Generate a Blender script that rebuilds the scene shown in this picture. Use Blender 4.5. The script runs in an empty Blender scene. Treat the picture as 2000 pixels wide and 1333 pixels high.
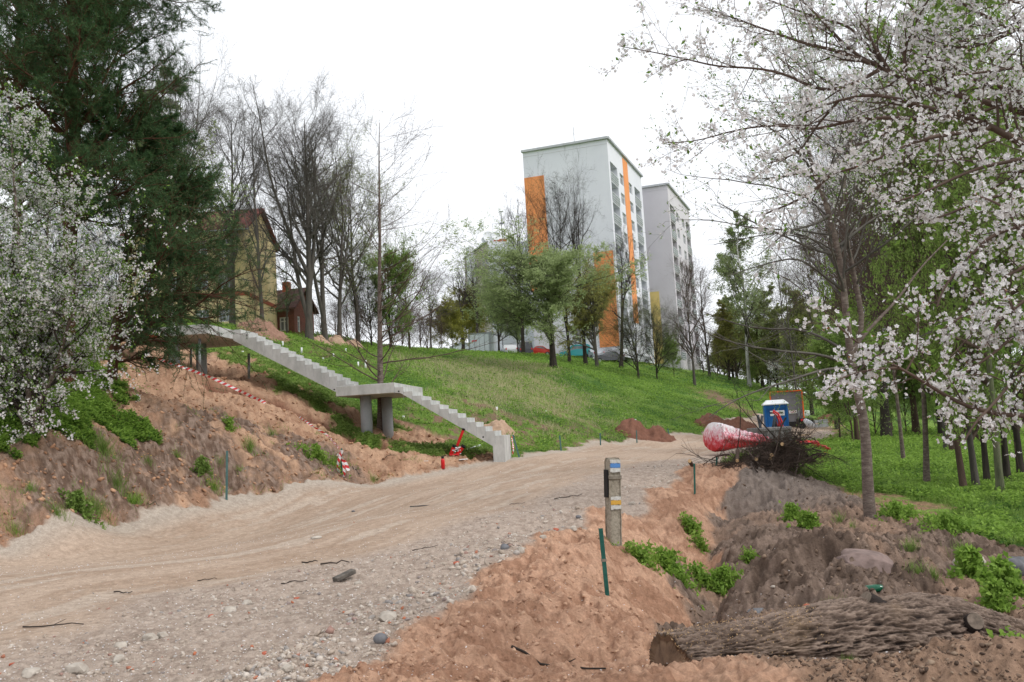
import bpy, math, random
import numpy as np
from mathutils import Vector, Matrix

# ------------------------------------------------------------------ camera
scene = bpy.context.scene
COL = scene.collection
F_PX = 1800.0
ROLL = math.radians(3.43)
PITCH = math.atan(171.5 / F_PX)
FWD = np.array([0, math.cos(PITCH), math.sin(PITCH)])
_B = np.array([0, -math.sin(PITCH), math.cos(PITCH)])
_X = np.array([1.0, 0, 0])
RGT = math.cos(ROLL) * _X - math.sin(ROLL) * _B
UPV = math.sin(ROLL) * _X + math.cos(ROLL) * _B
cam = bpy.data.cameras.new('camera')
camo = bpy.data.objects.new('camera', cam)
COL.objects.link(camo)
cam.sensor_width = 36.0
cam.lens = F_PX / 2000 * 36
cam.clip_start = 0.1
cam.clip_end = 4000
camo.matrix_world = Matrix(((RGT[0], UPV[0], -FWD[0], 0), (RGT[1], UPV[1], -FWD[1], 0), (RGT[2], UPV[2], -FWD[2], 0), (0, 0, 0, 1)))
scene.camera = camo

# ------------------------------------------------------------------ world, sun, exposure
SUN_EL, SUN_AZ = math.radians(48), math.radians(118)
world = bpy.data.worlds.new('World')
scene.world = world
world.use_nodes = True
wn = world.node_tree
sky = wn.nodes.new('ShaderNodeTexSky')
sky.sky_type = 'NISHITA'
sky.sun_disc = False
sky.sun_elevation = SUN_EL
sky.sun_rotation = SUN_AZ
sky.air_density = 1.0
sky.dust_density = 4.0
bw = wn.nodes.new('ShaderNodeHueSaturation')
bw.inputs['Saturation'].default_value = 0.10
mixs = wn.nodes.new('ShaderNodeMix')
mixs.data_type = 'RGBA'
mixs.inputs[0].default_value = 0.75
wn.links.new(sky.outputs[0], bw.inputs['Color'])
wn.links.new(bw.outputs[0], mixs.inputs[6])
mixs.inputs[7].default_value = (10.4, 10.7, 11.2, 1)      # even cloud deck
bg = wn.nodes['Background']
wn.links.new(mixs.outputs[2], bg.inputs['Color'])
bg.inputs['Strength'].default_value = 0.108
sun = bpy.data.lights.new('sun', 'SUN')
suno = bpy.data.objects.new('sun', sun)
COL.objects.link(suno)
sun.energy = 1.25
sun.angle = math.radians(18)
sun.color = (1.0, 0.96, 0.9)
# direction the light comes from
_sd = Vector((math.sin(SUN_AZ) * math.cos(SUN_EL), math.cos(SUN_AZ) * math.cos(SUN_EL), math.sin(SUN_EL)))
suno.rotation_euler = _sd.to_track_quat('Z', 'Y').to_euler()
scene.view_settings.view_transform = 'Standard'
scene.view_settings.look = 'None'
scene.view_settings.gamma = 1
scene.view_settings.exposure = 0.28
scene.cycles.max_bounces = 6
scene.cycles.transparent_max_bounces = 8

# ------------------------------------------------------------------ helpers
def ray(px, py):
    v = FWD + RGT * ((px - 1000) / F_PX) + UPV * ((666.5 - py) / F_PX)
    return v / v[1]

def P(px, py, d):
    """world point seen at photo pixel (px,py) at distance d along the ground axis"""
    return ray(px, py) * d

def horizon(px):
    return 838 - .06 * (px - 1000)

R_ = random.Random(7)

def tag(o, label=None, cat=None, group=None, kind=None):
    if label: o['label'] = label
    if cat: o['category'] = cat
    if group: o['group'] = group
    if kind: o['kind'] = kind
    return o

def empty(name, loc, label, cat, group=None, rz=0):
    o = bpy.data.objects.new(name, None)
    COL.objects.link(o)
    o.location = loc
    o.rotation_euler = (0, 0, rz)
    o.empty_display_size = .1
    tag(o, label, cat, group)
    return o

def link_mesh(name, me, mats, parent=None):
    for m in (mats if isinstance(mats, (list, tuple)) else [mats]):
        me.materials.append(m)
    o = bpy.data.objects.new(name, me)
    COL.objects.link(o)
    if parent is not None:
        o.parent = parent
    return o

def fast_mesh(name, verts, quads=None, tris=None, smooth=False, midx=None):
    """mesh from numpy arrays"""
    me = bpy.data.meshes.new(name)
    verts = np.asarray(verts, dtype=np.float32)
    nq = 0 if quads is None else len(quads)
    nt = 0 if tris is None else len(tris)
    me.vertices.add(len(verts))
    me.vertices.foreach_set('co', verts.ravel())
    me.loops.add(nq * 4 + nt * 3)
    parts = []
    if nq: parts.append(np.asarray(quads, dtype=np.int32).ravel())
    if nt: parts.append(np.asarray(tris, dtype=np.int32).ravel())
    me.loops.foreach_set('vertex_index', np.concatenate(parts))
    me.polygons.add(nq + nt)
    tot = np.concatenate([np.full(nq, 4, np.int32), np.full(nt, 3, np.int32)])
    st = np.concatenate([[0], np.cumsum(tot)[:-1]]).astype(np.int32)
    me.polygons.foreach_set('loop_start', st)
    me.polygons.foreach_set('loop_total', tot)
    if smooth:
        me.polygons.foreach_set('use_smooth', np.ones(nq + nt, dtype=bool))
    if midx is not None:
        me.polygons.foreach_set('material_index', np.asarray(midx, dtype=np.int32))
    me.update(calc_edges=True)
    return me

class MB:
    """small mesh builder: boxes, tubes, prisms"""
    def __init__(s):
        s.v = []; s.f = []
    def add(s, vs, fs):
        b = len(s.v)
        s.v += [tuple(map(float, v)) for v in vs]
        s.f += [tuple(i + b for i in f) for f in fs]
        return s
    def box(s, c, size, rz=0, ax=None, bevel=0):
        """c centre; size full; ax optional 3 axis vectors"""
        if ax is None:
            ca, sa = math.cos(rz), math.sin(rz)
            ax = ((ca, sa, 0), (-sa, ca, 0), (0, 0, 1))
        A = np.array(ax, float); c = np.array(c, float)
        h = np.array(size, float) / 2
        if bevel <= 0:
            vs = [c + A[0] * h[0] * i + A[1] * h[1] * j + A[2] * h[2] * k for k in (-1, 1) for j in (-1, 1) for i in (-1, 1)]
            return s.add(vs, [(0, 2, 3, 1), (4, 5, 7, 6), (0, 1, 5, 4), (2, 6, 7, 3), (0, 4, 6, 2), (1, 3, 7, 5)])
        b = min(bevel, h.min() * .9)
        vs = []
        idx = {}
        for k in (-1, 1):
            for j in (-1, 1):
                for i in (-1, 1):
                    for a in range(3):
                        q = np.array([i, j, k], float) * (h - b)
                        q[a] = np.array([i, j, k])[a] * h[a]
                        idx[(i, j, k, a)] = len(vs)
                        vs.append(c + A.T @ q)
        fs = []
        for a in range(3):
            o = [x for x in range(3) if x != a]
            for sg in (-1, 1):
                q = []
                for u, w in ((-1, -1), (1, -1), (1, 1), (-1, 1)):
                    t = [0, 0, 0]; t[a] = sg; t[o[0]] = u; t[o[1]] = w
                    q.append(idx[(t[0], t[1], t[2], a)])
                # orientation
                if (sg > 0) == (a == 1): q = q[::-1]
                fs.append(tuple(q))
        for a in range(3):       # edges along axis a
            o = [x for x in range(3) if x != a]
            for u in (-1, 1):
                for w in (-1, 1):
                    t1 = [0, 0, 0]; t1[a] = -1; t1[o[0]] = u; t1[o[1]] = w
                    t2 = list(t1); t2[a] = 1
                    fs.append((idx[(*t1, o[0])], idx[(*t2, o[0])], idx[(*t2, o[1])], idx[(*t1, o[1])]))
        for k in (-1, 1):
            for j in (-1, 1):
                for i in (-1, 1):
                    fs.append((idx[(i, j, k, 0)], idx[(i, j, k, 1)], idx[(i, j, k, 2)]))
        return s.add(vs, fs)
    def tube(s, pts, rad, n=8, cap=True):
        pts = [np.array(p, float) for p in pts]
        if not hasattr(rad, '__len__'): rad = [rad] * len(pts)
        b = len(s.v); vs = []
        up = None
        for i, p in enumerate(pts):
            t = pts[min(i + 1, len(pts) - 1)] - pts[max(i - 1, 0)]
            t = t / (np.linalg.norm(t) + 1e-9)
            if up is None:
                a = np.array([0, 0, 1.0]) if abs(t[2]) < .9 else np.array([1.0, 0, 0])
            else:
                a = up
            u = a - t * a.dot(t); u /= np.linalg.norm(u) + 1e-9
            up = u
            w = np.cross(t, u)
            for k in range(n):
                an = 2 * math.pi * k / n
                vs.append(p + (u * math.cos(an) + w * math.sin(an)) * rad[i])
        fs = []
        for i in range(len(pts) - 1):
            for k in range(n):
                k2 = (k + 1) % n
                fs.append((i * n + k, i * n + k2, (i + 1) * n + k2, (i + 1) * n + k))
        if cap:
            fs.append(tuple(range(n))[::-1]); m = (len(pts) - 1) * n
            fs.append(tuple(range(m, m + n)))
        return s.add(vs, fs)
    def prism(s, poly, vec):
        """poly list of 3d points, extruded by vec"""
        n = len(poly); vec = np.array(vec, float)
        vs = [np.array(p, float) for p in poly] + [np.array(p, float) + vec for p in poly]
        fs = [tuple(range(n))[::-1], tuple(range(n, 2 * n))] + [(i, (i + 1) % n, n + (i + 1) % n, n + i) for i in range(n)]
        return s.add(vs, fs)
    def build(s, name, mat, parent=None, smooth=False):
        me = bpy.data.meshes.new(name)
        v = s.v
        if parent is not None:
            iv = parent.matrix_basis.inverted()
            v = [tuple(iv @ Vector(p)) for p in v]
        me.from_pydata(v, [], s.f)
        me.update()
        import bmesh
        bm = bmesh.new(); bm.from_mesh(me)
        bmesh.ops.recalc_face_normals(bm, faces=bm.faces)
        bm.to_mesh(me); bm.free()
        if smooth:
            me.polygons.foreach_set('use_smooth', np.ones(len(me.polygons), dtype=bool))
        return link_mesh(name, me, mat, parent)

# ---- value / gradient noise in numpy
_rng = np.random.default_rng(11)
_perm = _rng.permutation(512).astype(np.int64)
_ga = _rng.uniform(0, 2 * np.pi, 512)
_gx, _gy = np.cos(_ga), np.sin(_ga)
def gnoise(x, y):
    xi = np.floor(x).astype(np.int64); yi = np.floor(y).astype(np.int64)
    xf = x - xi; yf = y - yi
    u = xf * xf * xf * (xf * (xf * 6 - 15) + 10); v = yf * yf * yf * (yf * (yf * 6 - 15) + 10)
    def g(ix, iy, dx, dy):
        h = _perm[(_perm[ix & 511] + iy) & 511]
        return _gx[h] * dx + _gy[h] * dy
    n00 = g(xi, yi, xf, yf); n10 = g(xi + 1, yi, xf - 1, yf)
    n01 = g(xi, yi + 1, xf, yf - 1); n11 = g(xi + 1, yi + 1, xf - 1, yf - 1)
    return (n00 * (1 - u) + n10 * u) * (1 - v) + (n01 * (1 - u) + n11 * u) * v
def fbm(x, y, f=1.0, oct=4, gain=.5, seed=0):
    s = np.zeros_like(x); a = 1.0
    for o in range(oct):
        s += a * gnoise(x * f + 17.3 * (o + seed * 3.1), y * f - 9.7 * (o + seed * 2.3))
        a *= gain; f *= 2.03
    return s
def smooth(a, b, x):
    t = np.clip((x - a) / (b - a), 0, 1)
    return t * t * (3 - 2 * t)

# ------------------------------------------------------------------ materials
def new_mat(name):
    m = bpy.data.materials.new(name)
    m.use_nodes = True
    nt = m.node_tree
    return m, nt, nt.nodes['Principled BSDF']
def _ramp(nt, fac, stops):
    r = nt.nodes.new('ShaderNodeValToRGB')
    el = r.color_ramp.elements
    while len(el) < len(stops): el.new(.5)
    for e, (p, c) in zip(el, stops):
        e.position = p; e.color = (*c, 1)
    nt.links.new(fac, r.inputs[0])
    return r.outputs[0]
def _noise(nt, scale, detail=4, rough=.6, coord='Object', vec=None):
    n = nt.nodes.new('ShaderNodeTexNoise')
    n.inputs['Scale'].default_value = scale
    n.inputs['Detail'].default_value = detail
    n.inputs['Roughness'].default_value = rough
    if vec is None:
        tc = nt.nodes.new('ShaderNodeTexCoord'); vec = tc.outputs[coord]
    nt.links.new(vec, n.inputs['Vector'])
    return n.outputs[0]
def _bump(nt, b, h, strength=.3, dist=.02):
    n = nt.nodes.new('ShaderNodeBump')
    n.inputs['Strength'].default_value = strength
    n.inputs['Distance'].default_value = dist
    nt.links.new(h, n.inputs['Height'])
    nt.links.new(n.outputs[0], b.inputs['Normal'])
    return n
def mat_noise(name, c1, c2, scale=5, detail=6, rough=.85, bump=0, bdist=.01, spec=.2, metallic=0, c3=None, stretch=None, rgh=.6):
    m, nt, b = new_mat(name)
    vec = None
    if stretch:
        tc = nt.nodes.new('ShaderNodeTexCoord'); mp = nt.nodes.new('ShaderNodeMapping')
        mp.inputs['Scale'].default_value = stretch
        nt.links.new(tc.outputs['Object'], mp.inputs[0]); vec = mp.outputs[0]
    n = _noise(nt, scale, detail, rgh, vec=vec)
    st = [(.3, c1), (.7, c2)] if c3 is None else [(.3, c1), (.52, c2), (.72, c3)]
    nt.links.new(_ramp(nt, n, st), b.inputs['Base Color'])
    b.inputs['Roughness'].default_value = rough
    b.inputs['Specular IOR Level'].default_value = spec
    b.inputs['Metallic'].default_value = metallic
    if bump: _bump(nt, b, n, bump, bdist)
    return m
def mat_leaf(name, c1, c2, trans=.35, rough=.6, spec=.2):
    """colour varies from leaf to leaf; thin leaves let light through"""
    m, nt, b = new_mat(name)
    g = nt.nodes.new('ShaderNodeNewGeometry')
    col = _ramp(nt, g.outputs['Random Per Island'], [(0, c1), (1, c2)])
    nt.links.new(col, b.inputs['Base Color'])
    b.inputs['Roughness'].default_value = rough
    b.inputs['Specular IOR Level'].default_value = spec
    if trans:
        t = nt.nodes.new('ShaderNodeBsdfTranslucent'); mx = nt.nodes.new('ShaderNodeMixShader')
        mx.inputs[0].default_value = trans
        nt.links.new(col, t.inputs[0])
        nt.links.new(b.outputs[0], mx.inputs[1]); nt.links.new(t.outputs[0], mx.inputs[2])
        nt.links.new(mx.outputs[0], nt.nodes['Material Output'].inputs[0])
    return m
M = {}
M['concrete'] = mat_noise('concrete', (.36, .365, .35), (.50, .50, .485), 2.4, 9, .88, .2, .01, c3=(.62, .62, .605), stretch=(1, 1, .45), rgh=.7)
M['column'] = mat_noise('column_concrete', (.26, .28, .295), (.36, .375, .385), 2.5, 7, .7, .1, .01, rgh=.7)
M['bin_concrete'] = mat_noise('bin_concrete', (.13, .125, .125), (.23, .22, .215), 5, 7, .9, .3, .01)
M['old_concrete'] = mat_noise('old_concrete', (.12, .10, .08), (.30, .27, .22), 14, 8, .95, .6, .01, rgh=.75)
M['post_concrete'] = mat_noise('post_concrete', (.10, .085, .06), (.34, .30, .24), 22, 9, .95, .9, .012, c3=(.42, .38, .32), rgh=.8)
M['plaster_white'] = mat_noise('plaster_white', (.72, .725, .79), (.78, .785, .84), .35, 6, .9, 0)
M['plaster_lilac'] = mat_noise('plaster_lilac', (.60, .57, .61), (.66, .63, .67), .3, 6, .9, 0)
M['plaster_brown'] = mat_noise('plaster_brown', (.42, .36, .35), (.52, .46, .45), .5, 6, .9, 0)
M['paint_orange'] = mat_noise('paint_orange', (.80, .30, .11), (.86, .36, .15), .5, 5, .9, 0)
M['paint_yellow'] = mat_noise('paint_yellow', (.72, .54, .20), (.80, .62, .26), .5, 5, .9, 0)
M['house_yellow'] = mat_noise('house_yellow', (.74, .58, .30), (.84, .70, .42), .8, 7, .9, 0)
M['roof_red'] = mat_noise('roof_red', (.16, .045, .04), (.27, .085, .07), 3, 6, .8, .2, .03)
M['roof_dark'] = mat_noise('roof_dark', (.09, .05, .05), (.16, .09, .085), 4, 6, .8, .2, .03)
M['trim_red'] = mat_noise('trim_red', (.36, .10, .06), (.42, .13, .08), 3, 4, .9)
M['glass'] = mat_noise('window_glass', (.10, .12, .14), (.30, .33, .36), .7, 3, .12, spec=.8)
M['frame_white'] = mat_noise('frame_white', (.68, .68, .68), (.76, .76, .76), 2, 3, .6)
M['recess'] = mat_noise('recess_wall', (.55, .55, .57), (.64, .64, .66), 1, 4, .9)
M['balcony_panel'] = mat_noise('balcony_panel', (.07, .10, .11), (.13, .17, .18), 1.3, 3, .7)
M['rail_white'] = mat_noise('rail_white', (.62, .64, .65), (.72, .74, .75), 3, 3, .6)
M['metal_grey'] = mat_noise('metal_grey', (.22, .24, .25), (.36, .38, .39), 6, 5, .45, metallic=.6)
M['metal_roof'] = mat_noise('metal_roof', (.44, .45, .48), (.56, .57, .60), 2, 4, .6)
M['green_post'] = mat_noise('green_paint', (.012, .075, .06), (.03, .13, .105), 20, 5, .5)
M['green_grey'] = mat_noise('weathered_green_steel', (.05, .12, .115), (.11, .20, .19), 20, 5, .55)
M['white_plastic'] = mat_noise('white_plastic', (.68, .70, .72), (.80, .81, .82), 4, 4, .4)
M['blue_plastic'] = mat_noise('blue_plastic', (.010, .085, .27), (.018, .125, .36), 2, 4, .4)
M['container_white'] = mat_noise('container_paint', (.62, .66, .71), (.72, .76, .80), 1.2, 5, .6)
M['trailer_grey'] = mat_noise('trailer_grey', (.17, .165, .18), (.21, .205, .22), 1.5, 5, .5)
M['orange_frame'] = mat_noise('orange_frame', (.75, .10, .015), (.83, .14, .03), 3, 3, .5)
M['rubber'] = mat_noise('rubber', (.012, .012, .013), (.03, .03, .03), 8, 3, .8)
M['red_plastic'] = mat_noise('red_plastic', (.58, .012, .02), (.72, .03, .035), 6, 4, .35, spec=.5)
M['red_steel'] = mat_noise('red_steel', (.60, .008, .012), (.70, .02, .025), 6, 4, .3, spec=.5)
M['dark_pipe'] = mat_noise('dark_pipe', (.03, .035, .045), (.07, .08, .095), 6, 4, .5)
M['black'] = mat_noise('black_plastic', (.008, .008, .01), (.02, .02, .022), 8, 3, .5)
M['wood_cut'] = mat_noise('cut_wood', (.42, .26, .13), (.62, .44, .25), 30, 6, .9, .2, .005)
M['stone_pale'] = mat_noise('pale_stone', (.30, .26, .22), (.52, .47, .41), 9, 7, .95, .4, .01)
M['stone_dark'] = mat_noise('dark_stone', (.10, .10, .11), (.20, .20, .21), 9, 7, .9, .4, .01)
M['stone_tan'] = mat_noise('tan_stone', (.26, .15, .085), (.42, .26, .16), 8, 7, .95, .4, .01)
M['stone_pink'] = mat_noise('pink_stone', (.13, .095, .085), (.26, .19, .17), 9, 8, .9, .5, .01)
M['brick'] = None
# ------------------------------------------------------------------ terrain height
def W(x, y, z): return (x, y, z)
def G(px, d, z): # azimuth of px, depth, z rel. eye
    x = (px - 1000) / F_PX * d
    return (x, d, z)
ctrl = []
for a in [
    # gravel road, left edge
    (0, 1065, 17), (200, 1022, 19.8), (450, 976, 23.4), (700, 946, 27.3), (860, 917, 31), (985, 898, 34), (1100, 880, 40), (1200, 866, 49), (1370, 850, 60),
    # road middle
    (0, 1333, 6.6), (300, 1200, 9.2), (500, 1100, 12.6), (250, 1100, 13.2), (700, 1020, 16.8), (900, 950, 23.5), (1100, 920, 27.5), (1250, 890, 36),
    # road right edge
    (400, 1333, 6.3), (800, 1240, 7.5), (950, 1130, 9.9), (1100, 1050, 12.8), (1180, 1012, 14.9), (1290, 960, 19.4), (1380, 905, 28.5),
    # sand berm crest / slope
    (1060, 1100, 10.3), (1130, 1060, 11.6), (1170, 1040, 12.4), (1240, 1010, 14.3), (1330, 962, 18.5), (1390, 915, 24.5),
    (950, 1200, 8.05), (1000, 1333, 6.35), (700, 1333, 6.05), (1200, 1180, 9.3), (1150, 1300, 7.5), (1240, 1333, 7.2),
    (1210, 1062, 13.2), (1300, 1120, 11.8), (1250, 1100, 12.2),
    # ditch bottom
    (1320, 1250, 9.6), (1370, 1190, 11.4), (1410, 1165, 12.6), (1340, 1110, 14.8), (1255, 1080, 15.3), (1440, 1010, 19.5), (1380, 1060, 16.2), (1455, 935, 25.5),
    # grey mound beyond the ditch
    (1490, 916, 21.5), (1470, 960, 20), (1560, 955, 20.5), (1620, 985, 18.5), (1700, 1012, 16.4), (1560, 1040, 15.6), (1480, 1050, 15.2), (1800, 1035, 15.2), (1860, 1065, 14.2),
    (1640, 1050, 14.6), (1760, 1075, 13.4), (1930, 1110, 12.9),
    # nearer mound
    (1550, 1082, 10.8), (1640, 1066, 10.5), (1480, 1130, 10.3), (1740, 1100, 10.3), (1600, 1140, 9.3), (1450, 1190, 9.7), (1850, 1145, 9.8), (1400, 1230, 8.9), (1930, 1170, 9.6),
    (1600, 1135, 12.6), (1700, 1140, 12.4), (1500, 1130, 13.2),
    # around the log, foreground right
    (1510, 1284, 5.2), (1400, 1300, 5.3), (1900, 1236, 4.5), (1840, 1246, 4.55), (1770, 1298, 4.6), (1990, 1270, 4.3), (1640, 1314, 4.95),
    # right meadow
    (1750, 1000, 18), (1950, 1100, 13.2), (2000, 1190, 10.4), (1600, 900, 36), (1765, 905, 31), (1810, 950, 23), (1883, 960, 21), (1955, 965, 20), (1870, 890, 35), (1700, 860, 55), (1960, 880, 36),
    (1650, 930, 28), (1500, 942, 27.5), (1545, 868, 46), (1470, 868, 43), (1545, 836, 76), (1620, 828, 82), (1640, 870, 48),
    # bank at the left
    (0, 885, 19.5), (100, 848, 21), (250, 828, 24), (350, 838, 25), (430, 812, 27), (500, 850, 27), (590, 880, 28.3), (60, 960, 18.5), (300, 930, 22.3), (660, 915, 28.6),
    # excavated slope
    (300, 720, 36), (250, 770, 31), (420, 790, 31), (450, 840, 28.5), (600, 850, 31), (500, 780, 34), (700, 880, 31), (732, 856, 34), (765, 862, 36), (345, 711, 35.4), (410, 748, 37.7), (830, 880, 33.5),
    (600, 790, 36.5), (640, 830, 34.5), (520, 730, 39), (880, 870, 36),
    # hillside
    (640, 765, 39), (500, 700, 43), (100, 700, 28), (0, 650, 30), (150, 600, 45), (430, 655, 48), (510, 650, 52), (600, 668, 58), (720, 683, 66), (560, 720, 46), (700, 730, 48),
    (800, 780, 44), (900, 760, 49), (1000, 820, 45), (950, 790, 46), (1000, 760, 57), (1080, 718, 76), (1080, 800, 55), (1150, 830, 50), (1200, 800, 63), (1200, 740, 90), (1340, 780, 86), (1340, 742, 115), (1300, 830, 60),
    (1420, 812, 72), (1420, 780, 95), (1500, 792, 105), (1460, 745, 125), (1540, 775, 140), (900, 688, 92), (800, 686, 78), (1000, 692, 108), (1080, 696, 118), (1200, 704, 124), (1340, 722, 142), (1350, 755, 105), (940, 720, 75)]:
    ctrl.append(tuple(P(*a)))
ctrl += [(-15, 72, 8.2), (-28, 60, 8.6), (-40, 100, 9.2), (-10, 122, 9.9), (12, 142, 9.6), (32, 165, 9.0), (0, 220, 10), (-60, 200, 11), (70, 260, 4),
         (40, 100, -2.3), (60, 200, -2.6), (30, 60, -2.1), (20, 25, -2.2), (9, 6, -1.8), (30, 30, -2.3), (6, 2, -1.6), (-14, 19, 1.3), (-16, 12, .6), (-7, 3, -1.55), (0, 0, -1.65), (0, -12, -1.6), (12, -5, -1.8), (-14, -4, -.5),
         (-300, 600, 14), (0, 600, 12), (300, 600, -2), (-900, 1500, 15), (0, 1500, 12), (900, 1500, -2), (-200, 60, 12), (-600, 0, 12), (200, 40, -2.5), (600, 0, -2.5), (0, -300, -2), (-60, 30, 9), (-35, 35, 7.0), (-28, 22, 4.5), (-40, 5, 5)]
for a_, r_ in (((1300, 1312, 6.0), .2), ((1500, 1282, 6.25), .22), ((1700, 1250, 6.55), .27), ((1850, 1240, 6.8), .27), ((1980, 1268, 7.0), .2)):
    q_ = P(*a_); ctrl.append((q_[0], q_[1], q_[2] - r_ * .85))
    ctrl.append((q_[0] + .15, q_[1] + .75, q_[2] - r_ * .55))
ctrl = np.array(ctrl)
_cs = 0.9
def _phi(d2): return np.sqrt(d2 + _cs * _cs)
_D2 = ((ctrl[:, None, :2] - ctrl[None, :, :2]) ** 2).sum(-1)
_A = np.zeros((len(ctrl) + 3,) * 2)
_A[:-3, :-3] = _phi(_D2) - np.eye(len(ctrl)) * .02
_A[:-3, -3] = 1; _A[:-3, -2:] = ctrl[:, :2] * .01
_A[-3:, :-3] = _A[:-3, -3:].T
_w = np.linalg.solve(_A, np.concatenate([ctrl[:, 2], [0, 0, 0]]))
def base_h(x, y):
    shp = np.shape(x); x = np.ravel(x).astype(float); y = np.ravel(y).astype(float)
    out = np.empty_like(x)
    for i in range(0, len(x), 60000):
        a, b = x[i:i + 60000], y[i:i + 60000]
        d2 = (a[:, None] - ctrl[None, :, 0]) ** 2 + (b[:, None] - ctrl[None, :, 1]) ** 2
        out[i:i + 60000] = _phi(d2) @ _w[:-3] + _w[-3] + (a * _w[-2] + b * _w[-1]) * .01
    return out.reshape(shp)
def hit(px, py, dmin=4.0, dmax=200.0, fn=None):
    """ground point under photo pixel"""
    fn = fn or base_h
    r = ray(px, py)
    d = np.exp(np.linspace(math.log(dmin), math.log(dmax), 500))
    g = fn(r[0] * d, d) - r[2] * d
    k = np.argmax(g > 0)
    if g[k] <= 0: k = len(d) - 1
    if k == 0: return r * d[0]
    t = g[k - 1] / (g[k - 1] - g[k])
    dd = d[k - 1] + (d[k] - d[k - 1]) * t
    return r * dd
def poly_hit(pts): return np.array([hit(*p)[:2] for p in pts])
def seg_dist(x, y, pl, closed=False):
    """distance to polyline, and signed side (+ left)"""
    best = np.full(x.shape, 1e9); side = np.zeros(x.shape)
    n = len(pl)
    for i in range(n if closed else n - 1):
        a, b = pl[i], pl[(i + 1) % n]
        d = b - a; L = (d ** 2).sum() + 1e-9
        t = np.clip(((x - a[0]) * d[0] + (y - a[1]) * d[1]) / L, 0, 1)
        ex = x - (a[0] + t * d[0]); ey = y - (a[1] + t * d[1])
        dd = np.hypot(ex, ey)
        m = dd < best
        best = np.where(m, dd, best)
        side = np.where(m, np.sign(d[0] * ey - d[1] * ex), side)
    return best, side
def sd_poly(x, y, pl):
    """signed distance to polygon, negative inside"""
    d, _ = seg_dist(x, y, pl, True)
    ins = np.zeros(x.shape, bool)
    n = len(pl)
    for i in range(n):
        a, b = pl[i], pl[(i + 1) % n]
        if a[1] == b[1]: continue
        c = ((a[1] > y) != (b[1] > y)) & (x < (b[0] - a[0]) * (y - a[1]) / (b[1] - a[1]) + a[0])
        ins ^= c
    return np.where(ins, -d, d)

# zone outlines (ground plan)
ROAD_L = np.array([(-60, 2), (-22, 11)] + [tuple(P(*a)[:2]) for a in [(0, 1065, 17), (200, 1022, 19.8), (450, 976, 23.4), (700, 946, 27.3), (860, 917, 31), (985, 898, 34), (1100, 880, 40), (1200, 866, 49), (1370, 850, 60)]] + [(17, 72), (22, 84)])
ROAD_R = np.array([(-14, -6), (-4, 3.0)] + [tuple(P(*a)[:2]) for a in [(600, 1333, 6.1), (800, 1240, 7.5), (950, 1130, 9.9), (1100, 1050, 12.8), (1180, 1012, 14.9), (1290, 960, 19.4), (1390, 905, 28.5)]] + [(9.5, 38), (15, 48), (21, 62), (27, 80)])
TRACK_R = np.array([(-22, -6), (-9, 3)] + [tuple(P(*a)[:2]) for a in [(0, 1270, 7.6), (300, 1160, 10.5), (600, 1120, 11.8), (800, 1075, 13), (1000, 1000, 17.5), (1150, 955, 22), (1300, 900, 32)]] + [(9.5, 42), (14, 50), (20, 63)])
ROAD_POLY = np.concatenate([ROAD_L, ROAD_R[::-1]])
EXC_POLY = poly_hit([(985, 900), (860, 918), (700, 946), (450, 974), (200, 1018), (0, 1062), (0, 900), (150, 850), (250, 810), (200, 740), (215, 668), (330, 660), (480, 752), (600, 815), (700, 868), (800, 893)])
EXC2 = poly_hit([(415, 700), (480, 690), (520, 705), (640, 775), (700, 805), (800, 835), (900, 868), (960, 890), (870, 905), (790, 893), (700, 868), (600, 815), (480, 752)])
GREEN1 = poly_hit([(425, 686), (462, 690), (520, 722), (600, 768), (690, 832), (770, 868), (900, 868), (960, 885), (900, 890), (800, 884), (740, 872), (700, 850), (640, 812), (560, 765), (470, 715)])
GREEN2 = poly_hit([(480, 680), (560, 715), (640, 765), (700, 790), (760, 815), (790, 840), (760, 835), (690, 800), (640, 782), (560, 740), (500, 705)])
TRENCH = poly_hit([(425, 752), (470, 765), (540, 785), (620, 820), (700, 855), (750, 868)])
SAND_POLY = np.concatenate([ROAD_R[:9], poly_hit([(1400, 900), (1455, 930), (1430, 990), (1340, 1090), (1300, 1120), (1400, 1180), (1310, 1260)]), np.array([(1.2, 4.5), (1.0, -2), (-10, -8)])])
MOUND_POLY = np.concatenate([poly_hit([(1455, 930), (1490, 925), (1580, 955), (1700, 1012), (1800, 1035), (1950, 1112), (1935, 1165)]), np.array([(6.2, 8.6), (6.5, 3), (5, -3), (1.2, -3), (1.0, 4.5)]), poly_hit([(1310, 1260), (1400, 1180), (1300, 1115), (1340, 1090), (1430, 990)])])
PATH_R = poly_hit([(1560, 940), (1640, 955), (1760, 975), (1880, 1000), (1900, 1015), (1800, 1010), (1700, 1000), (1600, 975)])
PATH2 = poly_hit([(1548, 835), (1600, 828), (1650, 832), (1665, 848), (1640, 860), (1600, 868), (1555, 880)])
def roadz(x, y): return base_h(x, y)

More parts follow.
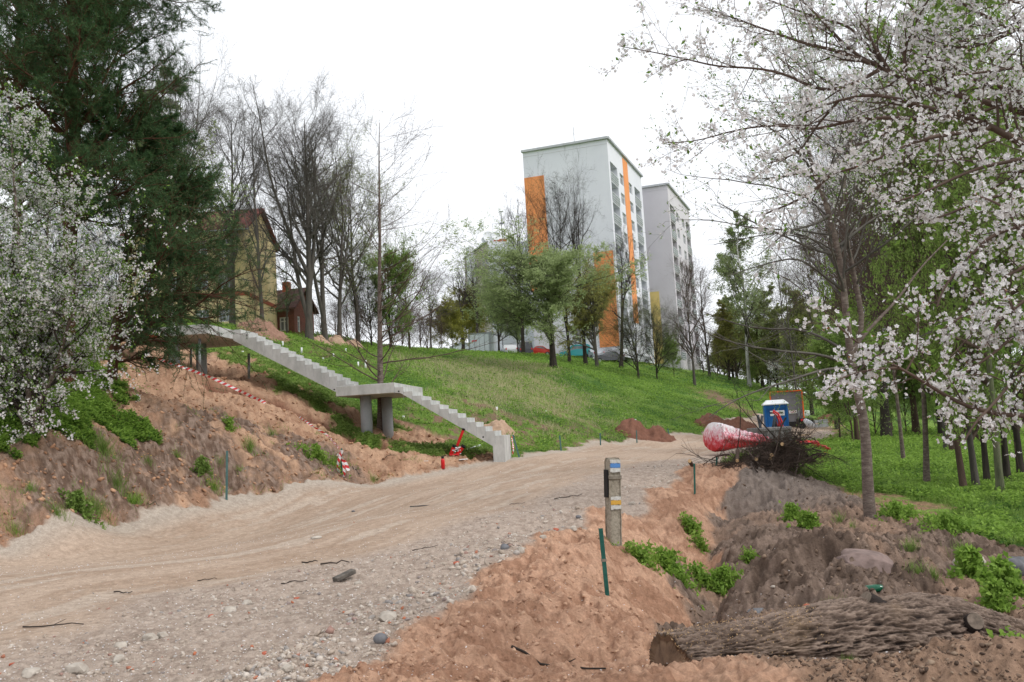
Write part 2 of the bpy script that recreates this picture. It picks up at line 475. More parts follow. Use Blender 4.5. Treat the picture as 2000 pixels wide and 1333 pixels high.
CREST2 = np.array([tuple(P(*a)[:2]) for a in [(1470, 1130, 10.3), (1550, 1084, 10.6), (1640, 1068, 10.5), (1740, 1100, 10.3), (1850, 1145, 9.8)]])
VALLEY2 = np.array([tuple(P(*a)[:2]) for a in [(1500, 1130, 12.9), (1600, 1135, 12.3), (1700, 1140, 12.0), (1800, 1150, 11.6)]])
DITCH = np.array([tuple(P(*a)[:2]) for a in [(1440, 1010, 19.5), (1380, 1060, 16.4), (1345, 1110, 14.6), (1400, 1165, 12.4), (1370, 1195, 11.2), (1325, 1250, 9.5)]])
CREST1 = np.array([tuple(P(*a)[:2]) for a in [(1490, 916, 21.5), (1560, 950, 20.5), (1630, 985, 18.5), (1690, 1010, 16.8)]])
def clods(x, y, f, seed=0):
    """rounded lumps"""
    return 1 - np.abs(fbm(x, y, f, 3, .55, seed)) * 2.2
def masks(x, y):
    wob = fbm(x, y, .9, 3, .5, 5) * .7 + fbm(x, y, 4.5, 3, .6, 8) * .16
    m = {}
    sd = sd_poly(x, y, ROAD_POLY)
    lim = smooth(5, 40, np.hypot(x, y))
    m['road'] = 1 - smooth(-.10, .10, sd + wob * (.40 + .3 * lim))
    dR, sR = seg_dist(x, y, TRACK_R)
    m['track'] = smooth(-.5, .5, dR * sR + wob * .8) * m['road']
    m['exc'] = (1 - smooth(-.25, .25, np.minimum(sd_poly(x, y, EXC_POLY), np.minimum(sd_poly(x, y, EXC2), np.where((sd < 1.2) & (y > 13) & (y < 34) & (x < 0), -5, 9))) - .3 + wob * .9)) * (1 - m['road'])
    m['sand'] = (1 - smooth(-.10, .10, np.minimum(sd_poly(x, y, SAND_POLY), np.where((sd < .9) & (y < 29) & (x > -3), -5, 9)) + wob * .7)) * (1 - m['road'])
    m['mound'] = (1 - smooth(-.12, .12, sd_poly(x, y, MOUND_POLY) - .8 + wob * .5)) * (1 - m['road']) * (1 - m['sand'])
    m['path'] = (1 - smooth(-.25, .25, np.minimum(sd_poly(x, y, PATH_R), sd_poly(x, y, PATH2) + wob * 2) + wob * 1.0)) * (1 - m['mound']) * (1 - m['road'])
    return m
def height(x, y, m=None):
    x = np.asarray(x, float); y = np.asarray(y, float)
    if m is None: m = masks(x, y)
    h = base_h(x, y)
    r = np.hypot(x, y)
    near = 1 - smooth(60, 160, r)
    # trench along the excavated slope
    dT, sT = seg_dist(x, y, TRENCH)
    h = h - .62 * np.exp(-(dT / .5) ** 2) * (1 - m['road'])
    gz = lambda pl, w: np.exp(-(seg_dist(x, y, pl)[0] / w) ** 2)
    nr_ = (r < 24).astype(float)
    h = h + nr_ * (.13 * gz(CREST2, .42) - .26 * gz(VALLEY2, .65) - .30 * gz(DITCH, .38) + .10 * gz(CREST1, .7))
    other = 1 - np.clip(m['road'] + m['exc'] + m['sand'] + m['mound'], 0, 1)
    fine = 1 - smooth(14, 40, r)
    calm = .35 + .65 * smooth(6.5, 9.5, r)
    c1 = clods(x, y, 1.6, 1); c2 = clods(x, y, 5.0, 2); n3 = fbm(x, y, 11, 3, .6, 3)
    h = h + m['road'] * (fbm(x, y, .5, 3, .5, 4) * .035 + (1 - m['track']) * (n3 * .022 + (c2 - .6) * .016) + m['track'] * n3 * .003 * fine)
    h = h + m['sand'] * ((c1 - .6) * .10 + (c2 - .6) * .05 + n3 * .03)
    h = h + m['mound'] * (((c1 - .6) * .17 + (c2 - .6) * .075) * calm + n3 * .045)
    h = h + m['exc'] * ((clods(x, y, .7, 6) - .6) * .22 + (c1 - .6) * .10 + (c2 - .6) * .05)
    h = h + other * near * (fbm(x, y, .35, 4, .55, 7) * .22 + (c2 - .6) * .03 * fine)
    # ruts in the track
    h = h - m['track'] * .02 * np.sin(dT * 0 + seg_dist(x, y, TRACK_R)[0] * 2.1 + fbm(x, y, .2, 2) * 2)
    return h
def hz(x, y):
    a = height(np.array([x]), np.array([y])); return float(a[0])
def ghit(px, py, dmin=4.0, dmax=220.0):
    return hit(px, py, dmin, dmax, height)

# ------------------------------------------------------------------ terrain mesh
def srgb(r, g, b):
    f = lambda c: ((c / 255 + .055) / 1.055) ** 2.4 if c > 10 else c / 255 / 12.92
    return np.array([f(r), f(g), f(b)])
def build_terrain():
    az = np.concatenate([np.linspace(-178, -36, 40)[:-1], np.linspace(-36, 36, 960), np.linspace(36, 178, 40)[1:]])
    az = np.radians(az)
    rr = [1.2]
    while rr[-1] < 2600:
        r = rr[-1]
        rr.append(r + (.03 if r < 5 else (.0030 * r if r < 28 else (.0052 * r if r < 130 else .03 * r))))
    rr = np.array(rr)
    A, Rr = np.meshgrid(az, rr, indexing='ij')
    x = (np.sin(A) * Rr).ravel(); y = (np.cos(A) * Rr).ravel()
    m = masks(x, y)
    z = height(x, y, m)
    na, nr = A.shape
    idx = np.arange(na * nr).reshape(na, nr)
    q = np.stack([idx[:-1, :-1], idx[1:, :-1], idx[1:, 1:], idx[:-1, 1:]], -1).reshape(-1, 4)[:, ::-1]
    q = q[:, ::-1] if False else q
    # colours of the materials themselves
    def mix(a, b, t): return a * (1 - t[:, None]) + b * t[:, None]
    n1 = fbm(x, y, .25, 4, .55, 21); n2 = fbm(x, y, 1.3, 4, .6, 22); n3 = fbm(x, y, 6, 4, .7, 23)
    r = np.hypot(x, y)
    g_fresh = np.array([.155, .245, .05]); g_dark = np.array([.065, .14, .028]); dry = np.array([.40, .35, .20]); soil = np.array([.155, .098, .07])
    col = mix(g_fresh[None], g_dark[None], smooth(-.25, .3, n1 + n2 * .5))
    msum = m['road'] + m['exc'] + m['sand'] + m['mound']
    nearsoil = np.where((m['sand'] > .01) | ((m['road'] > .01) & (x > -3) & (r < 30)), 1, 0)[:, None]
    # dry bleached grass on the middle of the slope
    dp = sd_poly(x, y, poly_hit([(905, 700), (800, 700), (850, 740), (960, 800), (1090, 830), (1200, 815), (1130, 760), (1040, 712)]))
    dm = (1 - smooth(-3, 3, dp + n1 * 5)) * smooth(-.2, .25, n2 + n3 * .6)
    col = mix(col, dry[None], dm * .6)
    # bare soil low on the slope beside the stairs and road
    bp = sd_poly(x, y, poly_hit([(1010, 885), (940, 870), (800, 830), (770, 790), (900, 790), (1000, 800), (1150, 825), (1330, 845), (1200, 868), (1100, 872)]))
    bm = (1 - smooth(-2, 2, bp + n1 * 4)) * smooth(-.12, .10, n2 + n1 * .5 + n3 * .3)
    col = mix(col, (soil * 1.25)[None], bm)
    bq = sd_poly(x, y, poly_hit([(1368, 762), (1400, 765), (1450, 795), (1490, 812), (1470, 815), (1420, 795), (1375, 775)]))
    col = mix(col, (soil * 1.3)[None], (1 - smooth(-1.5, 1.5, bq + n2 * 3)))
    # stripes of dug earth between strips of grass, above the excavation
    sp = sd_poly(x, y, poly_hit([(425, 690), (520, 700), (640, 770), (780, 870), (740, 870), (600, 800), (470, 745), (400, 715)]))
    stripe = smooth(.0, .22, n2 + n1 * .6) * (1 - smooth(-1, .6, sp))
    col = mix(col, np.array([.36, .22, .13])[None], stripe)
    s2 = sd_poly(x, y, poly_hit([(560, 672), (640, 678), (760, 700), (760, 725), (690, 720), (600, 690)]))
    col = mix(col, soil[None], smooth(-.05, .2, n2) * (1 - smooth(-1.5, 1.5, s2)))
    # right side under the trees: litter
    lit = smooth(8, 16, x) * smooth(12, 24, y) * (1 - smooth(0, 6, x - .62 * y + 2)) * 0
    # far right wood floor
    wf = smooth(0, 5, x - .47 * y) * smooth(16, 22, y)
    col = mix(col, np.array([.15, .115, .075])[None], wf * smooth(-.1, .3, n2) * .8)
    # plateau yard by the towers
    yard = smooth(112, 120, y) * (1 - smooth(8, 20, np.abs(x - 4))) * 0
    col = mix(col, np.array([.40, .27, .19])[None] * nearsoil + np.array([.26, .17, .12])[None] * (1 - nearsoil), smooth(.0, .25, msum))
    # excavated slope: pale orange sand, darker damp soil near the road
    e1 = np.array([.46, .295, .195]); e2 = np.array([.33, .195, .125]); e3 = np.array([.13, .085, .062])
    ec = mix(e1[None], e2[None], smooth(-.2, .35, n2 + n3 * .5))
    dl, sl = seg_dist(x, y, ROAD_L)
    bank = sd_poly(x, y, poly_hit([(0, 1064), (0, 880), (120, 845), (300, 815), (430, 800), (560, 830), (680, 880), (720, 946), (450, 974)]))
    bk = (1 - smooth(-.6, .6, bank + n2 * 1.2))
    ec = mix(ec, mix(e3[None], np.array([.26, .19, .15])[None], smooth(-.2, .3, n3)), bk * smooth(-.45, .05, n1 + n2 * .6 + .15))
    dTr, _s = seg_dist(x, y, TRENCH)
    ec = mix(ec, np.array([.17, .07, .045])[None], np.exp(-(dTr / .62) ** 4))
    gs = np.minimum(sd_poly(x, y, GREEN1), sd_poly(x, y, GREEN2)) + n2 * .9
    ec = mix(ec, g_fresh[None], 1 - smooth(-.2, .25, gs))
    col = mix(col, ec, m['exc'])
    pth = mix(np.array([.30, .19, .12])[None], np.array([.22, .14, .09])[None], smooth(-.2, .3, n3))
    col = mix(col, pth, m['path'] * smooth(-.5, .1, n2))
    # road: compacted sandy gravel track, paler stony verge
    t1 = np.array([.45, .345, .265]); t2 = np.array([.37, .27, .198]); v1 = np.array([.43, .35, .29]); v2 = np.array([.34, .27, .22])
    dTk, sTk = seg_dist(x, y, TRACK_R)
    st = fbm(dTk * 1.4, (x * .5 + y * .87) * .12, 1, 4, .6, 31)
    tc = mix(t1[None], t2[None], smooth(-.25, .3, st + n1 * .3))
    tc = mix(tc, np.array([.50, .415, .34])[None], smooth(.1, .45, st - n2 * .3) * .7)
    vc = mix(v1[None], v2[None], smooth(-.2, .4, n3 + n2 * .4))
    rc = mix(vc, tc, m['track'])
    # pale strip of fallen gravel along the left edge
    le = (1 - smooth(.1, .9, dl)) * m['road']
    rc = mix(rc, np.array([.42, .36, .30])[None], le)
    col = mix(col, rc, m['road'])
    s1 = np.array([.50, .31, .21]); s2c = np.array([.35, .20, .13])
    sc = mix(s1[None], s2c[None], smooth(-.25, .35, n2 + n3 * .6))
    col = mix(col, sc, m['sand'])
    m1 = np.array([.225, .165, .13]); m2 = np.array([.12, .085, .065]); m3 = np.array([.31, .205, .145])
    mc = mix(m1[None], m2[None], smooth(-.2, .3, n2 + n3 * .6)); mc = mix(mc, m3[None], smooth(.1, .4, n1 - n2 * .3) * .8)
    fgm = 1 - smooth(5.3, 6.0, r + n2)
    mc = mix(mc, np.array([.36, .235, .16])[None], fgm * .8)
    gp = hit(1500, 935)
    gm = np.exp(-(((x - gp[0]) / 2.2) ** 2 + ((y - gp[1]) / 3.0) ** 2))
    mc = mix(mc, np.array([.22, .18, .155])[None], gm)
    col = mix(col, mc, m['mound'])
    col = np.clip(col, .01, .9)
    gmask = np.clip(1 - m['road'] - m['exc'] - m['sand'] - m['mound'] - m['path'], 0, 1)
    # material
    mat, nt, b = new_mat('earth_surface')
    at = nt.nodes.new('ShaderNodeAttribute'); at.attribute_name = 'Col'
    nA = _noise(nt, 9, 9, .75); nB = _noise(nt, 45, 6, .7)
    mx = nt.nodes.new('ShaderNodeMix'); mx.data_type = 'RGBA'; mx.blend_type = 'MULTIPLY'; mx.inputs[0].default_value = 1
    rampA = _ramp(nt, nA, [(.25, (.62, .60, .58)), (.75, (1.32, 1.32, 1.34))])
    nt.links.new(at.outputs['Color'], mx.inputs[6]); nt.links.new(rampA, mx.inputs[7])
    mx2 = nt.nodes.new('ShaderNodeMix'); mx2.data_type = 'RGBA'; mx2.blend_type = 'MULTIPLY'; mx2.inputs[0].default_value = 1
    rampB = _ramp(nt, nB, [(.3, (.80, .80, .80)), (.7, (1.2, 1.2, 1.2))])
    nt.links.new(mx.outputs[2], mx2.inputs[6]); nt.links.new(rampB, mx2.inputs[7])
    nt.links.new(mx2.outputs[2], b.inputs['Base Color'])
    b.inputs['Roughness'].default_value = .97; b.inputs['Specular IOR Level'].default_value = .1
    ad = nt.nodes.new('ShaderNodeMath'); ad.operation = 'MULTIPLY_ADD'; ad.inputs[1].default_value = .4
    nt.links.new(nB, ad.inputs[0]); nt.links.new(nA, ad.inputs[2])
    _bump(nt, b, ad.outputs[0], .9, .04)
    # split by zone into the named pieces of the setting
    qc = q[:, 0]
    zone = np.zeros(len(q), int)
    hill = sd_poly(x[qc], y[qc], np.concatenate([ROAD_L, np.array([(70, 230), (60, 900), (-2000, 900), (-2000, -300)])]))
    zone[hill < 0] = 1
    zone[m['exc'][qc] > .5] = 2
    zone[m['mound'][qc] > .5] = 3
    zone[m['sand'][qc] > .5] = 4
    zone[m['road'][qc] > .5] = 5
    co = np.stack([x, y, z], -1)
    names = ['meadow_ground', 'hillside', 'excavated_slope', 'soil_mound_ground', 'sand_bank_ground', 'road']
    for k, nm in enumerate(names):
        qs = q[zone == k]
        used, inv = np.unique(qs.ravel(), return_inverse=True)
        me = fast_mesh(nm, co[used], quads=inv.reshape(-1, 4), smooth=True)
        ca = me.attributes.new('Col', 'FLOAT_COLOR', 'POINT')
        ca.data.foreach_set('color', np.concatenate([col[used], np.ones((len(used), 1))], 1).astype(np.float32).ravel())
        o = link_mesh(nm, me, mat)
        o['kind'] = 'structure'
build_terrain()
# ------------------------------------------------------------------ concrete staircase on the slope
def v3(*a): return np.array(a, float)
S_DIR = v3(.993, -.117, 0); W_DIR = v3(.117, .993, 0); ZD = v3(0, 0, 1)
O = P(987, 899, 33.0); O[2] = 0
def sp(t, w, z): return O - S_DIR * t + W_DIR * w + ZD * z
TR, RI = .325, .178
ZB = -.205
def build_stairs():
    root = empty('concrete_staircase', sp(5, 1, -.4), 'unfinished bare concrete staircase climbing the excavated slope on round columns', 'staircase')
    def flight(t0, z0, n, w0, wid, foot=None):
        pts = []
        if foot is not None:
            pts += [(0, foot), (0, z0)]
            t, z = 0, z0
            for i in range(n):
                t += TR; pts.append((t, z)); z += RI; pts.append((t, z))
            pts += [(t + .02, z), (t + .02, z - .36), (t - .22, z - .40)]
            pts += [(.42, z0 - .36), (.42, foot)]
        else:
            t, z = t0, z0
            pts = [(t, z - .3), (t, z)]
            for i in range(n):
                z += RI; pts.append((t, z)); t += TR; pts.append((t, z))
            pts = pts[:-1] + [(t, z)]
            pts += [(t, z - .42), (t0 + .35, z0 - .3)]
        me = MB().prism([sp(a, w0, b) for a, b in pts], W_DIR * wid)
        return me.build('stair_flight', M['concrete'], root)
    f1 = flight(0, ZB, 12, 0, 1.75, foot=-1.6)
    ztop = ZB + 12 * RI
    T1 = 12 * TR
    def slab(t0, t1, w0, w1, z):
        c = (sp(t0, w0, z - .185) + sp(t1, w1, z - .185)) / 2
        o = MB().box(c, (abs(t1 - t0), abs(w1 - w0), .37), ax=(S_DIR, W_DIR, ZD), bevel=.012).build('landing', M['concrete'], root)
        return o
    slab(T1 + .022, T1 + 2.2, 0, 4.8, ztop)
    T2 = T1 + 2.2
    f2 = flight(T2 + .003, ztop, 15, 2.32, 1.75)
    z2 = ztop + 15 * RI
    T3 = T2 + 15 * TR
    slab(T3 + .006, T3 + 3.6, 0, 4.8, z2)
    f3 = flight(T3 + 3.61, z2, 8, 2.32, 1.75)
    for t, w, z, r in ((5.25, .9, ztop, .215), (5.05, 3.2, ztop, .215), (12.75, .9, z2, .215), (12.75, 3.2, z2, .215)):
        p = sp(t, w, 0); g = hz(p[0], p[1])
        MB().tube([(p[0], p[1], g - .5), (p[0], p[1], z - .372)], r, 28).build('column', M['column'], root, True)
    # shutter joints at every step on the visible side
    m = MB()
    for i in range(12):
        z1 = ZB + i * RI; t_ = (i + 1) * TR
        m.box(sp(t_, -.001, z1 - .12 + .0), (.008, .004, .24 + .1), ax=(S_DIR, W_DIR, ZD))
    for i in range(1, 15):
        z1 = ztop + i * RI; t_ = T2 + i * TR
        m.box(sp(t_, 2.319, z1 - .16), (.008, .004, .30), ax=(S_DIR, W_DIR, ZD))
    m.build('shutter_joint', M['column'], root)['kind'] = 'stuff'
    # form tie holes
    for t, z in ((.55, ZB - .02), (3.55, ztop - .33), (6.7, ztop + .02), (10.2, z2 - .25)):
        w = 0 if t < 6 else 2.32
        c = sp(t + .2, w, z)
        MB().tube([c - W_DIR * .003, c + W_DIR * .02], .032, 10).build('tie_hole', M['black'], root)
build_stairs()

def post(name, px, py0, py1, d, r, mat, label, cat, group, lean=(0, 0), n=10, square=False, bury=.25, snap=True):
    b = ghit(px, py1, d * .7, d * 1.35) if snap else P(px, py1, d)
    t = P(px + lean[0], py0, b[1] + lean[1])
    b = np.array(b)
    dr = (t - b) / np.linalg.norm(t - b)
    root = empty(name, b, label, cat, group)
    if square:
        a1 = np.cross(dr, (0, 1, 0)); a1 /= np.linalg.norm(a1); a2 = np.cross(dr, a1)
        L = np.linalg.norm(t - b) + bury
        m = MB()
        # angle-iron section
        m.box((t + b - dr * bury) / 2 + a2 * r * .8, (r * 2, r * .45, L), ax=(a1, a2, dr), bevel=.002)
        m.box((t + b - dr * bury) / 2 + a1 * r * .8 - a2 * r * .15, (r * .4, r * 1.4, L), ax=(a1, a2, dr), bevel=.002)
        m.build('stake_bar', mat, root)
    else:
        MB().tube([b - dr * bury, t], r, n).build('stake_bar', mat, root, True)
    return root, b, t, dr

# green survey stakes
st = [(1186, 1032, 1162, 9.6, -13, 'long dark green metal stake leaning in the orange sand, nearest the camera', 'green_post', .022),
      (1357, 906, 962, 19.0, -1, 'thin green stake on the orange bank behind the concrete trail post', 'green_post', .018),
      (1399, 893, 908, 27.5, 1, 'short green stake at the edge of the dead brush pile', 'green_post', .02),
      (443, 881, 976, 23.6, 1, 'grey-green metal stake standing before the dirt bank left of the road', 'green_grey', .028),
      (1014, 850, 893, 34.2, -12, 'leaning green stake right beside the foot of the concrete stairs', 'green_grey', .03),
      (1096, 851, 881, 40, -3, 'green stake on the grassy left road edge, first one past the stairs', 'green_grey', .03),
      (1173, 846, 870, 45, -1, 'green stake on the grassy left road edge, second one past the stairs', 'green_grey', .03),
      (1244, 841, 865, 51, -1, 'green stake on the left road edge just before the red-brown earth heap', 'green_grey', .03),
      (1309, 838, 858, 56, -5, 'green stake leaning at the right end of the red-brown earth heap', 'green_grey', .03)]
stakes = {}
for px, a, b_, d, ln, lab, mt, r in st:
    root, b, t, dr = post('survey_stake', px, a, b_, d, r, M[mt], lab, 'stake', 'green survey stakes along the road', lean=(ln, 0), square=True)
    stakes[px] = (b, t, dr, root)
b, t, dr, root = stakes[1186]
c = b + (t - b) * .52
MB().box(c, (.056, .05, .03), ax=(np.cross(dr, (0, 1, 0)), (0, 1, 0), dr)).build('pale_tape_band', M['old_concrete'], root)

# white topped marker posts on the upper slope
wp = [(589, 679, 690, 44, 'white marker post in dug earth right of the stair top, second from the stairs'), (552, 667, 677, 47, 'white marker post in the grass just above the stair top'),
      (651, 691, 696, 46, 'short white marker post in grass between the stairs and the two earth heaps'), (631, 699, 704, 45, 'tiny white marker stub below the dug strip on the slope'),
      (675.5, 681, 688, 52, 'white marker post below the right-hand earth heap on the crest'), (699.5, 707, 716, 45, 'white marker post left of a pair near the bare tree trunk'),
      (714, 704, 719, 45, 'taller white marker post right of a pair near the bare tree trunk'), (474, 686, 691, 41, 'white marker stub under the upper stair flight'),
      (970, 795, 800, 44, 'white marker stub on the open grass slope right of the stairs'), (1066, 801, 806, 48, 'small pale marker on the grass slope above the brown soil'), (1226, 822, 827, 56, 'small pale marker left of a pair above the red-brown earth heap'),
      (1241, 819, 824, 57, 'small pale marker right of a pair above the red-brown earth heap'), (788, 812, 817, 37, 'pale marker stub in brown soil under the lower stair flight')]
for px, a, b_, d, lab in wp:
    post('marker_post', px, a, b_, d, .05, M['white_plastic'], lab, 'marker post', 'white marker posts on the slope')
for px, a, b_, d, lab in [(373, 664, 715, 36.5, 'grey steel pipe standing left of a pair under the upper stair landing'), (390, 662, 728, 36.2, 'grey steel pipe standing right of a pair under the upper stair landing'),
                          (486, 691, 739, 36.5, 'grey steel pipe standing by the trench below the upper stair flight')]:
    post('steel_pipe', px, a, b_, d, .055, M['metal_grey'], lab, 'pipe', 'grey steel pipes under the stairs')

# ------------------------------------------------------------------ concrete trail post with painted waymarks
def trail_post():
    b = np.array(ghit(1199, 1062, 11, 15)); d = b[1]
    t = P(1196, 895, d)
    dr = (t - b) / np.linalg.norm(t - b)
    fx = v3(.93, .36, 0); fx -= dr * fx.dot(dr); fx /= np.linalg.norm(fx); fy = np.cross(dr, fx)
    root = empty('trail_post', b, 'weathered concrete trail post with blue-white and yellow-white painted marks', 'post')
    H = np.linalg.norm(t - b)
    wd, dp = .175, .15
    rg = np.random.default_rng(3)
    # octagonal-ish worn section with many rings
    rings = []
    vs = []; fs = []; nr = 36
    sec = []
    for cx, cy in ((-1, -1), (1, -1), (1, 1), (-1, 1)):
        for e in ((.82, 1), (1, .82)) if cx * cy > 0 else ((1, .82), (.82, 1)):
            sec.append((cx * e[0], cy * e[1]))
    n = len(sec)
    for i in range(nr + 1):
        hh = -.5 + (H + .5) * i / nr
        s = 1.0 if i < nr else .86
        for k, (a, c) in enumerate(sec):
            j = 1 + rg.normal(0, .018)
            zz = rg.normal(0, .004)
            vs.append(b + dr * (hh + zz) + fx * a * wd / 2 * s * j + fy * c * dp / 2 * s * j)
    for i in range(nr):
        for k in range(n):
            k2 = (k + 1) % n
            fs.append((i * n + k, i * n + k2, (i + 1) * n + k2, (i + 1) * n + k))
    fs.append(tuple(range(nr * n, nr * n + n)))
    MB().add(vs, fs).build('post_body', M['post_concrete'], root)
    # fy points away or towards?
    out = -fy if (fy @ v3(0, -1, 0)) < 0 else fy
    def mark(h0, h1, mat, name, side=0):
        m = MB()
        c = b + dr * ((h0 + h1) / 2) + out * (dp / 2 + .004)
        nx = 9
        top = [c + fx * (wd * .42) * (2 * k / nx - 1) + dr * ((h1 - h0) / 2 + rg.normal(0, .003)) for k in range(nx + 1)]
        bot = [c + fx * (wd * .42) * (2 * k / nx - 1) - dr * ((h1 - h0) / 2 + rg.normal(0, .004)) for k in range(nx + 1)]
        m.prism(bot + top[::-1], out * .002)
        # wraps on to the right side face
        cs = b + dr * ((h0 + h1) / 2) + fx * (wd / 2 + .003)
        m.box(cs, (.002, dp * .72, h1 - h0), ax=(fx, fy, dr))
        return m.build(name, mat, root)
    pm = lambda nm, c1, c2: mat_noise(nm, c1, c2, 26, 8, .9, .3, .003, rgh=.85)
    mw = pm('worn_white_paint', (.36, .34, .30), (.66, .66, .64)); mb = pm('worn_blue_paint', (.06, .17, .42), (.12, .28, .58)); my = pm('worn_yellow_paint', (.50, .27, .05), (.66, .40, .08))
    mark(H - .065, H - .02, mw, 'white_mark'); mark(H - .125, H - .07, mb, 'blue_mark'); mark(H - .185, H - .13, mw, 'white_mark')
    mark(H - .545, H - .50, mw, 'white_mark'); mark(H - .605, H - .55, my, 'yellow_mark'); mark(H - .665, H - .61, mw, 'white_mark')
    # collar strap and dark bracket on the left
    MB().box(b + dr * (H - .25), (wd + .012, dp + .012, .05), ax=(fx, fy, dr), bevel=.004).build('metal_collar', M['old_concrete'], root)
    MB().box(b + dr * (H - .33) - fx * (wd / 2 + .012), (.018, .10, .36), ax=(fx, fy, dr), bevel=.003).build('side_bracket', M['black'], root)
trail_post()

# ------------------------------------------------------------------ buildings
def facade(mb, A, u, W_, H_, ops, depth, back=None):
    """wall with real openings; returns nothing, adds to mb; A bottom corner, u unit dir, outward normal = u x z"""
    u = np.array(u, float); n = np.cross(u, ZD)
    us = sorted({0, W_, *[o[0] for o in ops], *[o[1] for o in ops]}); zs = sorted({0, H_, *[o[2] for o in ops], *[o[3] for o in ops]})
    A = np.array(A, float)
    for i in range(len(us) - 1):
        for j in range(len(zs) - 1):
            cu, cz = (us[i] + us[i + 1]) / 2, (zs[j] + zs[j + 1]) / 2
            if any(o[0] < cu < o[1] and o[2] < cz < o[3] for o in ops): continue
            mb.add([A + u * a + ZD * c for a, c in ((us[i], zs[j]), (us[i + 1], zs[j]), (us[i + 1], zs[j + 1]), (us[i], zs[j + 1]))], [(0, 1, 2, 3)])
    for o in ops:
        dp = o[4] if len(o) > 4 else depth
        c = [A + u * a + ZD * z for a, z in ((o[0], o[2]), (o[1], o[2]), (o[1], o[3]), (o[0], o[3]))]
        bk = [p - n * dp for p in c]
        tgt = back if back is not None else mb
        tgt.add(c + bk, [(0, 1, 5, 4), (1, 2, 6, 5), (2, 3, 7, 6), (3, 0, 4, 7)])
        tgt.add(bk, [(0, 1, 2, 3)])
def window(parent, A, u, o, depth, mull=1, transom=True, fm=None, fw=.07):
    """o = (u0,u1,z0,z1)"""
    n = np.cross(u, ZD)
    w, h = o[1] - o[0], o[3] - o[2]
    c = A + u * (o[0] + o[1]) / 2 + ZD * (o[2] + o[3]) / 2 - n * (depth - .06)
    m = MB()
    for k in (-1, 1):
        m.box(c + u * k * (w / 2 - fw / 2), (fw, .06, h), ax=(u, n, ZD))
        m.box(c + ZD * k * (h / 2 - fw / 2) + n * .002, (w - .002, .06, fw), ax=(u, n, ZD))
    for k in range(mull):
        m.box(c + u * w * ((k + 1) / (mull + 1) - .5) + n * .004, (fw, .06, h - .004), ax=(u, n, ZD))
    if transom:
        m.box(c + ZD * h * .2 + n * .006, (w - .006, .05, fw * .8), ax=(u, n, ZD))
    f = m.build('window', fm or M['frame_white'], parent)
    g = MB().box(c - n * .01, (w - .02, .01, h - .02), ax=(u, n, ZD)).build('pane', M['glass'], None)
    g.parent = f
    g.data.transform(Matrix.Translation(-Vector(parent.location)))
    return f

